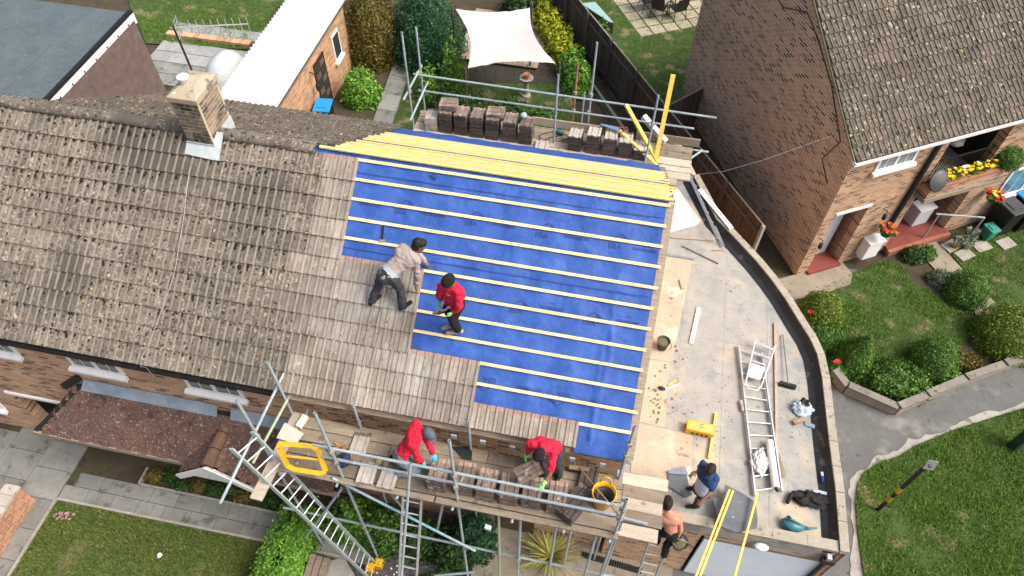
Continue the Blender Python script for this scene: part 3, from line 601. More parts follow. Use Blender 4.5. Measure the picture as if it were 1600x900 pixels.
# back gardens
LB = pp((186, -60), (520, -60), (470, -5), (432, 12), (395, 78), (228, 68), (205, 16))
sheet('back_lawn', LB, .01, LAWN)
pat = struct(bpy.data.objects.new('patio', None)); col.objects.link(pat)
p0 = at(222, 72)
for i in range(7):
    for j in range(6):
        if j == 1: continue
        x0 = -18.4+i*.75; y0 = 13.35-j*.62-.0; slab_(x0, y0-.6, x0+.75, y0, SLABP if j < 4 else SLABM, pat, .01)
for i in range(26): MB().bb((-18.4+i*.215, 12.35, .0), (-18.4+i*.215+.2, 12.6, .14)).build('brick', BRK, pat)
LM = pp((640, 60), (860, 60), (930, 250), (590, 260), (618, 180))
sheet('back_lawn', LM, .0, LAWN)
gp_ = struct(bpy.data.objects.new('garden_path', None)); col.objects.link(gp_)
for j in range(9):
    y0 = 8.2+j*.86; xs = -9.27-.085*(y0-9.2); MB().slab([Vector((xs, y0, .03)), Vector((xs+.68, y0, .03)), Vector((xs+.6, y0+.84, .035)), Vector((xs-.07, y0+.84, .035))], .05).build('paving_slab', SLABM, gp_)
LR = pp((850, -60), (1110, -60), (1066, 135), (1040, 150), (905, 0)); LR = LR[:2] + [(1.0, 12.6), (.2, 10.4), (-3.2, 15.2), (-6.5, 20.3)]
sheet('back_lawn', LR, .01, LAWN)
fp = struct(bpy.data.objects.new('slab_patio', None)); col.objects.link(fp)
E2 = Vector((math.cos(math.radians(30)), math.sin(math.radians(30)), 0)); N2 = Vector((-E2.y, E2.x, 0)); q0 = at(1001, 59)
for i in range(7):
    for j in range(7):
        o = q0+E2*(i*.56)+N2*(j*.56) + Vector((0, 0, .03)); MB().slab([o+E2*.03+N2*.03, o+E2*.53+N2*.03, o+E2*.53+N2*.53, o+E2*.03+N2*.53], .05).build('paving_slab', SLABW, fp)
# ------------------------------------------------------------ flat-roofed garage
gar = thing('flat_roofed_garage', 'single-storey garage with pale flat roof, stone copings and pale blue door', 'garage', (2.2, 0, 0))
DECK = spotted('dusty_roof_covering', [(.3, (.29, .305, .295)), (.5, (.375, .375, .35)), (.7, (.45, .43, .385))], [((.47, .40, .30), .9, .55, .68), ((.23, .26, .27), 1.7, .58, .7), ((.30, .25, .18), 7, .68, .74)], .85)
COP = spotted('stone_coping', [(.3, (.33, .30, .24)), (.7, (.46, .43, .36))], [((.18, .165, .13), 6, .60, .68), ((.52, .48, .38), 18, .64, .72)], .95)
FELTB = spotted('black_bitumen', [(.3, (.012, .014, .017)), (.7, (.03, .034, .04))], [((.10, .09, .07), 4, .64, .72)], .55, .3)
oc = [at(*p, 2.78) for p in ((1328, 864), (1320, 770), (1309, 690), (1302.5, 636), (1297, 590), (1289, 553), (1276, 525), (1259, 499), (1236, 462), (1215, 433), (1190, 403), (1160, 371), (1128, 338))]
oc2 = [(p.x, p.y) for p in oc] + [(1.15, 5.9), (.55, 7.35)]
ic = offset_poly(oc2, .16); ic = [(p.x, p.y) for p in ic]; gi = offset_poly(oc2, .40); gi = [(p.x, p.y) for p in gi]
fy = oc2[0][1]                                  # front face of the parapet
inner = [(0.02, fy+.17)] + [(gi[0][0], fy+.17)] + gi[1:-1] + [(.5, 7.2), (.02, 7.2)]
MB().prism([(0.02, fy+.02)] + [(ic[0][0], fy+.02)] + ic[1:-1] + [(.5, 7.2), (.02, 7.2)], 2.3, 2.55).build('roof_deck', DECK, gar)
wal = MB(); wi = [(p.x, p.y) for p in offset_poly(oc2, .14)]; wo = [(p.x, p.y) for p in offset_poly(oc2, .03)]
for i in range(len(wo)-1): wal.add([(*wo[i], 0), (*wo[i+1], 0), (*wo[i+1], 2.7), (*wo[i], 2.7), (*wi[i], 0), (*wi[i+1], 0), (*wi[i+1], 2.7), (*wi[i], 2.7)], [(0, 1, 2, 3), (4, 7, 6, 5), (3, 2, 6, 7)])
wal.build('side_wall', BRKX, gar)
fx = oc2[0][0]
fw = MB(); fw.bb((.05, fy+.03, 0), (1.75, fy+.2, 2.62)); fw.bb((1.75, fy+.03, 2.15), (4.0, fy+.2, 2.62)); fw.bb((4.0, fy+.03, 0), (fx-.03, fy+.2, 2.62)); fw.build('front_wall', BRK, gar)
for i in range(len(oc2)-2):                      # coping stones
    a, c, d_, e_ = oc2[i], oc2[i+1], ic[i+1], ic[i]; L = (Vector(a)-Vector(c)).length; k = max(1, round(L/.62))
    for j in range(k):
        u0, u1 = j/k+.006, (j+1)/k-.006; L2 = lambda p, q, u: (p[0]+(q[0]-p[0])*u, p[1]+(q[1]-p[1])*u)
        MB().prism([L2(a, c, u0), L2(a, c, u1), L2(e_, d_, u1), L2(e_, d_, u0)], 2.70, 2.78+U(-.004, .004)).build('coping_stone', COP, gar)
x = fx-.17
for wd in (.55, .62, .6):
    MB().bb((x-wd+.006, fy, 2.66), (x, fy+.2, 2.74)).build('coping_stone', COP, gar); x -= wd
MB().bb((1.0, fy+.01, 2.6), (2.3, fy+.2, 2.655)).build('coping_stone', COP, gar)
up = MB()
for i in range(len(ic)-2):
    a, c, d_, e_ = ic[i], ic[i+1], gi[i+1], gi[i]; up.quad((*a, 2.735), (*c, 2.735), ((c[0]+d_[0])/2, (c[1]+d_[1])/2, 2.60), ((a[0]+e_[0])/2, (a[1]+e_[1])/2, 2.60)); up.quad(((a[0]+e_[0])/2, (a[1]+e_[1])/2, 2.60), ((c[0]+d_[0])/2, (c[1]+d_[1])/2, 2.60), (*d_, 2.554), (*e_, 2.554))
up.build('bitumen_upstand', FELTB, gar)
DOOR = simple('pale_blue_door', (.80, .88, .93), .3, var=.03, c2=(.68, .79, .87), scale=1)
gd = MB().bb((1.82, fy+.0, .02), (3.98, fy+.05, 2.1)).build('garage_door', DOOR, gar); MB().bb((1.80, fy-.01, 2.1), (4.0, fy+.06, 2.2)).build('door_head', TIMB, gd)
for x_ in (1.05, 1.98, 2.92): MB().bar((x_, fy+.25, 2.553), (x_+.02, 5.0-(x_-1)*1.2, 2.553), .05, .004).build('felt_joint', DECK, gar)
for y_ in (-1.2, .9, 3.0): MB().bar((.1, y_, 2.5535), (gi[0][0]-.75-(.8 if y_ > 2 else 0), y_-.02, 2.5535), .05, .004).build('felt_joint', DECK, gar)
gv = MB(); rg0 = random.Random(8)
for k in range(520):
    p = Vector((rg0.uniform(.3, 3.7), rg0.choice((rg0.uniform(-3.1, 4), rg0.gauss(-1, 1.2))), 2.556)); r_ = rg0.uniform(.004, .014); 
    if p.x > 3.9-max(0, p.y)*.55: continue
    gv.add([p+Vector((0, 0, r_))]+[p+Vector((math.cos(a_)*r_*rg0.uniform(.7, 1.6), math.sin(a_)*r_*1.2, -.002)) for a_ in (0, 1.57, 3.14, 4.71)], [(0, 1, 2), (0, 2, 3), (0, 3, 4), (0, 4, 1)])
gv.build('roof_grit', TIMB, gar, 'grit and crumbs scattered over the flat roof', kind='stuff')
p = at(1191, 846, 2.5); MB().blob((p.x, fy-.08, 2.44), (.14, .08, .06), 2, .03).build('bulkhead_lamp', WHITE, gar, smooth=True)
p = at(1297, 873, 2.45); MB().bb((p.x-.14, fy-.12, 2.30), (p.x+.1, fy-.02, 2.46)).build('security_lamp', BLACK, gar); MB().bb((p.x-.08, fy-.1, 2.46), (p.x+.0, fy-.0, 2.56)).build('lamp_bracket', ALU, gar)
MB().tube((fx-.25, fy-.04, 0), (fx-.25, fy-.04, 2.3), .035).build('downpipe', GUT, gar)
# flat brick lines of the front wall of the house: door and window below the scaffold
MB().bb((-2.32, -3.36, 2.02), (-1.42, -3.252, 2.2)).build('door_lintel', simple('pale_blue_paint', (.62, .73, .8), .45, var=.05), house)
MB().bb((-2.28, -3.30, .05), (-1.46, -3.252, 2.02)).build('front_door', simple('brown_door', (.07, .045, .03), .4, scale=3, c2=(.10, .07, .05)), house)
MB().bb((-3.2, -3.30, .05), (-2.34, -3.252, 2.0)).build('side_panel', TIMB, house)
window(house, -.35, .0, 1.1, 1.9, -3.3, 1)
sidew = MB(); sidew.bb((.08, fy-.03, 1.9), (.72, fy+.028, 2.45)); sidew.build('garage_window', WHITE, gar); MB().bb((.14, fy-.04, 1.97), (.66, fy-.031, 2.39)).build('window_grille', BLACK, gar)
# ------------------------------------------------------------ house on the right (turned about 31 degrees)
HA = (4.45, 5.38, 0); HR = math.radians(31)
rh = thing('brick_house', 'brown brick house with tiled roof, balcony flowers and deep red porch', 'house', HA, rz=HR)
RG = HR; dirx = (math.cos(HR), math.sin(HR), 0); diry = (-math.sin(HR), math.cos(HR), 0)
RB1 = brick('tan_red_brick', (.38, .20, .12), (.50, .30, .185), (.48, .40, .30), dirx, (.20, .09, .06), .2)
RB2 = brick('red_brown_brick', (.46, .25, .145), (.63, .37, .225), (.70, .56, .40), diry, (.17, .105, .075), .17, ms=.013)
RED = simple('red_quarry_tile', (.24, .06, .045), .6, var=.12, scale=8, c2=(.17, .045, .035))
sk = .061; EV = 4.5; RS = math.tan(AL); D_ = 8.0
def skx(a, d): return a+sk*d if a < .5 else a
w_ = MB()
for a, c, z0, z1 in ((0.0, .35, 0, EV), (.35, 1.38, 2.35, EV), (1.38, 2.95, 0, EV), (2.95, 5.0, 2.28, 2.5), (2.95, 4.95, 4.28, EV), (5.0, 11, 0, 2.5), (4.95, 11, 2.5, EV)): w_.bb((a, 0, z0), (c, .25, z1))
w_.build('front_wall', RB1, rh, local=True)
gp2 = [(0.252, 0), (D_, 0), (D_, EV), (D_/2, EV+D_/2*RS), (0.252, EV+.25*RS)]; g = MB(); n = 5
g.add([(sk*d, d, z) for d, z in gp2] + [(sk*d+.25, d, z) for d, z in gp2], [tuple(range(n))[::-1], tuple(range(n, 2*n))] + [(i, (i+1) % n, n+(i+1) % n, n+i) for i in range(n)]); g.add([(-.002, -.002, 0), (-.002, .252, 0), (-.002, .252, EV+.18), (-.002, -.002, EV)], [(3, 2, 1, 0)]); g.build('gable_wall', RB2, rh, local=True)
MB().bb((.6, D_-.25, 0), (11, D_, EV)).build('back_wall', RB1, rh, local=True)
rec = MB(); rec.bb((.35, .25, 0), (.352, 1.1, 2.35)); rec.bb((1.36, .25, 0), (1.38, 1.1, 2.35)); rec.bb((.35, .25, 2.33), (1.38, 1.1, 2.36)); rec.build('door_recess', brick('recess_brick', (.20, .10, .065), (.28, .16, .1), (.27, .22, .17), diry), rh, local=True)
MB().bb((.36, .42, .12), (1.2, .46, 2.3)).build('front_door', simple('grey_white_door', (.52, .55, .6), .35, var=.04), rh, local=True)
MB().bb((.33, -.12, .0), (1.40, 1.0, .11)).build('door_step', RED, rh, local=True); MB().bb((.33, -.04, 2.35), (1.42, -.002, 2.43)).build('door_head', WHITE, rh, local=True)
window(rh, .82, 1.98, 3.72, 4.38, -.01, 2, NET, local=True)
MB().bb((2.47, -.11, .0), (2.56, -.02, EV-.1)).build('downpipe', BLACK, rh, local=True)
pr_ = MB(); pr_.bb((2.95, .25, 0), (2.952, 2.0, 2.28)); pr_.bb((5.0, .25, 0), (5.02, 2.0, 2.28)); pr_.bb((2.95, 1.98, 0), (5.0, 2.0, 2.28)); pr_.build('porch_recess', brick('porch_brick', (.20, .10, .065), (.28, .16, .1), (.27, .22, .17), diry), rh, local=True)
MB().bb((2.92, -.15, 0), (5.04, 1.98, .2)).build('porch_floor', RED, rh, local=True); MB().bb((2.9, -.26, 0), (5.06, -.151, .185)).build('porch_step', simple('orange_tile_edge', (.38, .15, .09), .7), rh, local=True)
MB().bb((2.95, .25, 2.28), (5.0, 2.0, 2.33)).build('balcony_floor', CONC, rh, local=True)
MB().bb((2.8, -.36, 2.28), (5.3, -.002, 2.42)).build('balcony_slab', CONC2, rh, local=True)
MB().bb((2.83, -.32, 2.42), (5.2, -.22, 2.76)).bb((2.83, -.22, 2.42), (2.93, -.003, 2.76)).build('planter', RB1, rh, local=True); MB().bb((2.81, -.35, 2.76), (5.22, -.2, 2.80)).build('planter_edge', simple('orange_coping', (.42, .17, .10), .7), rh, local=True)
MB().bb((2.93, -.2, 2.42), (5.2, -.003, 2.70)).build('planter_soil', SOIL, rh, local=True)
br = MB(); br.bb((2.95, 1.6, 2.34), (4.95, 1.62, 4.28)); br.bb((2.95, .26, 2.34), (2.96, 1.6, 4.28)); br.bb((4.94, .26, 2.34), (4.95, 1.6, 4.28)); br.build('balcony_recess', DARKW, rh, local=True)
rail = MB(); rail.bar((2.96, .1, 3.3), (4.94, .1, 3.3), .04, .03); rail.bar((2.96, .1, 2.6), (4.94, .1, 2.6), .03, .03); rail.build('balcony_rail', BLACK, rh, local=True)
for k in range(20): MB().bar((3.03+k*.098, .1, 2.6), (3.03+k*.098, .1, 3.29), .014, .014, (1, 0, 0)).build('baluster', BLACK, rh, local=True)
window(rh, 6.2, 8.1, 1.05, 2.15, -.01, 2, simple('bluish_glass', (.10, .30, .36), .15, var=.3, scale=2, c2=(.05, .14, .17)), local=True)
MB().bb((-.15, -.22, EV-.16), (11, -.11, EV-.05)).build('gutter', WHITE, rh, local=True); MB().bb((-.1, -.109, EV-.14), (11, -.005, EV-.1)).build('soffit', WHITE, rh, local=True)
MB().bb((-.12, -.205, EV-.047), (11, -.13, EV-.04)).build('gutter_debris', GUT, rh, local=True)
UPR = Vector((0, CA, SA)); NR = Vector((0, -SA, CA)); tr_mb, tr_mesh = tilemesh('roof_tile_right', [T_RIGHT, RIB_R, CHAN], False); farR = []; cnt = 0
vs = Vector((0, 1, 0))
for i in range(15):
    s = -.17/CA+i*G; yy = s*CA; zz_ = EV+.02+yy*RS; x = -.10 + max(0, sk*yy) 
    while x < 8.3:
        M4 = frame(Vector((x, yy, zz_+.03+U(0, .006))), EX, UPR, NR)
        if cnt < 300 and x < 6.6: o = bpy.data.objects.new('roof_tile', tr_mesh); col.objects.link(o); o.parent = rh; o.matrix_local = M4; cnt += 1
        else: farR.append(M4)
        x += TW
bk = rh.location.copy(); rh.location = (0, 0, 0); joined('far_roof_tiles', tr_mb, farR, [T_RIGHT, RIB_R, CHAN], rh, 'upper tiles of the brown roof'); rh.location = bk
ru = MB(); ru.quad((-.1, -.14, EV-.10), (11, -.14, EV-.10), (11, 4, EV+4*RS-.02), (.15, 4, EV+4*RS-.02)); ru.quad((11, 4, EV+4*RS-.02), (11, 8.4, EV-.27), (.4, 8.4, EV-.27), (.15, 4, EV+4*RS-.02)); ru.build('roof_underlay', T_RIGHT, rh, local=True)
MB().bar((-.1, -.16, EV-.08), (.14, 4.0, EV+4*RS-.0), .09, .05).build('verge_mortar', simple('lichened_mortar', (.24, .23, .14), .9, c2=(.15, .16, .09)), rh, local=True)
# cable sagging on the gable
MB().path([(-.02+sk*d, d, z) for d, z in ((.4, 3.2), (.9, 3.6), (.6, 4.4), (1.6, 5.3), (2.6, 5.9), (3.3, 6.2), (4.2, 5.8), (5.0, 5.9))], .012, 5).build('cable', BLACK, rh, local=True)
# ------------------------------------------------------------ scaffolds
BOARD = spotted('scaffold_board', [(.3, (.20, .165, .12)), (.7, (.34, .285, .215))], [((.12, .10, .075), 5, .6, .7), ((.42, .37, .29), 9, .66, .73)], .9, .3, .3, stretch=(.6, 4, 4))
BOARDW = spotted('bleached_board', [(.3, (.42, .36, .28)), (.7, (.58, .51, .42))], [((.28, .22, .16), 7, .64, .7)], .9, .3, .18, stretch=(.6, 4, 4))
YEL = simple('yellow_plastic', (.75, .43, .01), .45, var=.08, c2=(.60, .33, .01)); GREENT = simple('lichen_green_tube', (.34, .42, .22), .6, c2=(.42, .47, .40)); RUST = simple('rusty_end', (.42, .20, .13), .8)
sf = thing('scaffold', 'front scaffold of grey steel tubes and boards along the eaves above the gardens', 'scaffold', (-2.6, -4.1, 0))
TR = .0242
def T(par, p, q, name='tube', mat=None): return MB().pipe(p, q, TR).build(name, mat or STEEL, par)
def cpl(par, *pts):
    for p in pts: MB().box(p, (.075, .085, .08), U(0, 1)).build('coupler', simple_c, par)
simple_c = simple('coupler_steel', (.36, .36, .33), .55, metal=.3, c2=(.30, .22, .16))
yo, yi = -4.48, -3.62
for x, zt in ((-5.88, 6.42), (-4.62, 6.58), (-2.64, 6.52)): T(sf, (x, yo if x > -5 else -4.45, 0), (x, yo if x > -5 else -4.45, zt), 'standard')
for x, zt in ((-5.88, 6.06), (-4.62, 5.14), (-2.64, 5.3), (-.08, 6.2)): T(sf, (x, yi+.07, 0), (x, yi+.07, zt), 'standard')
for x, y, zt in ((-.04, yo-.02, 5.75), (.02, yo+.06, 4.6), (-.32, yo-.03, 4.2), (-.98, yo, 4.2), (-1.58, yo, 4.22), (-.7, yi-.2, 4.2)): T(sf, (x, y, 0), (x, y, zt), 'standard')
T(sf, (-1.95, yo, 0), (-1.95, yo, 4.2), 'standard', GREENT)
T(sf, (-4.95, yo+.05, 5.3), (-.0, yo+.05, 5.3), 'guardrail'); T(sf, (-4.9, yo+.05, 4.9), (.02, yo+.05, 4.9), 'guardrail')
T(sf, (-5.9, yo+.04, 4.16), (.1, yo+.04, 4.16), 'ledger'); T(sf, (-5.9, yi+.1, 4.16), (.1, yi+.1, 4.16), 'ledger')
T(sf, (-6.3, yo+.04, 1.95), (.3, yo+.04, 1.95), 'ledger')
T(sf, (-5.95, -3.2, 5.2), (-5.98, -5.6, 5.25), 'guardrail'); T(sf, (-5.83, -3.3, 4.85), (-5.95, -4.75, 4.85), 'guardrail', GREENT)
T(sf, (-4.78, yo-.06, 4.35), (-2.4, yo-.06, 2.1), 'brace', simple('blue_banded_tube', (.38, .48, .52), .5, c2=(.16, .42, .58), scale=1.2))
T(sf, (-4.05, yo+.1, 4.1), (-4.55, yi-.3, 2.4), 'brace'); T(sf, (-3.98, yo+.1, 4.1), (-4.05, yi, .2), 'brace'); T(sf, (-2.9, yo+.02, 4.1), (-3.2, -4.3, 2.1), 'brace')
T(sf, (-3.3, -4.52, 5.55), (-3.75, -6.0, 0), 'raker'); T(sf, (-3.1, -5.0, 1.6), (-2.35, -4.9, 2.0), 'brace')
T(sf, (-4.7, yo-.05, 3.9), (-5.9, yo-.2, 1.2), 'brace')
for x in (-5.7, -4.7, -3.65, -2.7, -1.7, -.85, -.1): T(sf, (x, yo-.15, 4.215), (x, yi+.25, 4.215), 'transom')
T(sf, (-.1, -4.28, 4.21), (.62, -4.28, 4.21), 'transom'); T(sf, (-.1, -3.9, 4.21), (.62, -3.9, 4.21), 'transom'); T(sf, (.06, -3.9, 4.36), (.1, -4.1, 3.9), 'transom')
T(sf, (.02, -4.25, 4.4), (.45, -4.28, 4.42), 'guardrail')
cpl(sf, (-4.62, yo, 5.3), (-4.62, yo, 4.9), (-4.6, yo, 4.15), (-2.64, yo, 5.3), (-2.64, yo, 4.9), (-2.62, yo, 4.1), (-3.36, yo-.02, 5.1), (-.04, yo, 5.3), (-.04, yo, 4.9), (-5.9, -3.5, 5.2), (-5.9, -3.5, 4.85), (-5.9, -4.45, 5.2), (-4.62, yo, 1.95), (-2.62, yo, 1.95), (-1.95, yo, 1.95), (-1.58, yo, 1.95), (-.08, -3.55, 5.6), (-.08, -3.55, 5.2))
# boards
for j, y in enumerate((-3.62, -3.86, -4.11, -4.345)):
    xs = [-5.75, U(-3.2, -2.2), .02] if j != 1 else [-5.75, -4.0, -1.6, .02]
    for a, c in zip(xs, xs[1:]): MB().box(((a+c)/2, y+U(-.008, .008), 4.262+U(0, .008)), (c-a-.02, .215, .038), U(-.004, .004)).build('board', BOARD, sf)
for a, c in ((-5.75, -3.0), (-3.02, .02)): MB().box(((a+c)/2, -4.53, 4.275), (c-a, .10, .038)).build('toe_board', BOARD, sf)
MB().bar((-5.78, -3.5, 4.31), (-5.87, -5.15, 4.34), .21, .04).build('board', BOARDW, sf)
for k, y in enumerate((-3.52, -3.74, -3.95, -4.16, -4.40)):
    MB().box((.34+U(-.03, .03), y, 4.27+.012*(k % 2)), (.66+(.1 if k == 0 else 0), .215, .038), U(-.02, .02)).build('board', BOARDW if k in (0, 2, 4) else BOARD, sf)
sfb = thing('scaffold', 'rear scaffold platform of steel tubes carrying stacks of tiles behind the roof', 'scaffold', (-2.6, 4.6, 0))
for x, y, zt in ((-5.93, 4.26, 7.0), (-5.9, 5.1, 6.6), (-2.54, 4.46, 6.3), (-1.83, 5.15, 6.75), (-.36, 4.14, 6.35)): T(sfb, (x, y, 0), (x, y, zt), 'standard')
T(sfb, (-2.2, 5.12, 0), (-2.2, 5.12, 6.2), 'standard', RUST); T(sfb, (-2.0, 5.3, 0), (-2.0, 5.3, 5.3), 'standard')
T(sfb, (-6.05, 5.0, 5.4), (1.04, 4.88, 5.4), 'guardrail'); T(sfb, (-6.0, 5.06, 4.9), (.64, 5.03, 4.9), 'guardrail'); T(sfb, (-6.0, 5.0, 4.3), (1.1, 5.0, 4.3), 'ledger'); T(sfb, (-6, 3.9, 4.3), (.6, 3.9, 4.3), 'ledger')
T(sfb, (-5.93, 5.3, 5.45), (-5.98, 3.95, 5.45), 'guardrail'); T(sfb, (-5.75, 5.1, 5.15), (-5.8, 3.75, 5.05), 'guardrail', STEEL); T(sfb, (.2, 4.0, 4.33), (.95, 5.0, 4.33), 'transom')
cpl(sfb, (-5.93, 4.3, 5.45), (-5.9, 5.05, 5.4), (-2.2, 5.1, 5.4), (-1.83, 5.1, 5.4), (-1.83, 5.1, 4.9), (-2.2, 5.1, 4.9), (-.36, 4.14, 5.6), (-1.83, 5.1, 4.35), (-2.2, 5.12, 4.35))
for j, y in enumerate((3.72, 3.95, 4.18, 4.41, 4.64, 4.87)):
    xs = [-5.95, -2.4 + (.5 if j % 2 else 0), .72 - (.3 if j == 0 else 0)]
    for a, c in zip(xs, xs[1:]): MB().box(((a+c)/2, y, 4.36+U(0, .006)), (c-a-.02, .215, .038), U(-.003, .003)).build('board', BOARDW if j < 4 else BOARD, sfb)
MB().box((-2.3, 5.02, 4.5), (1.6, .035, .22)).build('toe_board', BOARDW, sfb); MB().box((.1, 5.02, 4.5), (1.5, .035, .22)).build('toe_board', BOARD, sfb)
MB().box((.33, 4.35, 4.40), (.75, .22, .038)).build('board', BOARDW, sfb)
# ------------------------------------------------------------ stacks of tiles
LIGHT_T = simple('pale_concrete_tile', (.52, .49, .44), .85, c2=(.38, .35, .31), objvar=.1)
_, ts1 = tilemesh('stack_tile', [T_STACK, T_HEAD], True); _, ts2 = tilemesh('stack_tile_dark', [T_STACKD, T_STACK], True); _, ts3 = tilemesh('stack_tile_pale', [LIGHT_T, T_STACK], True)
def tstack(x, y, z, n, mesh, label, group, rz=0, top=None, ntop=0, pitch=.034, topmesh=None):
    t = thing('tile_stack', label, 'tile stack', (x, y, z), group)
    for k in range(n):
        M4 = Matrix.Rotation(rz+U(-.03, .03), 4, 'Z') @ Matrix.Translation((-TW/2+U(-.01, .01), -.21+U(-.012, .012), k*pitch-.01)); o = bpy.data.objects.new('roof_tile', topmesh if (topmesh and k == n-1) else mesh); col.objects.link(o); o.parent = t; o.matrix_local = M4
    for k in range(ntop):
        M4 = Matrix.Translation((.05, 0.03, (n+k)*pitch)) @ Matrix.Rotation(math.pi/2+U(-.05, .05), 4, 'Z') @ Matrix.Translation((-TW/2, -.21, 0)); o = bpy.data.objects.new('roof_tile', ts1); col.objects.link(o); o.parent = t; o.matrix_local = M4
    return t
ordn = ['first', 'second', 'third', 'fourth', 'fifth', 'sixth', 'seventh']
for k, (x, y) in enumerate(((-3.02, -4.18), (-2.57, -4.16), (-2.2, -4.18), (-1.82, -4.18), (-1.45, -4.16), (-1.04, -4.17))):
    tstack(x, y, 4.285, 12 if k != 2 else 11, ts1, 'stack of brown roof tiles on the front scaffold, %s from the left' % ordn[k], 'tile stacks on the front scaffold', U(-.06, .06))
tstack(-.78, -4.28, 4.285, 7, ts2, 'low dark tile stack leaning beside the yellow tub', 'tile stacks on the front scaffold', -.5)
for k, x in enumerate((-5.13, -4.76, -4.38, -4.0, -3.59, -3.19)):
    tstack(x, 4.46, 4.385, 17 if k < 5 else 16, ts2, 'tall dark tile stack on the rear scaffold, %s from the left behind the ridge' % ordn[k], 'tile stacks on the rear scaffold', U(-.03, .03), ntop=(5, 0, 0, 3, 0, 0)[k], topmesh=ts1)
tstack(-5.5, 4.45, 4.385, 11, ts3, 'short greyish stack of weathered tiles at the left end of the rear scaffold', 'tile stacks on the rear scaffold', .1)
tstack(-2.78, 4.22, 4.385, 4, ts3, 'very low pale stack of four tiles beside a scaffold pole on the rear platform', 'tile stacks on the rear scaffold', .05)
for k, (x, n_) in enumerate(((-2.02, 13), (-1.6, 16), (-1.22, 15), (-.86, 14), (-.5, 9))):
    tstack(x, 4.46, 4.385, n_, ts2, 'tile stack at the right of the rear scaffold, %s of five from the left' % ordn[k], 'tile stacks on the rear scaffold', U(-.05, .02), topmesh=ts3)
# ------------------------------------------------------------ ladders
def ladder(name, label, a0, a1, b0, b1, n, mat, group=None, rw=.028, r0=.03, r1=.97):
    a0, a1, b0, b1 = [Vector(p) for p in (a0, a1, b0, b1)]; t = thing(name, label, 'ladder', tuple((a0+b0)/2), group); nr = (a1-a0).cross(b0-a0).normalized()
    for p, q in ((a0, a1), (b0, b1)): MB().bar(p, q, .03, .068, nr if True else None).build('stile', mat, t)
    for k in range(n): u = r0+(r1-r0)*k/(n-1); MB().tube(a0.lerp(a1, u), b0.lerp(b1, u), rw/2, 8).build('rung', ALU, t)
    return t
LADG = simple('weathered_ladder', (.34, .42, .44), .5, c2=(.30, .38, .30), scale=3)
ladder('pole_ladder', 'long grey-green ladder leaning against the left end of the front scaffold', (-4.57, -4.97, 0), (-6.08, -4.83, 5.5), (-4.6, -4.62, 0), (-5.88, -4.5, 5.5), 20, LADG)
ladder('pole_ladder', 'steep aluminium ladder rising from the shrubs to the front scaffold deck', (-3.76, -6.0, 0), (-3.58, -4.5, 4.12), (-3.42, -6.0, 0), (-3.26, -4.5, 4.12), 15, ALU, rw=.03)
ladder('pole_ladder', 'short ladder under the bare-backed worker by the garage window', (.72, -4.35, 0), (.78, -3.62, 2.9), (1.06, -4.35, 0), (1.12, -3.62, 2.9), 10, LADG)
ladder('extension_ladder', 'long aluminium ladder lying flat on the garage roof', tuple(at(1180, 775, 2.62)), tuple(at(1154, 540, 2.62)), tuple(at(1222, 768, 2.62)), tuple(at(1190, 552, 2.62)), 12, ALU)
ladder('roof_ladder', 'aluminium ladder on edge by the fence at the back of the garage roof', tuple(at(1053, 222, 3.05)), tuple(at(1122, 372, 2.85)), tuple(at(1062, 224, 2.62)), tuple(at(1130, 385, 2.62)), 12, ALU)
# folded step ladder lying on the ladder
sl = thing('step_ladder', 'small folded white step ladder lying on the long aluminium ladder', 'step ladder', tuple(at(1185, 570, 2.67)))
A_ = [at(*p, 2.72) for p in ((1181, 529), (1165, 598), (1169, 606), (1184, 610), (1190, 602), (1212, 540))]
sp = MB().path([A_[0], A_[1], A_[2], A_[3], A_[4], A_[5]], .014, 6).build('frame', WHITE, sl)
for (a, c) in (((1181, 537), (1207, 547)), ((1177, 551), (1203, 560)), ((1176, 564), (1196, 571))): MB().bar(at(*a, 2.72), at(*c, 2.72), .04, .02).build('rung', ALU, sl)
MB().slab([at(1175, 567, 2.735), at(1168, 588, 2.735), at(1188, 594, 2.735), at(1196, 574, 2.735)], .02).build('tread', simple('ribbed_tread', (.62, .70, .74), .4, stretch=(8, 1, 1)), sl)
MB().path([at(1181, 529, 2.73), at(1187, 537, 2.74), at(1206, 546, 2.74), at(1212, 540, 2.73)], .012, 6).build('handle', WHITE, sl)
# ladder gate
gt_ = thing('ladder_gate', 'yellow plastic ladder safety gate on the left end of the front scaffold', 'gate', tuple(at(470, 715, 4.9)))
Q = [at(437, 693, 5.0), at(488, 697, 5.0), at(497, 703, 4.98), at(509, 736, 4.7), at(502, 740, 4.68), at(460, 733, 4.68), at(449, 727, 4.7), at(437, 700, 4.97)]
gm = MB()
for i in range(8): gm.bar(Q[i], Q[(i+1) % 8], .075, .05, (0, -.5, 1))
gm.build('frame', YEL, gt_); MB().bar(at(446, 712, 4.87), at(497, 718, 4.85), .035, .03, (0, -.5, 1)).build('bar', YEL, gt_)
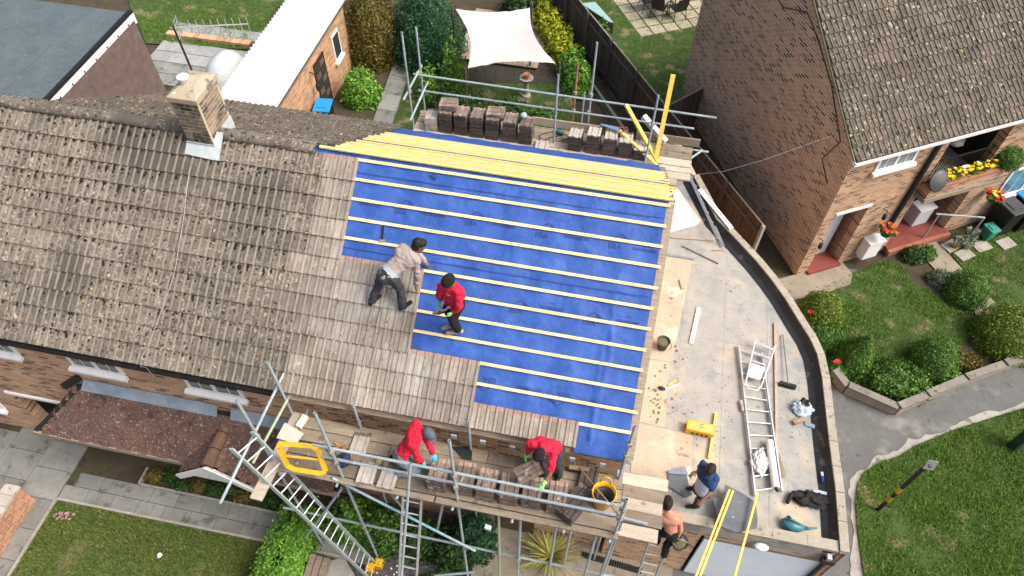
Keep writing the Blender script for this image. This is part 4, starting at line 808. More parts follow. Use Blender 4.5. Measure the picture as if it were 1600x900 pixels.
# ------------------------------------------------------------ loose things on the front scaffold
def tilething(label, p, rz, tilt, mesh, group=None):
    t = bpy.data.objects.new('roof_tile', mesh); col.objects.link(t); t.matrix_world = Matrix.Translation(p) @ Matrix.Rotation(rz, 4, 'Z') @ Matrix.Rotation(tilt, 4, 'X') @ Matrix.Translation((-TW/2, -.2, 0)); return tag(t, label, 'roof tile', group)
tilething('pale concrete tile with big waves at the scaffold edge, left of two', at(574, 739, 4.33), .05, 0, ts3, 'pale tiles at scaffold edge'); tilething('pale concrete tile with big waves at the scaffold edge, right of two', at(607, 747, 4.33), .0, 0, ts3, 'pale tiles at scaffold edge')
tilething('flat grey-green tile lying on the boards beside the kneeling worker', at(563, 694, 4.31), .05, 0, ts3); tilething('brown tile leaning on the low stack beside the yellow tub', at(905, 778, 4.5), -.55, .15, ts2)
tilething('dark tile lying behind the yellow tub on the scaffold', at(920, 745, 4.35), -.1, .0, ts2)
tb = thing('tub', 'tall yellow flexible tub with two handles holding a black bucket on the scaffold', 'tub', tuple(at(940, 785, 4.29))); c = at(940, 785, 4.29); c.y = max(c.y, -4.2)
tb.location = c
MB().lathe([(.135, 0), (.145, .01), (.185, .40), (.20, .42), (.185, .415), (.14, .04), (.0, .03)], c, 24).build('body', YEL, tb, smooth=True)
for s_ in (-1, 1): MB().path([c+Vector((-.09, s_*.17, .40)), c+Vector((-.07, s_*.21, .50)), c+Vector((.0, s_*.22, .53)), c+Vector((.07, s_*.21, .50)), c+Vector((.09, s_*.17, .40))], .014, 6).build('handle', YEL, tb, smooth=True)
bk = thing('bucket', 'black bucket nested inside the yellow tub', 'bucket', tuple(c+Vector((.02, -.01, .08)))); MB().lathe([(.10, 0), (.14, .27), (.15, .275), (.135, .26), (.09, .03), (0, .02)], c+Vector((.02, -.01, .08)), 20).build('body', simple('scuffed_black', (.025, .027, .03), .6, c2=(.10, .10, .105), scale=14), bk, smooth=True)
def broom(label, head, tip, hd, mat_h, mat_b):
    head, tip, hd = Vector(head), Vector(tip), Vector(hd).normalized(); t = thing('broom', label, 'broom', tuple(head)); MB().bar(head-hd*.17, head+hd*.17, .07, .05).build('head', mat_b, t)
    MB().tube(head+Vector((0, 0, .03)), tip, .013).build('handle', mat_h, t)
    br_ = MB()
    for k in range(26):
        u = -.165+.33*k/25
        for s_ in (-.03, .03): q = head+hd*u+Vector((-hd.y, hd.x, 0))*s_; br_.tube(q-Vector((0, 0, .02)), q+Vector((-hd.y, hd.x, 0))*s_*.5-Vector((0, 0, .07)), .006, 4)
    br_.build('bristles', BLACK, t); return t
WOODH = simple('broom_wood', (.46, .31, .17), .7, stretch=(1, 1, 1)); 
broom('wooden broom with tan head leaning over the yellow tub on the scaffold', at(905, 732, 4.40), at(968, 806, 4.95), (1, .06, 0), WOODH, simple('tan_broom_head', (.36, .28, .17), .8))
broom('dark-bristled broom with grey handle lying on the garage roof', at(1231, 601, 2.63), at(1223, 522, 2.60), (1, -.1, 0), simple('grey_handle', (.22, .21, .20), .6), BLACK)
def cloth(name, label, cat, c, rad, mat, seed, amp=.45, parent=None, fr=2.6):
    m = MB(); m.blob((c.x, c.y, c.z+rad[2]*.75), rad, seed, amp, fr, 4); z0 = c.z
    for v in m.v:
        if v.z < z0+.004: v.z = z0+.004
        v.z += .35*rad[2]*noise.noise(Vector((v.x*14, v.y*14, seed)))*(1 if v.z > z0+.03 else 0)
    return m.build(name, mat, parent, label, cat, smooth=True)
cloth('tool_bag', 'dark blue tool bag of hand tools on the scaffold beside the yellow gate', 'bag', at(537, 722, 4.29), (.12, .12, .09), simple('navy_canvas', (.02, .035, .09), .8), 5)
tl = thing('hand_tools', 'heap of orange and black hand tools on the scaffold boards', 'tools', tuple(at(530, 703, 4.29)))
for k in range(9): p = at(528+U(-14, 22), 705+U(-10, 22), 4.31); a = U(0, 3); MB().bar(p, p+Vector((math.cos(a), math.sin(a), .1))*U(.08, .22), .025, .03).build('tool', [simple_c, BLACK, simple('orange_plastic', (.55, .2, .04), .5)][k % 3], tl)
cloth('sponge', 'yellowish bag of fixings behind the kneeling worker, left one', 'bag', at(593, 722, 4.29), (.06, .05, .05), simple('straw_bag', (.34, .31, .12), .9), 2); cloth('sponge', 'yellowish bag of fixings behind the kneeling worker, right one', 'bag', at(604, 726, 4.29), (.06, .05, .05), simple('straw_bag2', (.36, .32, .15), .9), 3)
MB().slab([at(*p, 4.42) for p in ((445, 660), (432, 684), (462, 694), (474, 677))], .025).build('board_offcut', simple('cream_board', (.60, .56, .48), .8, var=.06), None, 'cream board offcut lying above the yellow gate', 'board')
MB().bar(at(478, 650, 4.36), at(466, 668, 4.36), .1, .09).build('carton', simple('white_card', (.68, .68, .66), .7, var=.05), None, 'small white carton beside the scaffold pole at the left end', 'carton')
MB().slab([at(705, 698, 4.295), at(738, 697, 4.295), at(737, 720, 4.295), at(722, 716, 4.295)], .008).build('felt_scrap', FELTB, None, 'black scrap of roofing felt on the front scaffold boards', 'felt scrap')
for k, (px, py) in enumerate(((440, 738), (762, 823))): MB().bar(at(px-4, py, 3.9), at(px+5, py+3, 3.9), .06, .09).build('tube_clip', WHITE, None, 'small white plastic tag on the %s of the front scaffold' % ('ladder side' if k == 0 else 'middle ledger'), 'tag')
# ------------------------------------------------------------ things on the rear scaffold
sv = thing('hand_saw', 'blue hand saw with red handle lying on rear tile stacks', 'saw', tuple(at(955, 195, 4.95)))
MB().slab([at(938, 193, 4.98), at(968, 199, 4.98), at(968, 205, 4.98), at(940, 196, 4.98)], .003).build('blade', simple('blue_blade', (.16, .28, .45), .4), sv); MB().path([at(968, 199, 4.98), at(980, 199, 5.0), at(981, 205, 4.99), at(970, 206, 4.98), at(968, 200, 4.98)], .016, 6).build('handle', simple('red_plastic', (.55, .05, .04), .5), sv)
pl = thing('drill', 'blue power tool with black cable on the rear scaffold boards', 'power tool', tuple(at(875, 207, 4.4))); MB().blob(tuple(at(875, 206, 4.46)), (.12, .06, .07), 3, .2).build('body', simple('teal_tool', (.05, .15, .2), .5), pl, smooth=True); MB().path([at(*p, 4.4) for p in ((868, 205), (850, 208), (842, 212), (848, 220), (862, 214), (885, 210), (890, 216), (878, 219))], .01, 5).build('cable', BLACK, pl)
cloth('plastic_pot', 'small pale blue tub standing on the right tall rear tile stack', 'pot', at(818, 183, 4.97), (.08, .07, .07), simple('pale_blue_plastic', (.42, .58, .66), .5), 8, .05)
def longbat(label, p, q, w=.05, h=.05, mat=None): return MB().bar(p, q, w, h).build('batten', mat or BATY, None, label, 'batten', 'bright yellow battens standing about the site')
longbat('thick yellow batten standing upright against the rear guardrail', at(1024, 252, 4.42), Vector((-.10, 4.95, 6.32)), .1, .06); longbat('yellow batten leaning left across the rear tile stacks, longer one', at(1028, 253, 4.42), Vector((-1.0, 4.85, 5.45)), .09, .05); longbat('yellow batten leaning low left across the rear tile stacks, shorter one', at(1026, 258, 4.42), Vector((-1.05, 4.5, 4.98)), .06, .05)
longbat('double yellow batten laid across the garage parapet, left of two', at(1140, 765, 2.92), at(1083, 912, 2.80), .035, .04); longbat('twin of the double yellow batten laid across the garage parapet, nearer the ladder', at(1145.5, 767, 2.93), at(1089.5, 912, 2.81), .035, .045); longbat('single thin yellow batten laid across the garage parapet, right of two', at(1184, 770, 2.90), at(1145, 912, 2.79), .035, .04)
MB().bar(at(1005, 182, 4.8), at(1040, 222, 4.5), .12, .12).build('white_trim', WHITE, None, 'white plastic trim length leaning at the right end of the rear scaffold', 'trim')
# ------------------------------------------------------------ things on the garage roof
PLY = spotted('plywood', [(.3, (.46, .38, .28)), (.7, (.58, .49, .38))], [((.30, .21, .12), 3, .66, .70), ((.2, .15, .09), 9, .70, .74), ((.68, .58, .46), 1.5, .56, .68)], .85, .15)
for k, (lb, P_) in enumerate((('plywood sheet nearest the front edge of the garage roof', ((995, 661), (1082, 680), (1080, 760), (985, 738))), ('plywood sheet splashed with mortar beside the black bucket', ((1003, 560), (1045, 568), (1040, 668), (996, 658))), ('upper plywood sheet along the roof verge', ((1030, 398), (1082, 405), (1050, 566), (1006, 558))))):
    c_ = [at(*p, 2.558+.006*(k == 0)) for p in P_]; MB().slab([c_[0], c_[3], c_[2], c_[1]], -.004 if False else .006).build('plywood_sheet', PLY, None, lb, 'plywood', 'plywood sheets on the garage roof')
sp_ = MB(); rg = random.Random(5)
for k in range(46):
    cx_, cy_ = rg.choice(((1048, 478), (1035, 570), (1025, 625), (1030, 640), (1022, 600), (1060, 545))); p = at(cx_+rg.gauss(0, 9), cy_+rg.gauss(0, 9), 2.568); r = rg.uniform(.008, .035); n_ = 7
    sp_.add([p+Vector((0, 0, .012*r/.03))] + [p+Vector((math.cos(a*6.283/n_)*r*rg.uniform(.6, 1.3), math.sin(a*6.283/n_)*r*rg.uniform(.6, 1.6), -.002)) for a in range(n_)], [(0, 1+a, 1+(a+1) % n_) for a in range(n_)])
sp_.build('mortar_splashes', simple('dried_mortar', (.26, .21, .13), .95), None, 'dried brown mortar splashes on the plywood', 'mortar', kind='stuff')
bk = thing('bucket', 'black bucket of greenish mortar on the garage roof near the verge', 'bucket', tuple(at(1034, 543, 2.56))); c = at(1034, 543, 2.56); MB().lathe([(.10, 0), (.135, .26), (.145, .265), (.13, .25), (.125, .2)], c, 20).build('body', simple('dark_bucket', (.04, .04, .038), .6, c2=(.09, .09, .08)), bk, smooth=True)
MB().lathe([(.126, .20), (.06, .215), (.0, .21)], c, 16).build('mortar', simple('green_mortar', (.16, .16, .08), .9), bk); MB().path([c+Vector((.14, .0, .25)), c+Vector((.19, -.06, .2)), c+Vector((.16, -.12, .16))], .006, 5).build('handle', BLACK, bk)
tb2 = thing('brick_crate', 'yellow plastic batten crate with black print on the garage roof', 'crate', tuple(at(1095, 672, 2.56))); c0, c1_, c2_, c3_ = [at(*p, 2.74) for p in ((1075, 655), (1118, 664), (1116, 680), (1073, 670))]
MB().prism([(p.x, p.y) for p in (c0, c1_, c2_, c3_)], 2.56, 2.74).build('body', YEL, tb2); MB().slab([p.lerp(c0.lerp(c2_, .5), .15)+Vector((0, 0, .004)) for p in (c0, c3_, c2_, c1_)], .003).build('lid', simple('dusty_yellow', (.72, .55, .22), .6, scale=14, c2=(.62, .36, .03)), tb2)
for k in range(4): p = c3_.lerp(c2_, .25+.17*k); MB().box((p.x, p.y-.004, 2.63), (.05, .012, .05)).build('slot', BLACK, tb2)
for k in range(2): p = c3_.lerp(c2_, .5).lerp(c0.lerp(c1_, .5), .35+.3*k); MB().bar(p+Vector((-.03, 0, .006)), p+Vector((.04, .03, .006)), .012, .003).build('print', BLACK, tb2)
def stick(name, label, cat, a, c, w, h, mat, z=2.575): return MB().bar(at(*a, z), at(*c, z), w, h).build(name, mat, None, label, cat)
stick('batten', 'yellow batten along the right side of the yellow crate', 'batten', (1119, 645), (1108, 716), .045, .04, BATY, 2.6)
stick('timber_length', 'long pale timber length lying beside the aluminium ladder', 'timber', (1211, 505), (1214, 715), .055, .04, simple('pink_pine', (.55, .40, .29), .8, stretch=(6, 1, 6)))
stick('white_plank', 'short white plank lying on the garage roof', 'plank', (1092, 481), (1080, 537), .09, .025, WHITE)
stick('lead_strip', 'dark grey strip lying by the roof verge', 'strip', (1036, 397), (1085, 405), .06, .01, LEAD); stick('timber_stick', 'thin brown stick on the upper garage roof', 'stick', (1066, 384), (1123, 412), .03, .025, TIMB); stick('timber_stick', 'thin pinkish batten by the foot of the roof ladder', 'stick', (1038, 370), (1115, 376), .035, .03, simple('pink_batten', (.5, .36, .27), .8)); stick('timber_stick', 'short thin stick near the parapet bend', 'stick', (1112, 391), (1131, 391), .02, .02, WOODH)
stick('timber_offcut', 'small wood block near the upper plywood', 'offcut', (1064, 437), (1068, 452), .09, .05, BOARDW); stick('timber_offcut', 'brown wood block below the carrier bag', 'offcut', (1240, 661), (1255, 655), .09, .06, simple('brown_block', (.40, .27, .16), .8), 2.6); stick('slate_offcut', 'grey slate piece near the black gutter', 'slate', (1258, 661), (1273, 667), .09, .012, LEAD)
tr = thing('trowel', 'white-handled brush with dark head on the stained plywood', 'brush', tuple(at(1045, 605, 2.57))); MB().tube(at(1040, 608, 2.585), at(1062, 600, 2.585), .018).build('handle', WHITE, tr); MB().blob(tuple(at(1034, 607, 2.59)), (.07, .05, .025), 4, .5, 4).build('head', BLACK, tr)
stick('timber_stick', 'short yellow stick beside the white-handled brush', 'stick', (1044, 601), (1057, 594), .02, .02, BATY, 2.58)
ins = [at(*p, 2.62) for p in ((1046, 300), (1060, 295), (1094, 344), (1091, 350), (1044, 363))]; MB().slab([ins[0], ins[4], ins[3], ins[2], ins[1]], .05).build('insulation_board', simple('white_board', (.66, .70, .70), .6, var=.05, scale=2), None, 'large white insulation board beside the roof verge', 'board')
stick('white_fascia_board', 'long white board on the parapet beside the fence', 'board', (1093, 296), (1143, 357), .12, .03, WHITE, 2.82)
cloth('carrier_bag', 'crumpled pale blue carrier bag with black lining near the gutter', 'bag', at(1252, 640, 2.56), (.20, .15, .08), simple('pale_blue_bag', (.50, .62, .72), .4, var=.15, scale=12), 11, .6); cloth('black_rag', 'black cloth stuffed in the pale blue carrier bag', 'cloth', at(1257, 632, 2.63), (.09, .10, .06), BLACK, 6, .6)
cloth('dust_sheet', 'crumpled white dust sheet on the long ladder beside the white roll', 'cloth', at(1186, 723, 2.60), (.14, .24, .06), simple('white_cotton', (.66, .65, .68), .9, var=.06), 14, .7, fr=4)
cloth('black_jacket', 'black jacket thrown down near the black gutter', 'jacket', at(1266, 782, 2.56), (.30, .15, .07), simple('black_fabric', (.018, .018, .018), .85), 21, .8, fr=3); 
MB().path([at(*p, 2.62) for p in ((1252, 776), (1243, 771), (1236, 773), (1230, 786))], [.06, .05, .045, .035], 8).build('sleeve', simple('black_fabric2', (.018, .018, .018), .85), bpy.data.objects['black_jacket'], smooth=True)
stick('water_bottle', 'clear bluish bottle lying beside the black jacket', 'bottle', (1270, 767), (1291, 772), .06, .06, simple('bottle_plastic', (.45, .55, .62), .2), 2.6)
rl_ = thing('membrane_roll', 'white roll of roofing material beside the ladder end', 'roll', tuple(at(1208, 728, 2.66))); MB().tube(at(1202, 689, 2.67), at(1212, 762, 2.67), .075, 18).build('roll', WHITE, rl_, smooth=False); MB().tube(at(1212, 762, 2.67), at(1215, 768, 2.67), .03, 10).build('core', BLACK, rl_)
MB().slab([at(1213, 697, 2.58), at(1228, 742, 2.58), at(1226, 747, 2.60), at(1216, 742, 2.58)], .004).build('loose_end', simple('brown_kraft', (.30, .22, .14), .8), rl_)
bt = thing('bottle', 'small drinks bottle with pinkish label beside the long ladder', 'bottle', tuple(at(1159, 634, 2.6))); MB().tube(at(1157, 626, 2.6), at(1161, 643, 2.6), .035, 12).build('body', simple('clear_bottle', (.55, .53, .52), .25), bt); MB().tube(at(1158.3, 632, 2.6), at(1159.6, 638, 2.6), .0365, 12).build('label', simple('pink_label', (.55, .28, .28), .6), bt)
mk = thing('sealant_tube', 'blue and white sealant tube standing in the black gutter', 'tube', tuple(at(1285, 748, 2.6))); MB().tube(at(1286, 754, 2.62), at(1285, 744, 2.62), .028, 10).build('body', simple('blue_plastic', (.03, .07, .35), .4), mk); MB().tube(at(1285, 744, 2.62), at(1284, 738, 2.62), .026, 10).build('cap', WHITE, mk)
wc = thing('watering_can', 'teal plastic watering can with long spout on the garage roof corner', 'watering can', tuple(at(1240, 822, 2.56))); TEAL = simple('teal_plastic', (.05, .19, .22), .4, var=.1)
wa = MB(); P_ = [at(1225, 812, 2.62), at(1229, 818, 2.64), at(1238, 822, 2.65), at(1248, 824, 2.64), at(1256, 825, 2.62)]; wa.path(P_, [.07, .105, .115, .09, .05], 14); wa.build('body', TEAL, wc, smooth=True)
MB().path([P_[-1], at(1266, 826, 2.62), at(1277, 825, 2.64)], [.045, .022, .016], 10).build('spout', TEAL, wc, smooth=True); MB().path([at(1231, 811, 2.78), at(1240, 813, 2.80), at(1249, 818, 2.76), at(1253, 824, 2.66)], .018, 8).build('handle', TEAL, wc, smooth=True); MB().lathe([(.05, 0), (.055, .05), (.04, .05), (.04, .0)], at(1231, 811, 2.70), 14).build('filler_neck', TEAL, wc); MB().lathe([(.04, .0), (.0, .001)], at(1231, 811, 2.735), 12).build('mouth', BLACK, wc)
def sheetp(name, label, px, z, mat): c_ = [at(*p, z) for p in px]; return MB().slab(c_[::-1], .006).build(name, mat, None, label, 'lead sheet')
DLEAD = spotted('dark_lead', [(.3, (.085, .10, .115)), (.7, (.16, .185, .205))], [((.4, .42, .43), 9, .68, .74)], .5, .3)
sheetp('lead_sheet', 'bent dark lead sheet in front of the worker in navy', ((1044, 739), (1073, 739), (1078, 770), (1083, 772), (1073, 778), (1045, 760)), 2.60, DLEAD); sheetp('lead_flap', 'pale upper flap of lead sheet left of the worker in navy', ((1044, 735), (1070, 728), (1076, 742), (1045, 739.5)), 2.63, LEAD)
sheetp('lead_sheet', 'large scuffed lead sheet hanging over the garage parapet', ((1133, 757), (1162, 772), (1180, 784), (1184, 812), (1182, 826), (1150, 832), (1124, 822), (1114, 778), (1128, 778)), 2.76, DLEAD)
for k in range(14): p = at(rg.uniform(1040, 1270), rg.uniform(420, 700), 2.57); MB().bar(p, p+Vector((rg.uniform(-.06, .06), rg.uniform(-.06, .06), .004)), .015, .012).build('debris_chip', TIMB, None, 'tiny wood chip scattered on the garage roof', 'chip', 'wood chips on the garage roof')
hm = thing('hammer', 'hammer hanging on a batten above the worker in grey', 'hammer', tuple(atrf(597, 373, .05))); MB().bar(atrf(599, 352, .03), atrf(597, 374, .03), .025, .02, (0, -SA, CA)).build('handle', BLACK, hm); MB().bar(atrf(593, 376, .045), atrf(602, 376, .045), .03, .03, (0, -SA, CA)).build('head', simple_c, hm)
MB().path([at(1062, 276, 2.9), at(1130, 268, 3.6), at(1196, 249, 4.2), at(1300, 212, 5.0)], .006, 5).build('telephone_wire', WIRE, None, 'thin wire running from the garage to the brick house', 'wire')
# ------------------------------------------------------------ people
def cap(m, p, q, r0, r1, n=12, squash=None):
    # closed tapered capsule from p (radius r0) to q (radius r1); squash=(axis, factor) flattens the section
    p, q = Vector(p), Vector(q); d = (q-p); L = max(d.length, 1e-4); d = d/L; a = d.orthogonal().normalized(); b = d.cross(a)
    if squash: 
        ax = Vector(squash[0]); ax = (ax-d*ax.dot(d)); 
        if ax.length > 1e-3: a = ax.normalized(); b = d.cross(a)
    fa = squash[1] if squash else 1; rings = []
    for k in range(1, 4): t = math.pi/2*k/4; rings.append((p-d*r0*math.cos(t), r0*math.sin(t)))
    for k in range(5): u = k/4; rings.append((p.lerp(q, u), r0+(r1-r0)*u))
    for k in range(1, 4): t = math.pi/2*k/4; rings.append((q+d*r1*math.sin(t), r1*math.cos(t)))
    V = [p-d*r0]; 
    for c, r in rings: V += [c+a*(math.cos(6.28318*i/n)*r*fa)+b*(math.sin(6.28318*i/n)*r) for i in range(n)]
    V.append(q+d*r1); N = len(rings); F = [(0, 1+(i+1) % n, 1+i) for i in range(n)]
    F += [(1+k*n+i, 1+k*n+(i+1) % n, 1+(k+1)*n+(i+1) % n, 1+(k+1)*n+i) for k in range(N-1) for i in range(n)]; F += [(1+(N-1)*n+i, 1+(N-1)*n+(i+1) % n, 1+N*n) for i in range(n)]
    m.add(V, F)
def fuse(m, name, mat, parent, vox=.011, smooth=3, wr=0, seed=0, label=None):
    off = wloc(parent); me = m.mesh(name+'_src', mat, True, off); o = bpy.data.objects.new(name, me); col.objects.link(o)
    r = o.modifiers.new('r', 'REMESH'); r.mode = 'VOXEL'; r.voxel_size = vox; r.use_smooth_shade = True
    s = o.modifiers.new('s', 'SMOOTH'); s.iterations = smooth; s.factor = .5
    me2 = bpy.data.meshes.new_from_object(o.evaluated_get(bpy.context.evaluated_depsgraph_get())); bpy.data.objects.remove(o)
    me2.materials.clear(); me2.materials.append(mat); me2.name = name
    if wr:
        co = np.empty(len(me2.vertices)*3); me2.vertices.foreach_get('co', co); nn = np.empty_like(co); me2.vertices.foreach_get('normal', nn); co = co.reshape(-1, 3); nn = nn.reshape(-1, 3)
        for i in range(len(co)): c = co[i]; co[i] += nn[i]*wr*(noise.noise(Vector((c[0]*13+seed, c[1]*13, c[2]*17)))+.6*noise.noise(Vector((c[0]*28, c[1]*28+seed, c[2]*28))))
        me2.vertices.foreach_set('co', co.ravel())
    me2.polygons.foreach_set('use_smooth', [True]*len(me2.polygons))
    o2 = bpy.data.objects.new(name, me2); col.objects.link(o2); o2.parent = parent
    if label: o2['label'] = label
    return o2
def handcaps(m, w, d, n, side, grow=0, curl=.5):
    d = d.normalized(); n = (n-d*n.dot(d)).normalized(); s = d.cross(n)*side; pc = w+d*.05; cap(m, w, w+d*.085, .026+grow, .034+grow, squash=(n, .5))
    cap(m, w+d*.05+s*.02, w+d*.08+s*.022, .022+grow, .018+grow, squash=(n, .6)); cap(m, w+d*.05-s*.02, w+d*.08-s*.022, .022+grow, .018+grow, squash=(n, .6))
    for k, (o, L) in enumerate(((.031, .068), (.0105, .078), (-.0105, .072), (-.031, .056))):
        b = w+d*.085+s*o; k1 = b+(d*math.cos(curl*.5)+n*math.sin(curl*.5)+s*o*1.5)*L*.5; k2 = k1+(d*math.cos(curl*1.3)+n*math.sin(curl*1.3))*L*.5; cap(m, b, k1, .0098+grow, .009+grow, 8); cap(m, k1, k2, .009+grow, .0075+grow, 8)
    b = w+d*.03+s*.028; k1 = b+(d*.6+s*.75+n*.25).normalized()*.04; k2 = k1+(d*.85+s*.2+n*.4).normalized()*.032; cap(m, b, k1, .013+grow, .011+grow, 8); cap(m, k1, k2, .011+grow, .009+grow, 8)
def person(label, J, skin, top, bottom, shoe, hair, glove=None, hat=None, sleeve='long', hem=None, cuff=None, loc=None, topname='shirt', peak=False):
    J = {k: Vector(v) for k, v in J.items()}; up = (J['neck']-J['pelvis']).normalized(); sh = (J['shR']-J['shL']).normalized(); fw = up.cross(sh)*-1   # chest direction
    fw = sh.cross(up)*-1 if False else up.cross(sh); fw = -fw if fw.dot(J['look']) < 0 and 'flip' in J else fw
    t = thing('person', label, 'person', tuple(loc or Vector((J['pelvis'].x, J['pelvis'].y, min(J['anL'].z, J['anR'].z)-.08)))); h = J['head']; lk = J['look'].normalized(); hu = J.get('headup', up); hu = (hu-lk*hu.dot(lk)).normalized(); hs = lk.cross(hu)
    def arms(m, g, to, tight=1):
        for s in 'LR':
            a, e, w = J['sh'+s], J['el'+s], J['wr'+s]; cap(m, a, e, .05+g, .041+g)
            if to == 'short': continue
            cap(m, e, e.lerp(w, 1 if to == 'full' else to), .041+g, (.028 if to == 'full' else .032)+g)
    def torso(m, g):
        ch = J['chest']; pv = J['pelvis']; mid = ch.lerp(pv, .55); cap(m, ch.lerp(J['neck'], .35), mid, .135+g, .125+g, 16, (fw, .74)); cap(m, mid, pv, .125+g, .135+g, 16, (fw, .76))
        cap(m, ch-sh*.07, ch+sh*.07, .125+g, .125+g, 16, (fw, .8)); cap(m, J['shL'].lerp(J['neck'], .15), J['shR'].lerp(J['neck'], .15), .062+g, .062+g); cap(m, J['shL'], ch-up*.05, .06+g, .1+g, 14, (fw, .8)); cap(m, J['shR'], ch-up*.05, .06+g, .1+g, 14, (fw, .8))
    def legs(m, g, to=1):
        pv = J['pelvis']; cap(m, pv, pv-up*.06, .135+g, .12+g, 16, (fw, .8))
        for s in 'LR':
            hp, k, a = J['hip'+s], J['kn'+s], J['an'+s]; cap(m, hp, k, .085+g, .057+g); c_ = k.lerp(a, .3); cap(m, k, c_, .055+g, .056+g); cap(m, c_, k.lerp(a, to), .056+g, .036+g*1.6)
    body = MB()
    cap(body, J['chest'].lerp(J['neck'], .6), h-hu*.05, .062, .056); torso(body, 0); arms(body, 0, 'full'); legs(body, 0)
    cap(body, h+hu*.025-lk*.012, h+hu*.025+lk*.012, .098, .094, 14, (hs, .80)); cap(body, h-hu*.03+lk*.03, h-hu*.075+lk*.05, .07, .045, 12, (hs, .85))
    cap(body, h-hu*.005+lk*.098, h-hu*.032+lk*.112, .010, .015, 8); cap(body, h-hu*.055+lk*.093-hs*.02, h-hu*.055+lk*.093+hs*.02, .008, .008, 6); cap(body, h-hu*.066+lk*.09-hs*.016, h-hu*.066+lk*.09+hs*.016, .008, .008, 6)
    for s in (-1, 1): cap(body, h+hs*s*.082+hu*.018-lk*.01, h+hs*s*.085-hu*.02-lk*.005, .016, .012, 8, (hs, .5)); cap(body, h+hs*s*.034+hu*.032+lk*.086, h+hs*s*.045+hu*.030+lk*.08, .012, .012, 6)
    for s, sd in (('L', -1), ('R', 1)):
        w = J['wr'+s]; d = J.get('hd'+s, w-J['el'+s]); n = J.get('hn'+s, Vector((0, 0, -1))); handcaps(body, w, d, n, sd*J.get('hflip', Vector((1, 0, 0))).x)
    for s in 'LR': a = J['an'+s]; f_ = J['toe'+s]; cap(body, a, a+(f_-a)*.15-Vector((0, 0, .03)), .036, .034); cap(body, a-Vector((0, 0, .035)), f_, .036, .026, 10, (Vector((0, 0, 1)), .7))
    fuse(body, 'body', skin, t, .0095, 2)
    ey = MB()
    for s in (-1, 1): ey.blob(h+hs*s*.034+hu*.018+lk*.088, (.012, .012, .012), 1, 0, 1, 1)
    ey.build('eyes', BLACK, t)
    if top:
        m = MB(); torso(m, .020); arms(m, .017, {'long': .93, 'half': .0, 'short': 'short', 'three': .45}[sleeve]) if sleeve != 'short' else [cap(m, J['sh'+s], J['sh'+s].lerp(J['el'+s], .72), .068, .066) for s in 'LR']
        cap(m, J['chest'].lerp(J['neck'], .5), J['neck'], .085, .07); fuse(m, topname, top, t, .012, 2, .015, len(label))
        if hem is not None and hem is not LAV:
            m = MB(); ax = [J['pelvis']+up*.03, J['pelvis']+up*.12]; n_ = 28; fwn = (fw-up*fw.dot(up)).normalized(); sdn = up.cross(fwn)
            for c_, k_ in ((ax[0], 1.04), (ax[1], .98)): m.v += [c_+sdn*math.cos(i*6.2832/n_)*.168*k_+fwn*math.sin(i*6.2832/n_)*.136*k_+up*.012*math.sin(i*2.7) for i in range(n_)]
            m.f = [(i, (i+1) % n_, n_+(i+1) % n_, n_+i) for i in range(n_)]; m.mi = [0]*n_; m.build('shirt_hem', hem, t, smooth=True)
        if hem is LAV: m = MB(); cap(m, J['pelvis']+up*(.20 if hem is LAV else .085), J['pelvis']+up*(.01 if hem is LAV else .05), .166, .168, 16, (fw, .80)); fuse(m, 'shirt_hem', hem, t, .013, 2, .004, 4)
    m = MB(); legs(m, .018, .97); fuse(m, 'trousers', bottom, t, .012, 2, .014, 9)
    for s in 'LR':
        m = MB(); a = J['an'+s]; f_ = J['toe'+s]; cap(m, a-Vector((0, 0, .02)), a+(f_-a)*.2-Vector((0, 0, .04)), .046, .045); cap(m, a-(f_-a)*.25-Vector((0, 0, .04)), f_, .045, .04, 12, (Vector((0, 0, 1)), .75)); fuse(m, 'shoe', shoe, t, .011, 1)
        if glove: m = MB(); w = J['wr'+s]; handcaps(m, w, J.get('hd'+s, w-J['el'+s]), J.get('hn'+s, Vector((0, 0, -1))), (-1 if s == 'L' else 1)*J.get('hflip', Vector((1, 0, 0))).x, .0045); cap(m, w-(w-J['el'+s]).normalized()*.04, w, .04, .036); fuse(m, 'glove', glove, t, .008, 1)
        if cuff: m = MB(); cap(m, J['el'+s].lerp(J['wr'+s], .0), J['el'+s].lerp(J['wr'+s], .85), .052, .042); fuse(m, 'cuff', cuff, t, .012, 2)
    m = MB()
    if hat: 
        cap(m, h+hu*.055-lk*.02, h+hu*.06+lk*.012, .108, .104, 14, (hs, .86))
        if peak: cap(m, h+hu*.055+lk*.09-hs*.035, h+hu*.055+lk*.09+hs*.035, .05, .05, 10, (hu, .25)); cap(m, h+hu*.05+lk*.1, h+hu*.04+lk*.155, .06, .045, 10, (hu, .2))
        fuse(m, 'cap' if peak else 'beanie', hat, t, .011, 2)
    else:
        cap(m, h+hu*.052-lk*.032, h+hu*.07+lk*.018, .106, .09, 14, (hs, .86)); cap(m, h-hu*.02-lk*.04, h+hu*.03-lk*.03, .08, .095, 12); fuse(m, 'hair', hair, t, .010, 1, .012, 3)
    return t
SK1 = simple('tan_skin', (.46, .25, .17), .55, var=.07, c2=(.40, .20, .13)); SK2 = simple('brown_skin', (.22, .11, .07), .55, var=.07); SK3 = simple('sunburnt_skin', (.52, .26, .18), .5, var=.07, c2=(.46, .19, .12))
REDS = simple('red_sweatshirt', (.62, .012, .045), .85, var=.08, c2=(.50, .008, .03)); GREYS = simple('mauve_grey_top', (.34, .29, .275), .9, var=.06); NAVYS = simple('navy_tee', (.02, .06, .16), .85, c2=(.012, .04, .11)); LAV = simple('lavender_tee', (.48, .50, .66), .85, var=.04)
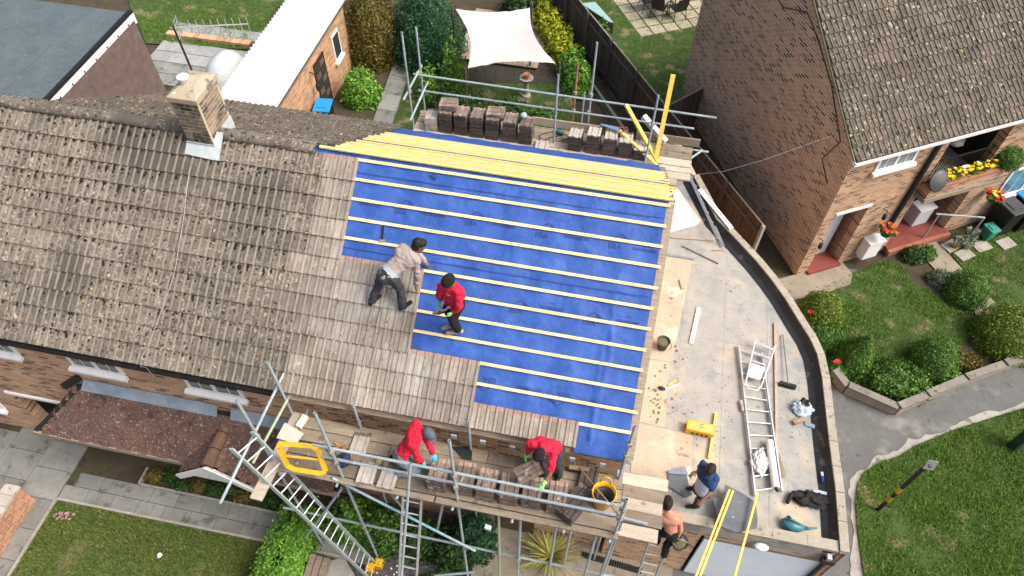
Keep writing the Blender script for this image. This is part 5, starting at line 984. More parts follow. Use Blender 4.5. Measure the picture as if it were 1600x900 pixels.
DTR = simple('charcoal_trousers', (.035, .038, .045), .9, c2=(.06, .065, .075)); BTR = simple('black_trousers', (.012, .012, .014), .9); JEAN = simple('grey_blue_jeans', (.12, .16, .20), .9, c2=(.2, .25, .29)); HAIR = simple('dark_hair', (.012, .01, .009), .7, var=.3); HAIRB = simple('brown_curls', (.03, .018, .012), .75, var=.4, scale=30, bump=.6)
BEAN = simple('black_wool', (.01, .01, .011), .95); GCAP = simple('grey_cap', (.10, .115, .145), .85); LIME = simple('lime_gloves', (.36, .70, .24), .7, var=.06); CYAN = simple('cyan_gloves', (.03, .42, .62), .6, var=.06); TANSH = simple('tan_shoes', (.42, .33, .25), .8); BSH = simple('black_shoes', (.012, .012, .012), .7); CREAM = simple('cream_sleeve', (.50, .40, .27), .9)
def lerp(a, b, u): return Vector(a).lerp(Vector(b), u)
V3 = Vector
# worker in grey bending up-slope on the tiles
fL, fR = atrf(581, 470, .13), atrf(629, 478, .13); pv = at(606, 428, 6.78); ne = at(644, 391, 7.06)
person('man in mauve-grey top and dark trousers bending over the tile edge', dict(pelvis=pv, chest=lerp(pv, ne, .72), neck=ne, head=at(654, 385, 7.12), look=V3((.75, .35, -.55)), headup=V3((.5, .4, .5)), shL=at(629, 388, 7.08), shR=at(650, 408, 6.98), elL=at(648, 392, 6.82), wrL=at(664, 408, 6.58), elR=at(652, 428, 6.74), wrR=at(650, 444, 6.48),
    hipL=pv+V3((-.08, .04, -.04)), hipR=pv+V3((.09, -.05, -.04)), knL=at(592, 444, 6.45), knR=at(626, 452, 6.42), anL=fL, anR=fR, toeL=fL+V3((.1, .1, .03)), toeR=fR+V3((.12, .08, .03)), hnL=V3((0, 0, -1))), SK2, GREYS, DTR, BSH, HAIR, hem=simple('pale_shirt_tail', (.42, .50, .54), .85))
# worker in red standing on the membrane with a tile
fR = atrf(716, 516, .10); fL = atrf(708, 506, .10); pv = at(709, 476, 6.72)
tl0 = at(692, 486, 6.62)
person('man in red sweatshirt and black beanie standing on blue membrane holding a tile', dict(pelvis=pv, chest=at(707, 455, 7.06), neck=at(703, 442, 7.28), head=at(702, 440, 7.44), look=V3((-.45, -.65, -.5)), headup=V3((-.1, -.3, 1)), shL=at(716, 456, 7.17), shR=at(691, 447, 7.17), elL=at(717, 478, 6.92), wrL=at(709, 486, 6.74), elR=at(686, 462, 6.9), wrR=at(688, 466, 6.70), hdL=V3((-.5, -.4, -.6)), hdR=V3((-.1, -.5, -.7)), hnL=V3((-.6, .2, 0)), hnR=V3((.7, -.2, 0)),
    hipL=pv+V3((.07, .06, -.05)), hipR=pv+V3((-.07, -.04, -.05)), knL=lerp(pv, fL, .5)+V3((.02, -.05, 0)), knR=lerp(pv, fR, .5)+V3((-.04, -.05, 0)), anL=fL, anR=fR, toeL=fL+V3((-.15, -.08, -.05)), toeR=fR+V3((-.17, -.05, -.05))), SK2, REDS, BTR, TANSH, HAIR, LIME, BEAN, topname='sweatshirt')
def mark(p, px, py, pts, part):
    from mathutils.bvhtree import BVHTree
    g = [c for c in p.children if c.name.startswith(part)][0]; off = wloc(p); T_ = BVHTree.FromPolygons([v.co+off for v in g.data.vertices], [tuple(f.vertices) for f in g.data.polygons]); m = MB(); P = []
    for dx, dy in pts:
        h, n, i, d = T_.ray_cast(CAM, ray(px+dx, py+dy).normalized())
        if h is None: return
        P.append(h+n*.006)
    m.quad(*P); m.build('logo', WHITE, g)
REDMAN = [q for q in bpy.data.objects if q.name.startswith('person') and 'standing' in q['label']][0]
mark(REDMAN, 699, 460, [(-2, -2), (-1.2, -2), (.6, .3), (0, 1)], 'sweatshirt'); mark(REDMAN, 699, 460, [(0, 1), (.6, .3), (4, .8), (3.6, 1.8)], 'sweatshirt')
o = bpy.data.objects.new('roof_tile', ts2); col.objects.link(o); o.matrix_world = Matrix.Translation(at(695, 486, 6.66)) @ Matrix.Rotation(.5, 4, 'Z') @ Matrix.Rotation(-1.0, 4, 'X') @ Matrix.Rotation(-.35, 4, 'Z') @ Matrix.Translation((-TW/2, -.2, -.03)); tag(o, 'dark tile held in the lime gloves of the worker on the membrane', 'roof tile')
# worker in red kneeling on the scaffold, left
pv = at(628, 708, 4.78); ne = at(655, 677, 5.16)
kL, kR = at(652, 738, 4.38), at(646, 716, 4.36)
person('man in red top, grey cap and cyan gloves kneeling on the front scaffold', dict(pelvis=pv, chest=lerp(pv, ne, .68)+V3((0, 0, .06)), neck=ne, head=at(668, 679, 5.16), look=V3((.75, -.5, -.55)), headup=V3((.5, -.1, .8)), shL=at(650, 662, 5.14), shR=at(648, 696, 5.06), elL=at(668, 690, 4.92), wrL=at(676, 708, 4.78), elR=at(652, 716, 4.84), wrR=at(659, 721, 4.72), hipL=pv+V3((.02, .1, -.05)), hipR=pv+V3((.02, -.1, -.05)), knL=kR, knR=kL, anL=at(618, 716, 4.36), anR=at(622, 740, 4.36), toeL=at(611, 714, 4.32), toeR=at(614, 738, 4.32)), SK2, REDS, JEAN, BSH, HAIR, CYAN, GCAP, topname='sweatshirt', peak=True)
# worker in red bending on the scaffold, right
fL, fR = at(874, 742, 4.37), at(852, 738, 4.37); pv = at(865, 698, 5.02); ne = at(848, 702, 5.40)
person('man in red tee and black beanie bending down to tiles on the front scaffold', dict(pelvis=pv, chest=lerp(pv, ne, .62)+V3((-.03, .02, .06)), neck=ne, head=at(845, 710, 5.40), look=V3((-.35, -.55, -.75)), headup=V3((-.5, -.6, .6)), shL=at(866, 705, 5.36), shR=at(829, 693, 5.36), elL=at(859, 742, 5.06), wrL=at(849, 756, 4.98), elR=at(827, 704, 5.05), wrR=at(822, 712, 4.86), hipL=pv+V3((.09, 0, -.05)), hipR=pv+V3((-.09, .0, -.05)), knL=at(872, 726, 4.72), knR=at(850, 724, 4.72), anL=fL, anR=fR, toeL=fL+V3((-.05, -.16, -.04)), toeR=fR+V3((-.05, -.16, -.04)), hdL=V3((-.25, -.55, -.5))), SK2, REDS, DTR, BSH, HAIR, LIME, BEAN, sleeve='short', cuff=None, topname='tee_shirt')
tilething('brown tile being lifted by the bending worker on the scaffold', at(826, 737, 4.9), -.95, .25, ts1)
# worker in navy on the garage roof
fL, fR = at(1098, 768, 2.64), at(1088, 790, 2.64); pv = at(1098, 764, 3.36); ne = at(1108, 738, 3.86)
person('man in navy tee over lavender shirt stooping at the garage roof edge', dict(pelvis=pv, chest=lerp(pv, ne, .68), neck=ne, head=at(1110, 734, 3.98), look=V3((-.4, -.75, -.6)), headup=V3((-.2, -.4, .8)), shL=at(1118, 748, 3.80), shR=at(1099, 726, 3.80), elL=at(1110, 768, 3.52), wrL=at(1096, 783, 3.24), elR=at(1094, 732, 3.52), wrR=at(1089, 737, 3.34), hipL=pv+V3((.06, -.06, -.05)), hipR=pv+V3((-.06, .06, -.05)), knL=at(1094, 778, 3.02), knR=at(1090, 768, 3.02), anL=fR, anR=at(1087, 762, 2.64), toeL=fR+V3((-.15, -.03, -.05)), toeR=at(1087, 762, 2.64)+V3((-.15, -.03, -.05)), hdR=V3((-.6, -.3, -.4))), SK1, NAVYS, DTR, BSH, HAIRB, sleeve='short', hem=LAV, topname='tee_shirt')
hm = thing('hammer', 'hammer in the hand of the stooping worker in navy', 'hammer', tuple(at(1084, 741, 3.28))); MB().tube(at(1088, 737, 3.30), at(1078, 745, 3.22), .014).build('handle', BLACK, hm); MB().bar(at(1076, 742, 3.22), at(1080, 748, 3.22), .03, .03).build('head', simple_c, hm)
# bare-backed worker on the ladder
pv = at(1050, 832, 2.78); ne = at(1045, 797, 3.30)
person('bare-backed curly-haired man climbing the ladder with a bucket', dict(pelvis=pv, chest=lerp(pv, ne, .68)+V3((0, -.03, 0)), neck=ne, head=at(1043, 787, 3.42), look=V3((-.05, .85, -.35)), headup=V3((0, .3, 1)), shL=at(1030, 797, 3.22), shR=at(1062, 806, 3.20), elL=at(1026, 785, 3.16), wrL=at(1033, 771, 3.26), elR=at(1064, 828, 2.96), wrR=at(1060, 838, 2.78), hipL=pv+V3((-.09, 0, -.05)), hipR=pv+V3((.09, 0, -.05)), knL=at(1027, 832, 2.5), knR=at(1042, 852, 2.35), anL=at(1027, 846, 2.15), anR=at(1038, 868, 1.97), toeL=at(1028, 838, 2.08), toeR=at(1038, 860, 1.9), hdL=V3((.1, .3, .6)), hnL=V3((.4, .5, 0)), hdR=V3((0, 0, -1)), hnR=V3((-1, .2, 0))), SK3, None, BTR, TANSH, HAIRB)
c = at(1059, 853, 2.42); bk = thing('bucket', 'grey bucket of mortar hanging from the bare-backed man\'s hand', 'bucket', tuple(c)); MB().lathe([(.10, 0), (.14, .24), (.15, .25), (.135, .235), (.13, .20)], c, 20).build('body', simple('grey_bucket', (.2, .21, .21), .6, c2=(.1, .1, .1)), bk, smooth=True); MB().lathe([(.131, .19), (.07, .225), (0, .23)], c, 14).build('mortar', simple('mortar_green', (.17, .16, .07), .95, bump=.6), bk); MB().path([c+V3((-.14, 0, .24)), c+V3((-.06, 0, .34)), c+V3((.06, 0, .34)), c+V3((.14, 0, .24))], .006, 5).build('handle', ALU, bk)
# ------------------------------------------------------------ plants
RS_ = np.random.RandomState(11)
def raw(name, V, F4, mats, parent=None, off=None, mi=None):
    # quads straight from numpy
    me = bpy.data.meshes.new(name); n = len(F4); me.vertices.add(len(V)); me.vertices.foreach_set('co', (V - (np.array(off) if off is not None else 0)).astype(np.float32).ravel()); k = F4.shape[1]
    me.loops.add(n*k); me.loops.foreach_set('vertex_index', F4.astype(np.int32).ravel()); me.polygons.add(n); me.polygons.foreach_set('loop_start', np.arange(0, n*k, k, dtype=np.int32)); me.polygons.foreach_set('loop_total', np.full(n, k, dtype=np.int32))
    for m in mats: me.materials.append(m)
    if mi is not None: me.polygons.foreach_set('material_index', mi)
    me.update(calc_edges=True); me.validate(); o = bpy.data.objects.new(name, me); col.objects.link(o); o.parent = parent; return o
def leaves(C, N, size, asp=.55, jitter=.7):
    n = len(C); nrm = N + RS_.normal(0, jitter, (n, 3)); nrm /= np.linalg.norm(nrm, axis=1, keepdims=True)+1e-9; r = RS_.normal(0, 1, (n, 3)); a = np.cross(nrm, r); a /= np.linalg.norm(a, axis=1, keepdims=True)+1e-9; b = np.cross(nrm, a)
    s = (size*RS_.uniform(.5, 1.55, (n, 1))); V = np.stack([C-a*s, C+b*s*asp+nrm*s*.12, C+a*s, C-b*s*asp+nrm*s*.12], 1).reshape(-1, 3); return V, np.arange(4*n).reshape(-1, 4)
def crown(shape, c, rad, n, seed, bump=.16, fr=3.0, holes=.0, depth=.22):
    # points near the surface of a lumpy solid: dome / ball / box / cone
    D = RS_.normal(0, 1, (int(n*2.2)+50, 3)); D /= np.linalg.norm(D, axis=1, keepdims=True); out = []; nn = []
    for d in D:
        if len(out) >= n: break
        if shape != 'ball' and d[2] < -.12: continue
        if shape == 'ball' and d[2] < -.75: continue
        v = Vector(d); lump = 1 + bump*noise.noise(v*fr+Vector((seed, seed*2, 0))) + bump*.6*noise.noise(v*fr*2.7+Vector((seed, 0, seed)))
        if holes and noise.noise(v*fr*2.2+Vector((seed*5, 1, 2))) < -.45+holes*.0-.0 and RN() < holes: continue
        if shape == 'box': k = 1/max(abs(d[0]), abs(d[1]), abs(d[2]))**.8; 
        elif shape == 'cone': k = 1.0; 
        else: k = 1
        lump += bump*.45*noise.noise(v*fr*6+Vector((0, seed, 3))); rr = (1-depth*RN()**1.7)*lump*k*(U(1.02, 1.16) if RN() < .07 else 1); x, y, z = d[0]*rr, d[1]*rr, d[2]*rr
        if shape == 'cone': t = 1-max(0, z)*.62; x *= t*1.15; y *= t*1.15
        out.append((c[0]+x*rad[0], c[1]+y*rad[1], c[2]+max(z, 0.0 if shape != 'ball' else -9)*rad[2])); nn.append(d)
    return np.array(out), np.array(nn)
def shrub(name, label, c, rad, mats, n=2600, size=.03, shape='dome', seed=1, group=None, bump=.16, holes=0, depth=.22, cat='shrub', asp=.55, stem=True, core=True):
    t = thing(name, label, cat, tuple(c), group); C, N = crown(shape, c, rad, int(n*1.25), seed, bump*(1.35 if 'topiary' not in name else .8), 3.0, holes, depth); V, F = leaves(C, N, size, asp)
    foliage = raw('foliage', V, F, [mats], t, c)
    if core:
        m = MB(); k = .80; m.blob((c[0], c[1], c[2]+(0 if shape != 'ball' else 0)), (rad[0]*k, rad[1]*k, rad[2]*k), seed, .12, 3, 3)
        if shape == 'cone':
            for v in m.v: z = max(0, (v.z-c[2])/rad[2]); q = 1-z*.62; v.x = c[0]+(v.x-c[0])*q*1.1; v.y = c[1]+(v.y-c[1])*q*1.1
        if shape == 'box':
            for v in m.v: v.x = c[0]+math.copysign(min(abs(v.x-c[0])*1.3, rad[0]*.86), v.x-c[0]); v.y = c[1]+math.copysign(min(abs(v.y-c[1])*1.3, rad[1]*.88), v.y-c[1]); v.z = c[2]+min(abs(v.z-c[2])*1.3, rad[2]*.88)
        for v in m.v: v.z = max(v.z, c[2]-(.02 if shape != 'ball' else rad[2]*.8))
        m.build('inner_twigs', mats, t, smooth=True)
    if stem: MB().path([(c[0], c[1], c[2]-(0 if shape != 'ball' else rad[2]+.25)), (c[0]+.02, c[1], c[2]+rad[2]*.3), (c[0]-.02, c[1]+.03, c[2]+rad[2]*.7)], [.05*max(.5, rad[0]), .035*max(.5, rad[0]), .012], 6).build('stem', BARK, t)
    return t
BARK = simple('bark', (.10, .075, .05), .95, c2=(.05, .04, .03))
L_DK = leafmat('dark_leaves', [(0, (.008, .022, .006)), (.5, (.022, .055, .012)), (1, (.05, .10, .022))]); L_MD = leafmat('green_leaves', [(0, (.018, .05, .008)), (.5, (.045, .11, .016)), (1, (.09, .18, .03))]); L_LT = leafmat('bright_leaves', [(0, (.04, .11, .012)), (.5, (.085, .20, .022)), (1, (.16, .30, .05))])
L_YL = leafmat('golden_leaves', [(0, (.09, .15, .012)), (.5, (.26, .30, .015)), (1, (.46, .44, .03))]); L_BR = leafmat('bronze_conifer', [(0, (.035, .035, .008)), (.5, (.085, .072, .014)), (1, (.15, .115, .025))]); L_BL = leafmat('blue_green_conifer', [(0, (.006, .03, .014)), (.5, (.016, .06, .025)), (1, (.035, .10, .038))]); L_GY = leafmat('grey_green_leaves', [(0, (.04, .06, .04)), (.5, (.09, .12, .08)), (1, (.16, .19, .14))]); L_YG = leafmat('yellow_green_topiary', [(0, (.03, .06, .008)), (.5, (.075, .12, .014)), (1, (.15, .20, .03))])
def gz(px, py): return tuple(at(px, py, 0))
shrub('topiary_dome', 'rounded yellow-green topiary dome nearest the house door landing', (4.98, 4.0, 0), (.6, .6, .9), L_YG, 7000, .022, 'dome', 1, 'topiary in the front garden'); shrub('topiary_mound', 'low feathery green mound below the dome by the parapet', (5.1, 3.25, 0), (.58, .46, .5), L_MD, 4500, .024, 'dome', 2, 'topiary in the front garden'); shrub('topiary_cone', 'tall leaning green topiary cone beside the low wall', (5.75, 2.72, 0), (.5, .55, 1.2), L_MD, 7500, .02, 'cone', 3, 'topiary in the front garden')
shrub('spreading_shrub', 'wide loose dark shrub filling the wall corner', (6.75, 2.28, 0), (.9, .55, .55), L_MD, 4200, .034, 'dome', 4, bump=.3); shrub('spreading_shrub', 'green leafy shrub between the wall corner and clipped ball', (6.95, 2.5, 0), (.65, .42, .45), L_MD, 2200, .034, 'dome', 9, bump=.3); shrub('topiary_dome', 'clipped green ball above the low wall bend', (7.75, 3.1, 0), (.6, .6, .9), L_MD, 7000, .021, 'dome', 5, 'topiary in the front garden'); shrub('topiary_dome', 'largest clipped bush at the right edge beside the path end', (9.72, 4.25, 0), (.85, .85, 1.1), L_YG, 8000, .026, 'dome', 6, 'topiary in the front garden'); shrub('topiary_dome', 'dark clipped ball in the middle bed between lawn and path', (8.98, 5.65, 0), (.6, .6, .85), L_MD, 6000, .022, 'dome', 7, 'topiary in the front garden')
shrub('low_shrub', 'small dark shrub where the concrete path begins', (7.75, 6.75, 0), (.32, .3, .4), L_DK, 1100, .03, 'dome', 8); shrub('low_shrub', 'greyish lavender bush beside the concrete path', (8.4, 6.0, 0), (.35, .3, .4), L_GY, 1200, .03, 'dome', 10); shrub('low_shrub', 'small round bush near the path and porch', (8.15, 6.9, 0), (.25, .25, .42), L_MD, 1000, .026, 'dome', 12); shrub('low_shrub', 'rusty low shrub between the clipped ball and the right bush', (8.6, 3.3, 0), (.45, .3, .3), L_BR, 1200, .03, 'dome', 13); shrub('low_shrub', 'bright green tuft on the low wall', (8.15, 2.75, 0), (.3, .2, .3), L_LT, 700, .035, 'dome', 14); shrub('low_shrub', 'mixed flowering plant at the foot of the parapet', (5.35, 2.35, 0), (.3, .35, .35), L_MD, 900, .03, 'dome', 15)
def flowers(name, label, pts, r, mat, cat='flowers', parent=None):
    m = MB(); 
    for p in pts:
        p = Vector(p)
        for k in range(5): a = k*1.257+RN(); m.add([p, p+V3((math.cos(a)*r, math.sin(a)*r, r*.35)), p+V3((math.cos(a+.6)*r*1.15, math.sin(a+.6)*r*1.15, r*.2)), p+V3((math.cos(a+1.2)*r, math.sin(a+1.2)*r, r*.35))], [(0, 1, 2, 3)])
    return m.build(name, mat, parent, label, cat, kind='stuff' if parent else None)
FRED = simple('red_petals', (.70, .03, .015), .6); FYEL = simple('yellow_petals', (.85, .62, .01), .6, var=.05); FPIN = simple('pink_petals', (.55, .28, .36), .6); FORA = simple('orange_petals', (.72, .14, .03), .6)
flowers('geranium', 'red flowers by the dome at the parapet', [(4.62+U(-.06, .06), 3.75+U(-.06, .06), .55) for k in range(5)], .05, FRED); flowers('geranium', 'red flowers beside the parapet near the tall cone', [(5.25+U(-.06, .06), 2.4+U(-.06, .06), .40) for k in range(5)], .05, FRED)
# back garden
shrub('conifer', 'bronze-brown rounded conifer beside the white-roofed shed', (-10.35, 13.0, 0), (1.05, 1.15, 3.0), L_BR, 11000, .036, 'dome', 21, 'rounded conifers', .14, cat='conifer'); shrub('conifer', 'large blue-green rounded conifer behind the garden path', (-8.4, 13.2, 0), (1.32, 1.25, 2.8), L_BL, 13000, .036, 'dome', 22, 'rounded conifers', .14, cat='conifer')
shrub('leafy_shrub', 'bright green rounded shrub beside the shed door', (-9.98, 10.35, 0), (.62, .6, 1.15), L_LT, 2600, .05, 'dome', 23, bump=.25, holes=.5); shrub('bamboo_clump', 'pale green airy shrub left of the shade sail', (-6.95, 11.3, 0), (.45, .5, 1.9), L_LT, 2200, .05, 'dome', 24, bump=.35, holes=.6, core=False, depth=.8, cat='shrub'); shrub('bamboo_clump', 'thin pale green shrub behind the left rear scaffold poles', (-7.75, 10.9, 0), (.4, .4, 1.3), L_LT, 1200, .05, 'dome', 25, bump=.35, holes=.6, core=False, depth=.8)
for k, (x, y, r, h, mm_, lb) in enumerate(((-5.9, 9.7, .9, 1.2, L_DK, 'dark shrub under the front edge of the shade sail, left one'), (-4.7, 9.75, .8, 1.1, L_DK, 'dark shrub under the front edge of the shade sail, middle one'), (-3.6, 9.9, .6, .9, L_MD, 'dark green shrub right of the stone pedestal'), (-3.0, 8.9, .6, 1.0, L_MD, 'leafy climber behind the middle rear scaffold poles'), (-2.1, 8.3, .55, .9, L_MD, 'leafy climber in front of the long fence'), (-6.4, 8.6, .5, .6, L_MD, 'low green bush behind the left rear tile stacks'), (-5.2, 8.6, .65, .7, L_MD, 'low leafy bush left of the stone pedestal'), (-6.9, 9.9, .6, 1.1, L_DK, 'dark bush at the near left corner of the shade sail'), (-3.9, 8.4, .5, .6, L_DK, 'dark low bush right of the stone pedestal base'))): shrub('garden_shrub', lb, (x, y, 0), (r, r*.8, h), mm_, 2000, .055, 'dome', 30+k, bump=.3, holes=.3)
for k, u in enumerate((0, .16, .33, .5, .66, .82, 1)):
    p = lerp(at(838, 20, 0), at(900, 140, 0), u); shrub('golden_hedge_bush', 'golden-leaved hedge bush beside the shade sail, %s from the far end' % ordn[k], (p.x+.1, p.y+.0, 0), (.5, .55, .95), L_YL if k < 5 else L_LT, 1500, .055, 'dome', 40+k, 'golden hedge bushes', .3, .3)
shrub('garden_shrub', 'green and russet bush against the far side of the long fence', (-2.55, 15.2, 0), (.5, .7, .9), L_MD, 1800, .045, 'dome', 51, bump=.25); shrub('garden_shrub', 'russet bush on the fence beside the neighbours lawn', (-1.95, 14.2, 0), (.4, .6, .7), L_BR, 1400, .045, 'dome', 52, bump=.25)
shrub('garden_shrub', 'dark shrub at the top edge between sail decking and fence', (-5.7, 16.5, 0), (.7, .8, 1.3), L_DK, 1800, .06, 'dome', 53, bump=.3)
# front garden
h0 = (-6.42, -5.5, 0); shrub('box_hedge', 'long clipped bright green box hedge beside the front lawn', h0, (.47, 1.6, .95), L_LT, 12000, .028, 'box', 61, cat='hedge', bump=.08, depth=.15)
for k, (x, y, rx, ry, h, mm_, nl, lb) in enumerate(((-5.3, -3.9, .55, .5, .9, L_LT, 2600, 'bright leafy shrub under the left end of the scaffold'), (-4.6, -4.0, .5, .45, 1.0, L_MD, 2600, 'green shrub behind the leaning ladder'), (-3.9, -3.95, .5, .45, .8, L_DK, 2400, 'dark shrub below the middle of the scaffold'), (-3.0, -4.0, .5, .5, .7, L_DK, 2200, 'dark shrub right of the steep ladder'), (-2.62, -3.75, .42, .4, 1.25, L_BL, 2800, 'blue-green shrub beside the front door'), (-3.2, -4.9, .4, .35, .5, L_MD, 1600, 'low green plant at the foot of the steep ladder'))): shrub('front_shrub', lb, (x, y, 0), (rx, ry, h), mm_, nl, .036, 'dome', 70+k, bump=.3, holes=.3)
flowers('daisies', 'small white flowers by the leaning ladder', [(-4.2+U(-.35, .35), -4.75+U(-.25, .25), .12) for k in range(22)], .018, WHITE)
ph = thing('strap_leaf_plant', 'spiky yellow-green strap-leaved plant below the front scaffold', 'plant', (-1.02, -3.72, 0)); PHO = leafmat('strap_leaves', [(0, (.10, .12, .02)), (.5, (.24, .23, .05)), (1, (.36, .32, .10))]); pv_ = []; pf_ = []
for k in range(150):
    a = U(0, 6.283); L = U(.45, .85); el = U(.25, 1.25); d = V3((math.cos(a), math.sin(a), 0)); s = V3((-math.sin(a), math.cos(a), 0))*.018; b0 = len(pv_); p = V3((-1.02, -3.72, .05))
    for j in range(5): u = j/4; q = p+d*L*math.cos(el)*u*(1+.2*u)+V3((0, 0, L*math.sin(el)*u*(1-.45*u*u*(1.4-el)))); wd = (1-u**2)*.9+.05; pv_ += [q-s*wd, q+s*wd]
    pf_ += [(b0+2*j, b0+2*j+1, b0+2*j+3, b0+2*j+2) for j in range(4)]
mm = MB(); mm.add(pv_, pf_); mm.build('strap_leaves', PHO, ph)
for k in range(9): x = -10.2+k*.36; shrub('bed_plant', 'low ground-cover plant in the bed under the canopy, %s of nine from the left' % (ordn+['eighth', 'ninth'])[k], (x, -3.75+U(-.1, .1), 0), (.22, .18, .15), L_DK if k % 3 else L_BR, 380, .03, 'dome', 90+k, 'ground cover under the canopy', .3, stem=False)
flowers('cyclamen', 'small pink flowers at the corner of the front lawn', [tuple(at(100+U(-16, 16), 806+U(-5, 5), .05)) for k in range(16)], .03, FPIN)
p = at(251, 869, 0); MB().blob((p.x, p.y, .06), (.05, .06, .06), 2, .3).build('white_stone', WHITE, None, 'small white ornament on the front lawn', 'ornament', smooth=True)
# grass
def inpoly(P, poly):
    x, y = P[:, 0], P[:, 1]; r = np.zeros(len(P), bool); n = len(poly)
    for i in range(n):
        (x0, y0), (x1, y1) = poly[i], poly[(i+1) % n]; c = ((y0 > y) != (y1 > y)); r ^= c & (x < (x1-x0)*(y-y0)/((y1-y0) if y1 != y0 else 1e-9)+x0)
    return r
def grass(label, poly, n, h, mat, z=.015, box=None):
    P = np.array(poly); lo, hi = P.min(0), P.max(0)
    if box: lo = np.maximum(lo, box[0]); hi = np.minimum(hi, box[1])
    Q = RS_.uniform(lo, hi, (n, 2)); Q = Q[inpoly(Q, poly)]; 
    den = np.array([noise.noise(Vector((q[0]*.9, q[1]*.9, 3)))+.5*noise.noise(Vector((q[0]*3, q[1]*3, 7))) for q in Q]); keep = den > RS_.uniform(-.72, .24, len(Q)); Q = Q[keep]; den = den[keep]; m = len(Q)
    a = RS_.uniform(0, 6.283, m); ln = RS_.uniform(.3, 1.1, m); hh = h*RS_.uniform(.5, 1.3, m)*(1+.5*den); w_ = .007*RS_.uniform(.7, 1.6, m); d = np.stack([np.cos(a), np.sin(a)], 1); s = np.stack([-d[:, 1], d[:, 0]], 1)*w_[:, None]
    B = np.stack([np.c_[Q-s, np.full(m, z)], np.c_[Q+s, np.full(m, z)], np.c_[Q+d*(hh*ln)[:, None], z+hh]], 1).reshape(-1, 3); o = raw('grass', B, np.arange(3*m).reshape(-1, 3), [mat]); return tag(o, label, 'grass', kind='stuff')
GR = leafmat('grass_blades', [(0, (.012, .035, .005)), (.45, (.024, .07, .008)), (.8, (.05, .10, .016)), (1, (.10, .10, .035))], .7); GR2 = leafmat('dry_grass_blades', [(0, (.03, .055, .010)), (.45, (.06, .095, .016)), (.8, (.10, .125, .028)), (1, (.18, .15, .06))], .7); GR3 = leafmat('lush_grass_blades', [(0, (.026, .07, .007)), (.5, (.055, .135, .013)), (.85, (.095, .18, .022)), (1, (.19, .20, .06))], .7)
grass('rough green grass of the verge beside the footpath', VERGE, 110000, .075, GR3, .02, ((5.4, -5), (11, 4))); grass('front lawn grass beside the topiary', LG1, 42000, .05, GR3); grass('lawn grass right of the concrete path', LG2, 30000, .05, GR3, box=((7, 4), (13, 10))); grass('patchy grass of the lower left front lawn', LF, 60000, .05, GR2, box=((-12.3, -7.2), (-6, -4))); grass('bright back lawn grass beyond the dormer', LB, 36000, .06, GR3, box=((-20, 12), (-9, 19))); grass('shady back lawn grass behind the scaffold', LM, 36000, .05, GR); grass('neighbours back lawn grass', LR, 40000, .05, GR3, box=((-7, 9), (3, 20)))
# ------------------------------------------------------------ fences and garden furniture
WOODD = simple('dark_fence_board', (.13, .105, .085), .9, c2=(.07, .055, .045), objvar=.3, stretch=(4, 4, .5)); WOODB = simple('brown_fence_board', (.15, .095, .055), .9, c2=(.085, .055, .034), objvar=.25, stretch=(4, 4, .5))
def fence(label, a, c, h, wd, mats, cap=True):
    a, c = V3((*a, 0)), V3((*c, 0)); d = (c-a).normalized(); L = (c-a).length; n = int(L/wd); t = thing('fence', label, 'fence', tuple(a)); mesh = {}
    for m in set(mats): mesh[m] = MB().box((0, 0, h/2), (wd-.004, .02, h)).mesh('fence_board', m)
    ang = math.atan2(d.y, d.x); nr = V3((-d.y, d.x, 0))
    for k in range(n): u = (k+.5)*wd; p = a+d*u; inst('fence_board', mesh[mats[0] if u/L < .42 else mats[-1]], t, Matrix.Translation(p+nr*(.006 if k % 2 else -.006)+V3((0, 0, U(-.015, .01)))) @ Matrix.Rotation(ang+U(-.03, .03), 4, 'Z'))
    for z in (.35, h-.3): MB().bar(a+nr*.05+V3((0, 0, z)), c+nr*.05+V3((0, 0, z)), .04, .08).build('rail', mats[-1], t)
    for k in range(int(L/1.8)+1): p = a+d*min(k*1.8, L)-nr*-.07; MB().box((p.x, p.y, h/2+.04), (.09, .09, h+.08), ang).build('post', CONC if k == 0 else mats[-1], t)
    MB().bar(a+V3((0, 0, h+.012)), c+V3((0, 0, h+.012)), .045, .02).build('capping', simple('grey_capping', (.3, .27, .23), .9), t); return t
fence('long dark board fence running diagonally between the gardens and brick house', (3.11, 5.3), (-6.6, 20.25), 1.8, .11, [WOODB, WOODD]); fence('short board fence joining the long fence to the brick house', (.15, 10.1), (1.35, 11.4), 1.5, .11, [WOODD])
MB().bar(at(853, 28, .06), at(985, 218, .06), .09, .14).build('garden_kerb', CONC, None, 'thin concrete garden kerb left of the long fence', 'kerb')
sheet('gravel_strip', pp((838, -10), (862, -10), (1010, 240), (975, 230)), .012, SOIL)
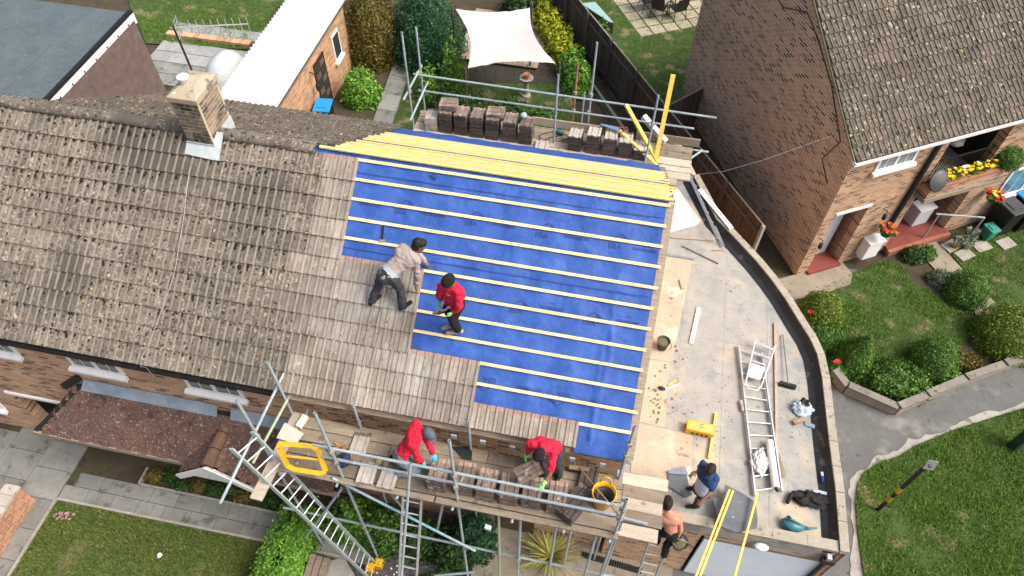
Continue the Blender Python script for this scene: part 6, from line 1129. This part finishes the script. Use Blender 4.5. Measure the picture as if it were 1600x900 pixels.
# shed
sh_ = thing('shed', 'brick shed with white corrugated roof in the back garden', 'shed', (-11.8, 9.3, 0)); sx0, sx1, sy0, sy1, sz = -12.85, -10.98, 6.5, 12.2, 2.2
SHB = brick('orange_shed_brick', (.46, .25, .13), (.56, .33, .18), (.42, .31, .21), (0, 1, 0), (.36, .18, .10), .2); MB().bb((sx0, sy0, 0), (sx1, sy1, sz)).build('wall', SHB, sh_)
rm_ = MB(); n = 32; y0, y1 = sy0-.15, sy1+.12
for k in range(n): a = y0+(y1-y0)*k/n; c_ = y0+(y1-y0)*(k+1)/n; mid = (a+c_)/2; rm_.quad((sx1+.1, a, sz+.30), (sx1+.1, mid, sz+.40), (sx0-.1, mid, sz+.175), (sx0-.1, a, sz+.075)); rm_.quad((sx1+.1, mid, sz+.40), (sx1+.1, c_, sz+.30), (sx0-.1, c_, sz+.075), (sx0-.1, mid, sz+.175)); rm_.quad((sx1+.1, a, sz+.27), (sx1+.1, c_, sz+.27), (sx1+.1, c_, sz+.30), (sx1+.1, mid, sz+.40), (sx1+.1, a, sz+.30))
rm_.build('corrugated_roof', simple('white_corrugated', (.66, .70, .70), .5, var=.05, scale=2), sh_); MB().bb((sx0, sy0, sz), (sx1, sy1, sz+.06)).build('wall_plate', TIMB, sh_); MB().add([(sx1-.02, sy0, sz), (sx1-.02, sy1, sz), (sx1-.02, sy1, sz+.27), (sx1-.02, sy0, sz+.27)], [(0, 1, 2, 3)]).build('roof_gap', DARKW, sh_)
pd = atx(505, 140, sx1); MB().bb((sx1, 9.25, .05), (sx1+.03, 10.1, 1.95)).build('door', simple('dark_brown_door', (.06, .028, .018), .5), sh_); dr = sh_.children[-1]
for r in range(5):
    for c_ in range(2): MB().bb((sx1+.031, 9.34+c_*.36, .45+r*.29), (sx1+.036, 9.64+c_*.36, .66+r*.29)).build('pane', simple('brown_pane', (.16, .13, .11), .25) if (r+c_) % 2 else GLASS, dr)
MB().bb((sx1, 10.85, 1.0), (sx1+.04, 11.45, 1.95)).build('window', WHITE, sh_); wn_ = sh_.children[-1]; MB().bb((sx1+.041, 10.92, 1.08), (sx1+.046, 11.38, 1.88)).build('pane', GLASS, wn_); MB().bb((sx1, 10.8, .9), (sx1+.12, 11.5, .99)).build('sill', WHITE, wn_)
MB().path([(sx1+.02, 8.95, 1.95), (sx1+.2, 8.9, 1.9), (sx1+.2, 8.9, 1.45)], .02, 6).build('lantern_bracket', GUT, sh_); MB().lathe([(.03, 0), (.06, .05), (.06, .22), (.02, .3)], (sx1+.2, 8.9, 1.3), 8).build('lantern', GUT, sh_)
m = MB(); pc = at(352, 105, .6); m.blob((pc.x, pc.y, .0), (.75, 1.0, 1.1), 4, .05, 2, 3); m.v = [V3((v.x, v.y, max(0, v.z))) for v in m.v]; m.build('garden_cover', simple('white_sheet', (.55, .60, .60), .5, var=.06), None, 'smooth whitish domed cover beside the shed', 'cover', smooth=True)
def bin_(label, c, sz_, body, lid, rz=0):
    t = thing('wheelie_bin', label, 'bin', tuple(c)); x, y, h = sz_; c = V3(c); R = Matrix.Rotation(rz, 3, 'Z'); m = MB(); P = []
    for z, k in ((.06, .82), (h, 1.0)): P += [c+R @ V3((a*x/2*k, b*y/2*k, z)) for a, b in ((-1, -1), (1, -1), (1, 1), (-1, 1))]
    m.add(P, [(0, 3, 2, 1), (4, 5, 6, 7), (0, 1, 5, 4), (1, 2, 6, 5), (2, 3, 7, 6), (3, 0, 4, 7)]); m.build('body', body, t); l = MB(); l.box(c+V3((0, 0, h+.03)), (x*1.08, y*1.1, .06), rz); l.build('lid', lid, t, bevel=.012); MB().box(c+V3((0, 0, h+.07)), (x*.6, y*.55, .03), rz).build('lid_panel', lid, t)
    for s in (-1, 1): q = c+R @ V3((s*x*.4, y*.45, .1)); MB().tube(q-R @ V3((.03, 0, 0)), q+R @ V3((.03, 0, 0)), .1, 12).build('wheel', BLACK, t)
    q0, q1 = c+R @ V3((-x*.4, y*.58, h+.02)), c+R @ V3((x*.4, y*.58, h+.02)); MB().tube(q0, q1, .015).build('handle', body, t); return t
BLUE = simple('blue_lid_plastic', (.02, .27, .62), .4, var=.05); p = at(504, 164, 1.05); bin_('dark wheelie bin with bright blue lid behind the rear roof', (p.x, p.y, 0), (.5, .6, 1.0), BLACK, BLUE, .15)
# shade sail
sc_ = [at(712, 14, 2.7), at(828, 12, 2.5), at(868, 99, 2.3), at(731, 107, 2.5)]; m = MB(); N = 24; V = []
for j in range(N+1):
    for i in range(N+1):
        u, v = i/N, j/N; pu = lambda a: a + .10*math.sin(math.pi*v)*(.5-a)*2*1.0; pv2 = lambda a: a + .07*math.sin(math.pi*u)*(.5-a)*2; uu, vv = pu(u), pv2(v); p = sc_[0].lerp(sc_[1], uu).lerp(sc_[3].lerp(sc_[2], uu), vv); p.z -= .18*math.sin(math.pi*u)*math.sin(math.pi*v); p.z += .035*noise.noise(V3(((u-v)*9, (u+v)*1.2, 3))); V.append(p)
m.add(V, [(j*(N+1)+i, (j+1)*(N+1)+i, (j+1)*(N+1)+i+1, j*(N+1)+i+1) for j in range(N) for i in range(N)]); sl_ = thing('shade_sail', 'cream-white shade sail stretched over the back garden seating', 'shade sail', tuple(sc_[0].lerp(sc_[2], .5)[:2])+(0,)); m.build('canvas', simple('cream_canvas', (.54, .50, .485), .85, var=.03, scale=1), sl_, smooth=True)
for q in sc_: c_ = sc_[0].lerp(sc_[2], .5); e_ = q+(q-c_).normalized()*.15; MB().tube((e_.x, e_.y, 0), (e_.x, e_.y, q.z+.1), .04).build('post', WOODD, sl_)
MB().path([sc_[2], at(880, 180, .4)], .006, 4).build('guy_rope', WIRE, sl_)
dk = struct(bpy.data.objects.new('garden_decking', None)); col.objects.link(dk)
for k in range(16): MB().bb((-7.4+k*.19, 13.2, .1), (-7.4+k*.19+.175, 16.5, .14)).build('plank', simple('decking', (.40, .32, .24), .85, objvar=.2, stretch=(5, 1, 1)) if k == 0 else bpy.data.materials['decking'], dk)
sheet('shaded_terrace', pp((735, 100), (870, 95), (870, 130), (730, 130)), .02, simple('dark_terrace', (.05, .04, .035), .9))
pt_ = thing('planter_pedestal', 'terracotta pot on a pale stone pedestal below the shade sail', 'planter', gz(822, 152)); p = at(822, 150); MB().lathe([(.16, 0), (.16, .06), (.09, .12), (.08, .6), (.2, .68), (.24, .76), (.2, .76), (.0, .70)], p, 16).build('pedestal', CONC, pt_, smooth=False); MB().lathe([(.07, 0), (.11, .22), (.09, .22), (.0, .18)], p+V3((0, 0, .70)), 14).build('pot', simple('terracotta', (.45, .2, .09), .8), pt_)
# patio set
tp = at(1040, 12, 0); tp_ = thing('garden_table', 'black round garden table on the slab patio at the top edge', 'table', tuple(tp)); MB().lathe([(0, .70), (.5, .70), (.5, .73), (0, .73)], tp, 20).build('top', BLACK, tp_)
for k in range(4): a = k*1.571+.4; MB().tube(tp+V3((math.cos(a)*.4, math.sin(a)*.4, 0)), tp+V3((math.cos(a)*.3, math.sin(a)*.3, .7)), .02).build('leg', BLACK, tp_)
chair = thing('garden_chair', 'black garden chair', 'chair', (0, 0, 0), 'chairs round the patio table'); MB().box((0, 0, .42), (.5, .48, .03)).build('seat', BLACK, chair, local=True); MB().slab([(-.25, -.24, .45), (.25, -.24, .45), (.25, -.36, .95), (-.25, -.36, .95)], .02).build('backrest', BLACK, chair, local=True)
for s in (-1, 1):
    for y in (-.22, .24): MB().tube((s*.24, y, .42), (s*.27, y*1.25, 0), .014, 6).build('leg', BLACK, chair, local=True)
    MB().bar((s*.27, -.28, .64), (s*.27, .2, .64), .04, .02).build('arm', BLACK, chair, local=True)
for k, (a, lb) in enumerate(((3.55, 'black garden chair at the near left of the patio table'), (4.4, 'black garden chair nearest the brick house gable, front of the table'), (5.3, 'black garden chair at the right of the patio table'), (2.4, 'black garden chair at the far left of the patio table'))):
    c_ = chair if k == 0 else copy_tree(chair); c_.location = tp+V3((math.cos(a)*.8, math.sin(a)*.8, .03)); c_.rotation_euler = (0, 0, a+math.pi/2); c_['label'] = lb
tb_ = [at(*p, .5) for p in ((908, 5), (930, 3), (959, 35), (952, 34))]; MB().slab([tb_[0], tb_[3], tb_[2], tb_[1]], .03).build('cold_frame_lid', simple('teal_sheet', (.34, .54, .54), .4, stretch=(6, 1, 1)), None, 'pale teal ribbed sheet lying beyond the long fence', 'sheet'); MB().prism([(p.x, p.y) for p in tb_], 0.02, .46).build('cold_frame_box', WOODD, bpy.data.objects['cold_frame_lid'])
# ------------------------------------------------------------ right house: loose things
def RH(a, d, z=0): c, s = math.cos(HR), math.sin(HR); return V3((HA[0]+a*c-d*s, HA[1]+a*s+d*c, z))
fl_t = thing('balcony_flowers', 'row of yellow flowers in the balcony planter', 'flowers', tuple(RH(4, -.12, 2.7))); flowers('petals', None, [tuple(RH(U(3.25, 5.05), U(-.26, -.02), U(2.84, 3.0))) for k in range(70)], .045, FYEL, None, fl_t); C = np.array([tuple(RH(U(3.1, 5.15), U(-.28, 0), U(2.72, 2.93))) for k in range(700)]); Vv, Ff = leaves(C, np.tile([0, 0, 1.], (700, 1)), .035); raw('foliage', Vv, Ff, [L_MD], fl_t, tuple(fl_t.location))
flowers('white_blooms', 'few white blooms among the yellow balcony flowers', [tuple(RH(3.95+U(-.06, .06), -.1, 3.03)) for k in range(4)] + [tuple(RH(4.35, -.1, 3.05))], .05, WHITE)
shrub('balcony_bush', 'round green bush at the right end of the balcony planter', tuple(RH(5.35, -.15, 2.95)), (.36, .36, .36), L_MD, 2000, .024, 'ball', 101, stem=False)
dsh = thing('satellite_dish', 'grey satellite dish at the left end of the balcony planter', 'satellite dish', tuple(RH(2.95, -.3, 2.9))); Md = Matrix.Rotation(HR, 3, 'Z') @ Matrix.Rotation(math.radians(62), 3, 'X'); MB().lathe([(0, .05), (.12, .035), (.22, .0), (.29, -.05), (.30, -.05), (.22, -.02), (.12, .015), (0, .03)][::-1], RH(2.98, -.32, 3.02), 20, Md).build('dish', simple('dish_grey', (.10, .105, .11), .5), dsh, smooth=True); MB().bar(RH(2.98, -.3, 2.95), RH(2.75, -.05, 2.8), .03, .03).build('arm', GUT, dsh)
def cabinet(label, a0, d0, z0, w, dep, h, mat): t = thing('utility_cabinet', label, 'cabinet', tuple(RH(a0, d0, z0))); q = RH(a0+w/2, d0-dep/2, z0+h/2); MB().box(q, (w, dep, h), HR).build('case', mat, t, bevel=.02); MB().box(RH(a0+w/2, d0-dep/2-.02, z0+h+.02), (w*1.06, dep*1.08, .05), HR+0).build('lid', WHITE, t); return t
cabinet('white plastic meter cabinet on the front wall under the red basket', 1.85, 0, .28, .5, .3, .65, WHITE); cabinet('grey-white storage box standing in the red porch', 4.1, .75, .2, .55, .4, .65, simple('grey_box', (.55, .58, .62), .5, var=.05))
def basket(label, a, z, f1, f2):
    t = thing('hanging_basket', label, 'hanging basket', tuple(RH(a, -.25, z))); MB().lathe([(0, -.16), (.12, -.12), (.18, 0), (.16, .0)], RH(a, -.28, z), 12).build('basket', WOODD, t); MB().path([RH(a, -.0, z+.5), RH(a, -.28, z+.52), RH(a, -.28, z+.2)], .01, 5).build('bracket', BLACK, t)
    C = np.array([tuple(RH(a, -.28, z)+V3((U(-.2, .2), U(-.2, .2), U(-.05, .16)))) for k in range(260)]); Vv, Ff = leaves(C, np.tile([0, 0, 1.], (260, 1)), .04); raw('foliage', Vv, Ff, [L_MD], t, tuple(t.location)); flowers('petals', None, [tuple(RH(a, -.28, z)+V3((U(-.2, .2), U(-.22, .15), U(.08, .2)))) for k in range(18)], .055, f1, None, t); flowers('petals', None, [tuple(RH(a, -.28, z)+V3((U(-.15, .15), U(-.2, .15), U(.1, .2)))) for k in range(9)], .05, f2, None, t); return t
basket('hanging basket of orange and red flowers above the white meter cabinet', 2.2, 1.35, FORA, FRED); basket('hanging basket of red and yellow flowers beside the right window', 5.72, 1.5, FRED, FYEL)
for k, (a, z) in enumerate(((.16, 1.55), (1.95, 2.05))): t = thing('wall_lantern', 'black wall lantern %s' % ('left of the house door' if k == 0 else 'right of the house door above the basket'), 'lantern', tuple(RH(a, -.1, z))); MB().path([RH(a, 0, z), RH(a, -.16, z+.05), RH(a, -.16, z-.08)], .012, 5).build('bracket', BLACK, t); MB().lathe([(.03, -.2), (.055, -.16), (.06, -.02), (.0, .03)], RH(a, -.16, z-.06), 8).build('lamp', BLACK, t)
hr = thing('handrail', 'grey tubular handrail in front of the red porch', 'handrail', tuple(RH(4.2, -.4))); ra = [RH(3.35, -.32, 2.0), RH(5.3, -1.0, .95)]
for p, q in ((RH(4.2, -.1, .2), RH(4.2, -.1, 1.15)), (RH(4.15, -.05, 1.15), RH(5.45, -.55, 1.05)), (RH(5.45, -.55, 1.05), RH(5.45, -.55, 0))): MB().tube(p, q, .025).build('rail', STEEL, hr)
bx = RH(6.6, -.45); bin_('black wheelie bin with grey lid beside the right house wall', (bx.x, bx.y, 0), (.52, .6, 1.0), BLACK, simple('grey_lid', (.07, .075, .08), .5), HR); bx = RH(7.3, -.45); bin_('black wheelie bin with blue lid at the right edge', (bx.x, bx.y, 0), (.55, .7, 1.05), BLACK, BLUE, HR); bx = RH(6.05, -.62); bin_('small green food caddy beside the black bins', (bx.x, bx.y, .03), (.3, .34, .42), simple('green_plastic', (.03, .25, .18), .5), simple('green_plastic2', (.05, .32, .25), .5), HR)
for k, (a, d) in enumerate(((5.75, -.85), (6.5, -1.0), (5.05, -.95), (4.9, -.55))): MB().box(RH(a, d, .03), (.5, .35, .06), HR+.05*k).build('paving_slab', CONC, None, 'pale loose slab by the bins, %s one' % ['green caddy', 'black bin', 'handrail foot', 'porch step'][k], 'slab')
for k, (a, d, r) in enumerate(((5.25, -.75, .13), (5.55, -.5, .11), (4.95, -.62, .1))): t = thing('plant_pot', 'plant pot beside the porch, %s' % ['grey one at the handrail foot', 'small one against the wall', 'terracotta one by the step'][k], 'pot', tuple(RH(a, d))); MB().lathe([(r*.7, 0), (r, r*1.6), (r*.85, r*1.6), (0, r*1.4)], RH(a, d, .05), 12).build('pot', [simple_c, BLACK, bpy.data.materials['terracotta']][k], t); C = np.array([tuple(RH(a, d, .28)+V3((U(-.15, .15), U(-.15, .15), U(-.05, .2)))) for q in range(150)]); Vv, Ff = leaves(C, np.tile([0, 0, 1.], (150, 1)), .035); raw('foliage', Vv, Ff, [L_GY], t, tuple(t.location))
MB().blob(RH(3.6, .9, .38), (.18, .12, .2), 3, .1).build('red_bag', simple('red_toy', (.5, .02, .02), .5), None, 'red rounded object in the dark porch', 'bag', smooth=True); MB().box(RH(2.45, -.005, 2.25), (.18, .012, .14), HR).build('wall_plaque', simple('pink_plaque', (.55, .26, .18), .7), rh, local=False) if False else None
MB().bb((2.15, -.014, 2.35), (2.4, -.002, 2.5)).build('air_brick', simple('pink_airbrick', (.52, .24, .16), .8), rh, local=True); MB().bb((5.55, -.014, .75), (5.85, -.002, .9)).build('air_brick', simple('pale_airbrick', (.45, .44, .40), .8), rh, local=True)
bc = RH(4.3, .9, 2.34); MB().blob((bc.x, bc.y, 3.2), (.3, .5, .12), 6, .1).build('balcony_table', simple('grey_cover', (.35, .38, .40), .5), None, 'grey covered thing standing in the shaded balcony', 'cover', smooth=True)
# ------------------------------------------------------------ street-side things
ps = thing('marker_post', 'yellow and black banded marker post with small grey plate on the verge', 'post', tuple(at(1371, 797))); b0 = at(1371, 797); t0 = b0+V3((.0, .0, 2.35)); PB = simple('black_paint', (.015, .015, .016), .6, c2=(.03, .03, .03)); PY = simple('amber_paint', (.62, .33, .01), .6)
zz = [0, .55, .80, 1.02, 1.28, 1.50, 2.0, 2.3]
for k in range(7): MB().tube(b0+V3((0, 0, zz[k])), b0+V3((0, 0, zz[k+1])), .045, 12).build('band', PB if k % 2 == 0 or k > 4 else PY, ps)
pl_ = MB().slab([b0+V3((-.06, -.06, 2.35)), b0+V3((.14, -.06, 2.35)), b0+V3((.14, -.0, 2.62)), b0+V3((-.06, -.0, 2.62))], .012).build('plate', simple('grey_plate', (.34, .37, .38), .5), ps)
em = textmesh('E', .15); em.materials.append(PB); inst('letter', em, pl_, frame(b0+V3((.03, -.042, 2.46)), V3((.8, 0, .6)).normalized(), V3((-.58, .2, .78)).normalized(), V3((0, -.97, .22)).normalized()))
gb_ = thing('service_post', 'dark green metal service box at the right edge of the verge', 'service box', tuple(at(1578, 702))); q = at(1578, 702); MB().box(q+V3((.05, .05, .45)), (.2, .2, .9), .5).build('case', simple('dark_green_paint', (.01, .06, .04), .5), gb_); MB().box(q+V3((.05, .05, .92)), (.24, .24, .04), .5).build('cap', ALU, gb_)
# brick pier by the left edge
bp = thing('brick_wall', 'low brick wall with worn white top at the left edge', 'wall', (-12.69, -5.6, 0)); MB().bb((-12.83, -8, 0), (-12.55, -4.8, .70)).build('wall', brick('red_wall_brick', (.38, .16, .08), (.5, .24, .13), (.4, .33, .26), (0, 1, 0)), bp)
for k in range(12): MB().bb((-12.86, -5.01-k*.235, .70), (-12.52, -4.785-k*.235, .765)).build('coping_brick', spotted('worn_white_paint', [(.3, (.42, .38, .33)), (.7, (.62, .60, .56))], [((.35, .15, .08), 8, .58, .66)], .9) if k == 0 else bpy.data.materials['worn_white_paint'], bp)
# timber sleepers by the leaning ladder
for k in range(3): MB().bar((-5.92+.14*k, -4.75, .18-.03*k), (-5.82+.14*k, -7.2, .18-.03*k), .12, .25).build('timber_sleeper', TIMB, None, 'grey timber sleeper beside the box hedge, %s from the hedge' % ordn[k], 'sleeper', 'sleepers beside the box hedge')
for k, (px, py) in enumerate(((592, 881), (578, 888))): p = at(px, py, .1); MB().box((p.x, p.y, .1), (.17, .17, .2), .3*k).bb((p.x-.05, p.y-.05, .2), (p.x+.05, p.y+.05, .26)).build('foot_block', YEL, None, 'yellow plastic foot block of the leaning ladder, %s one' % ('upper' if k == 0 else 'lower'), 'foot block')
gr = thing('drain_grating', 'black slatted drain channel in the forecourt below the scaffold', 'grating', (-.6, -4.0, 0)); p, q = at(910, 866, .01), at(1004, 893, .01)
for k in range(26): a = p.lerp(q, k/26); MB().bar(a, a+(q-p).normalized()*.03, .13, .03).build('slat', BLACK, gr)
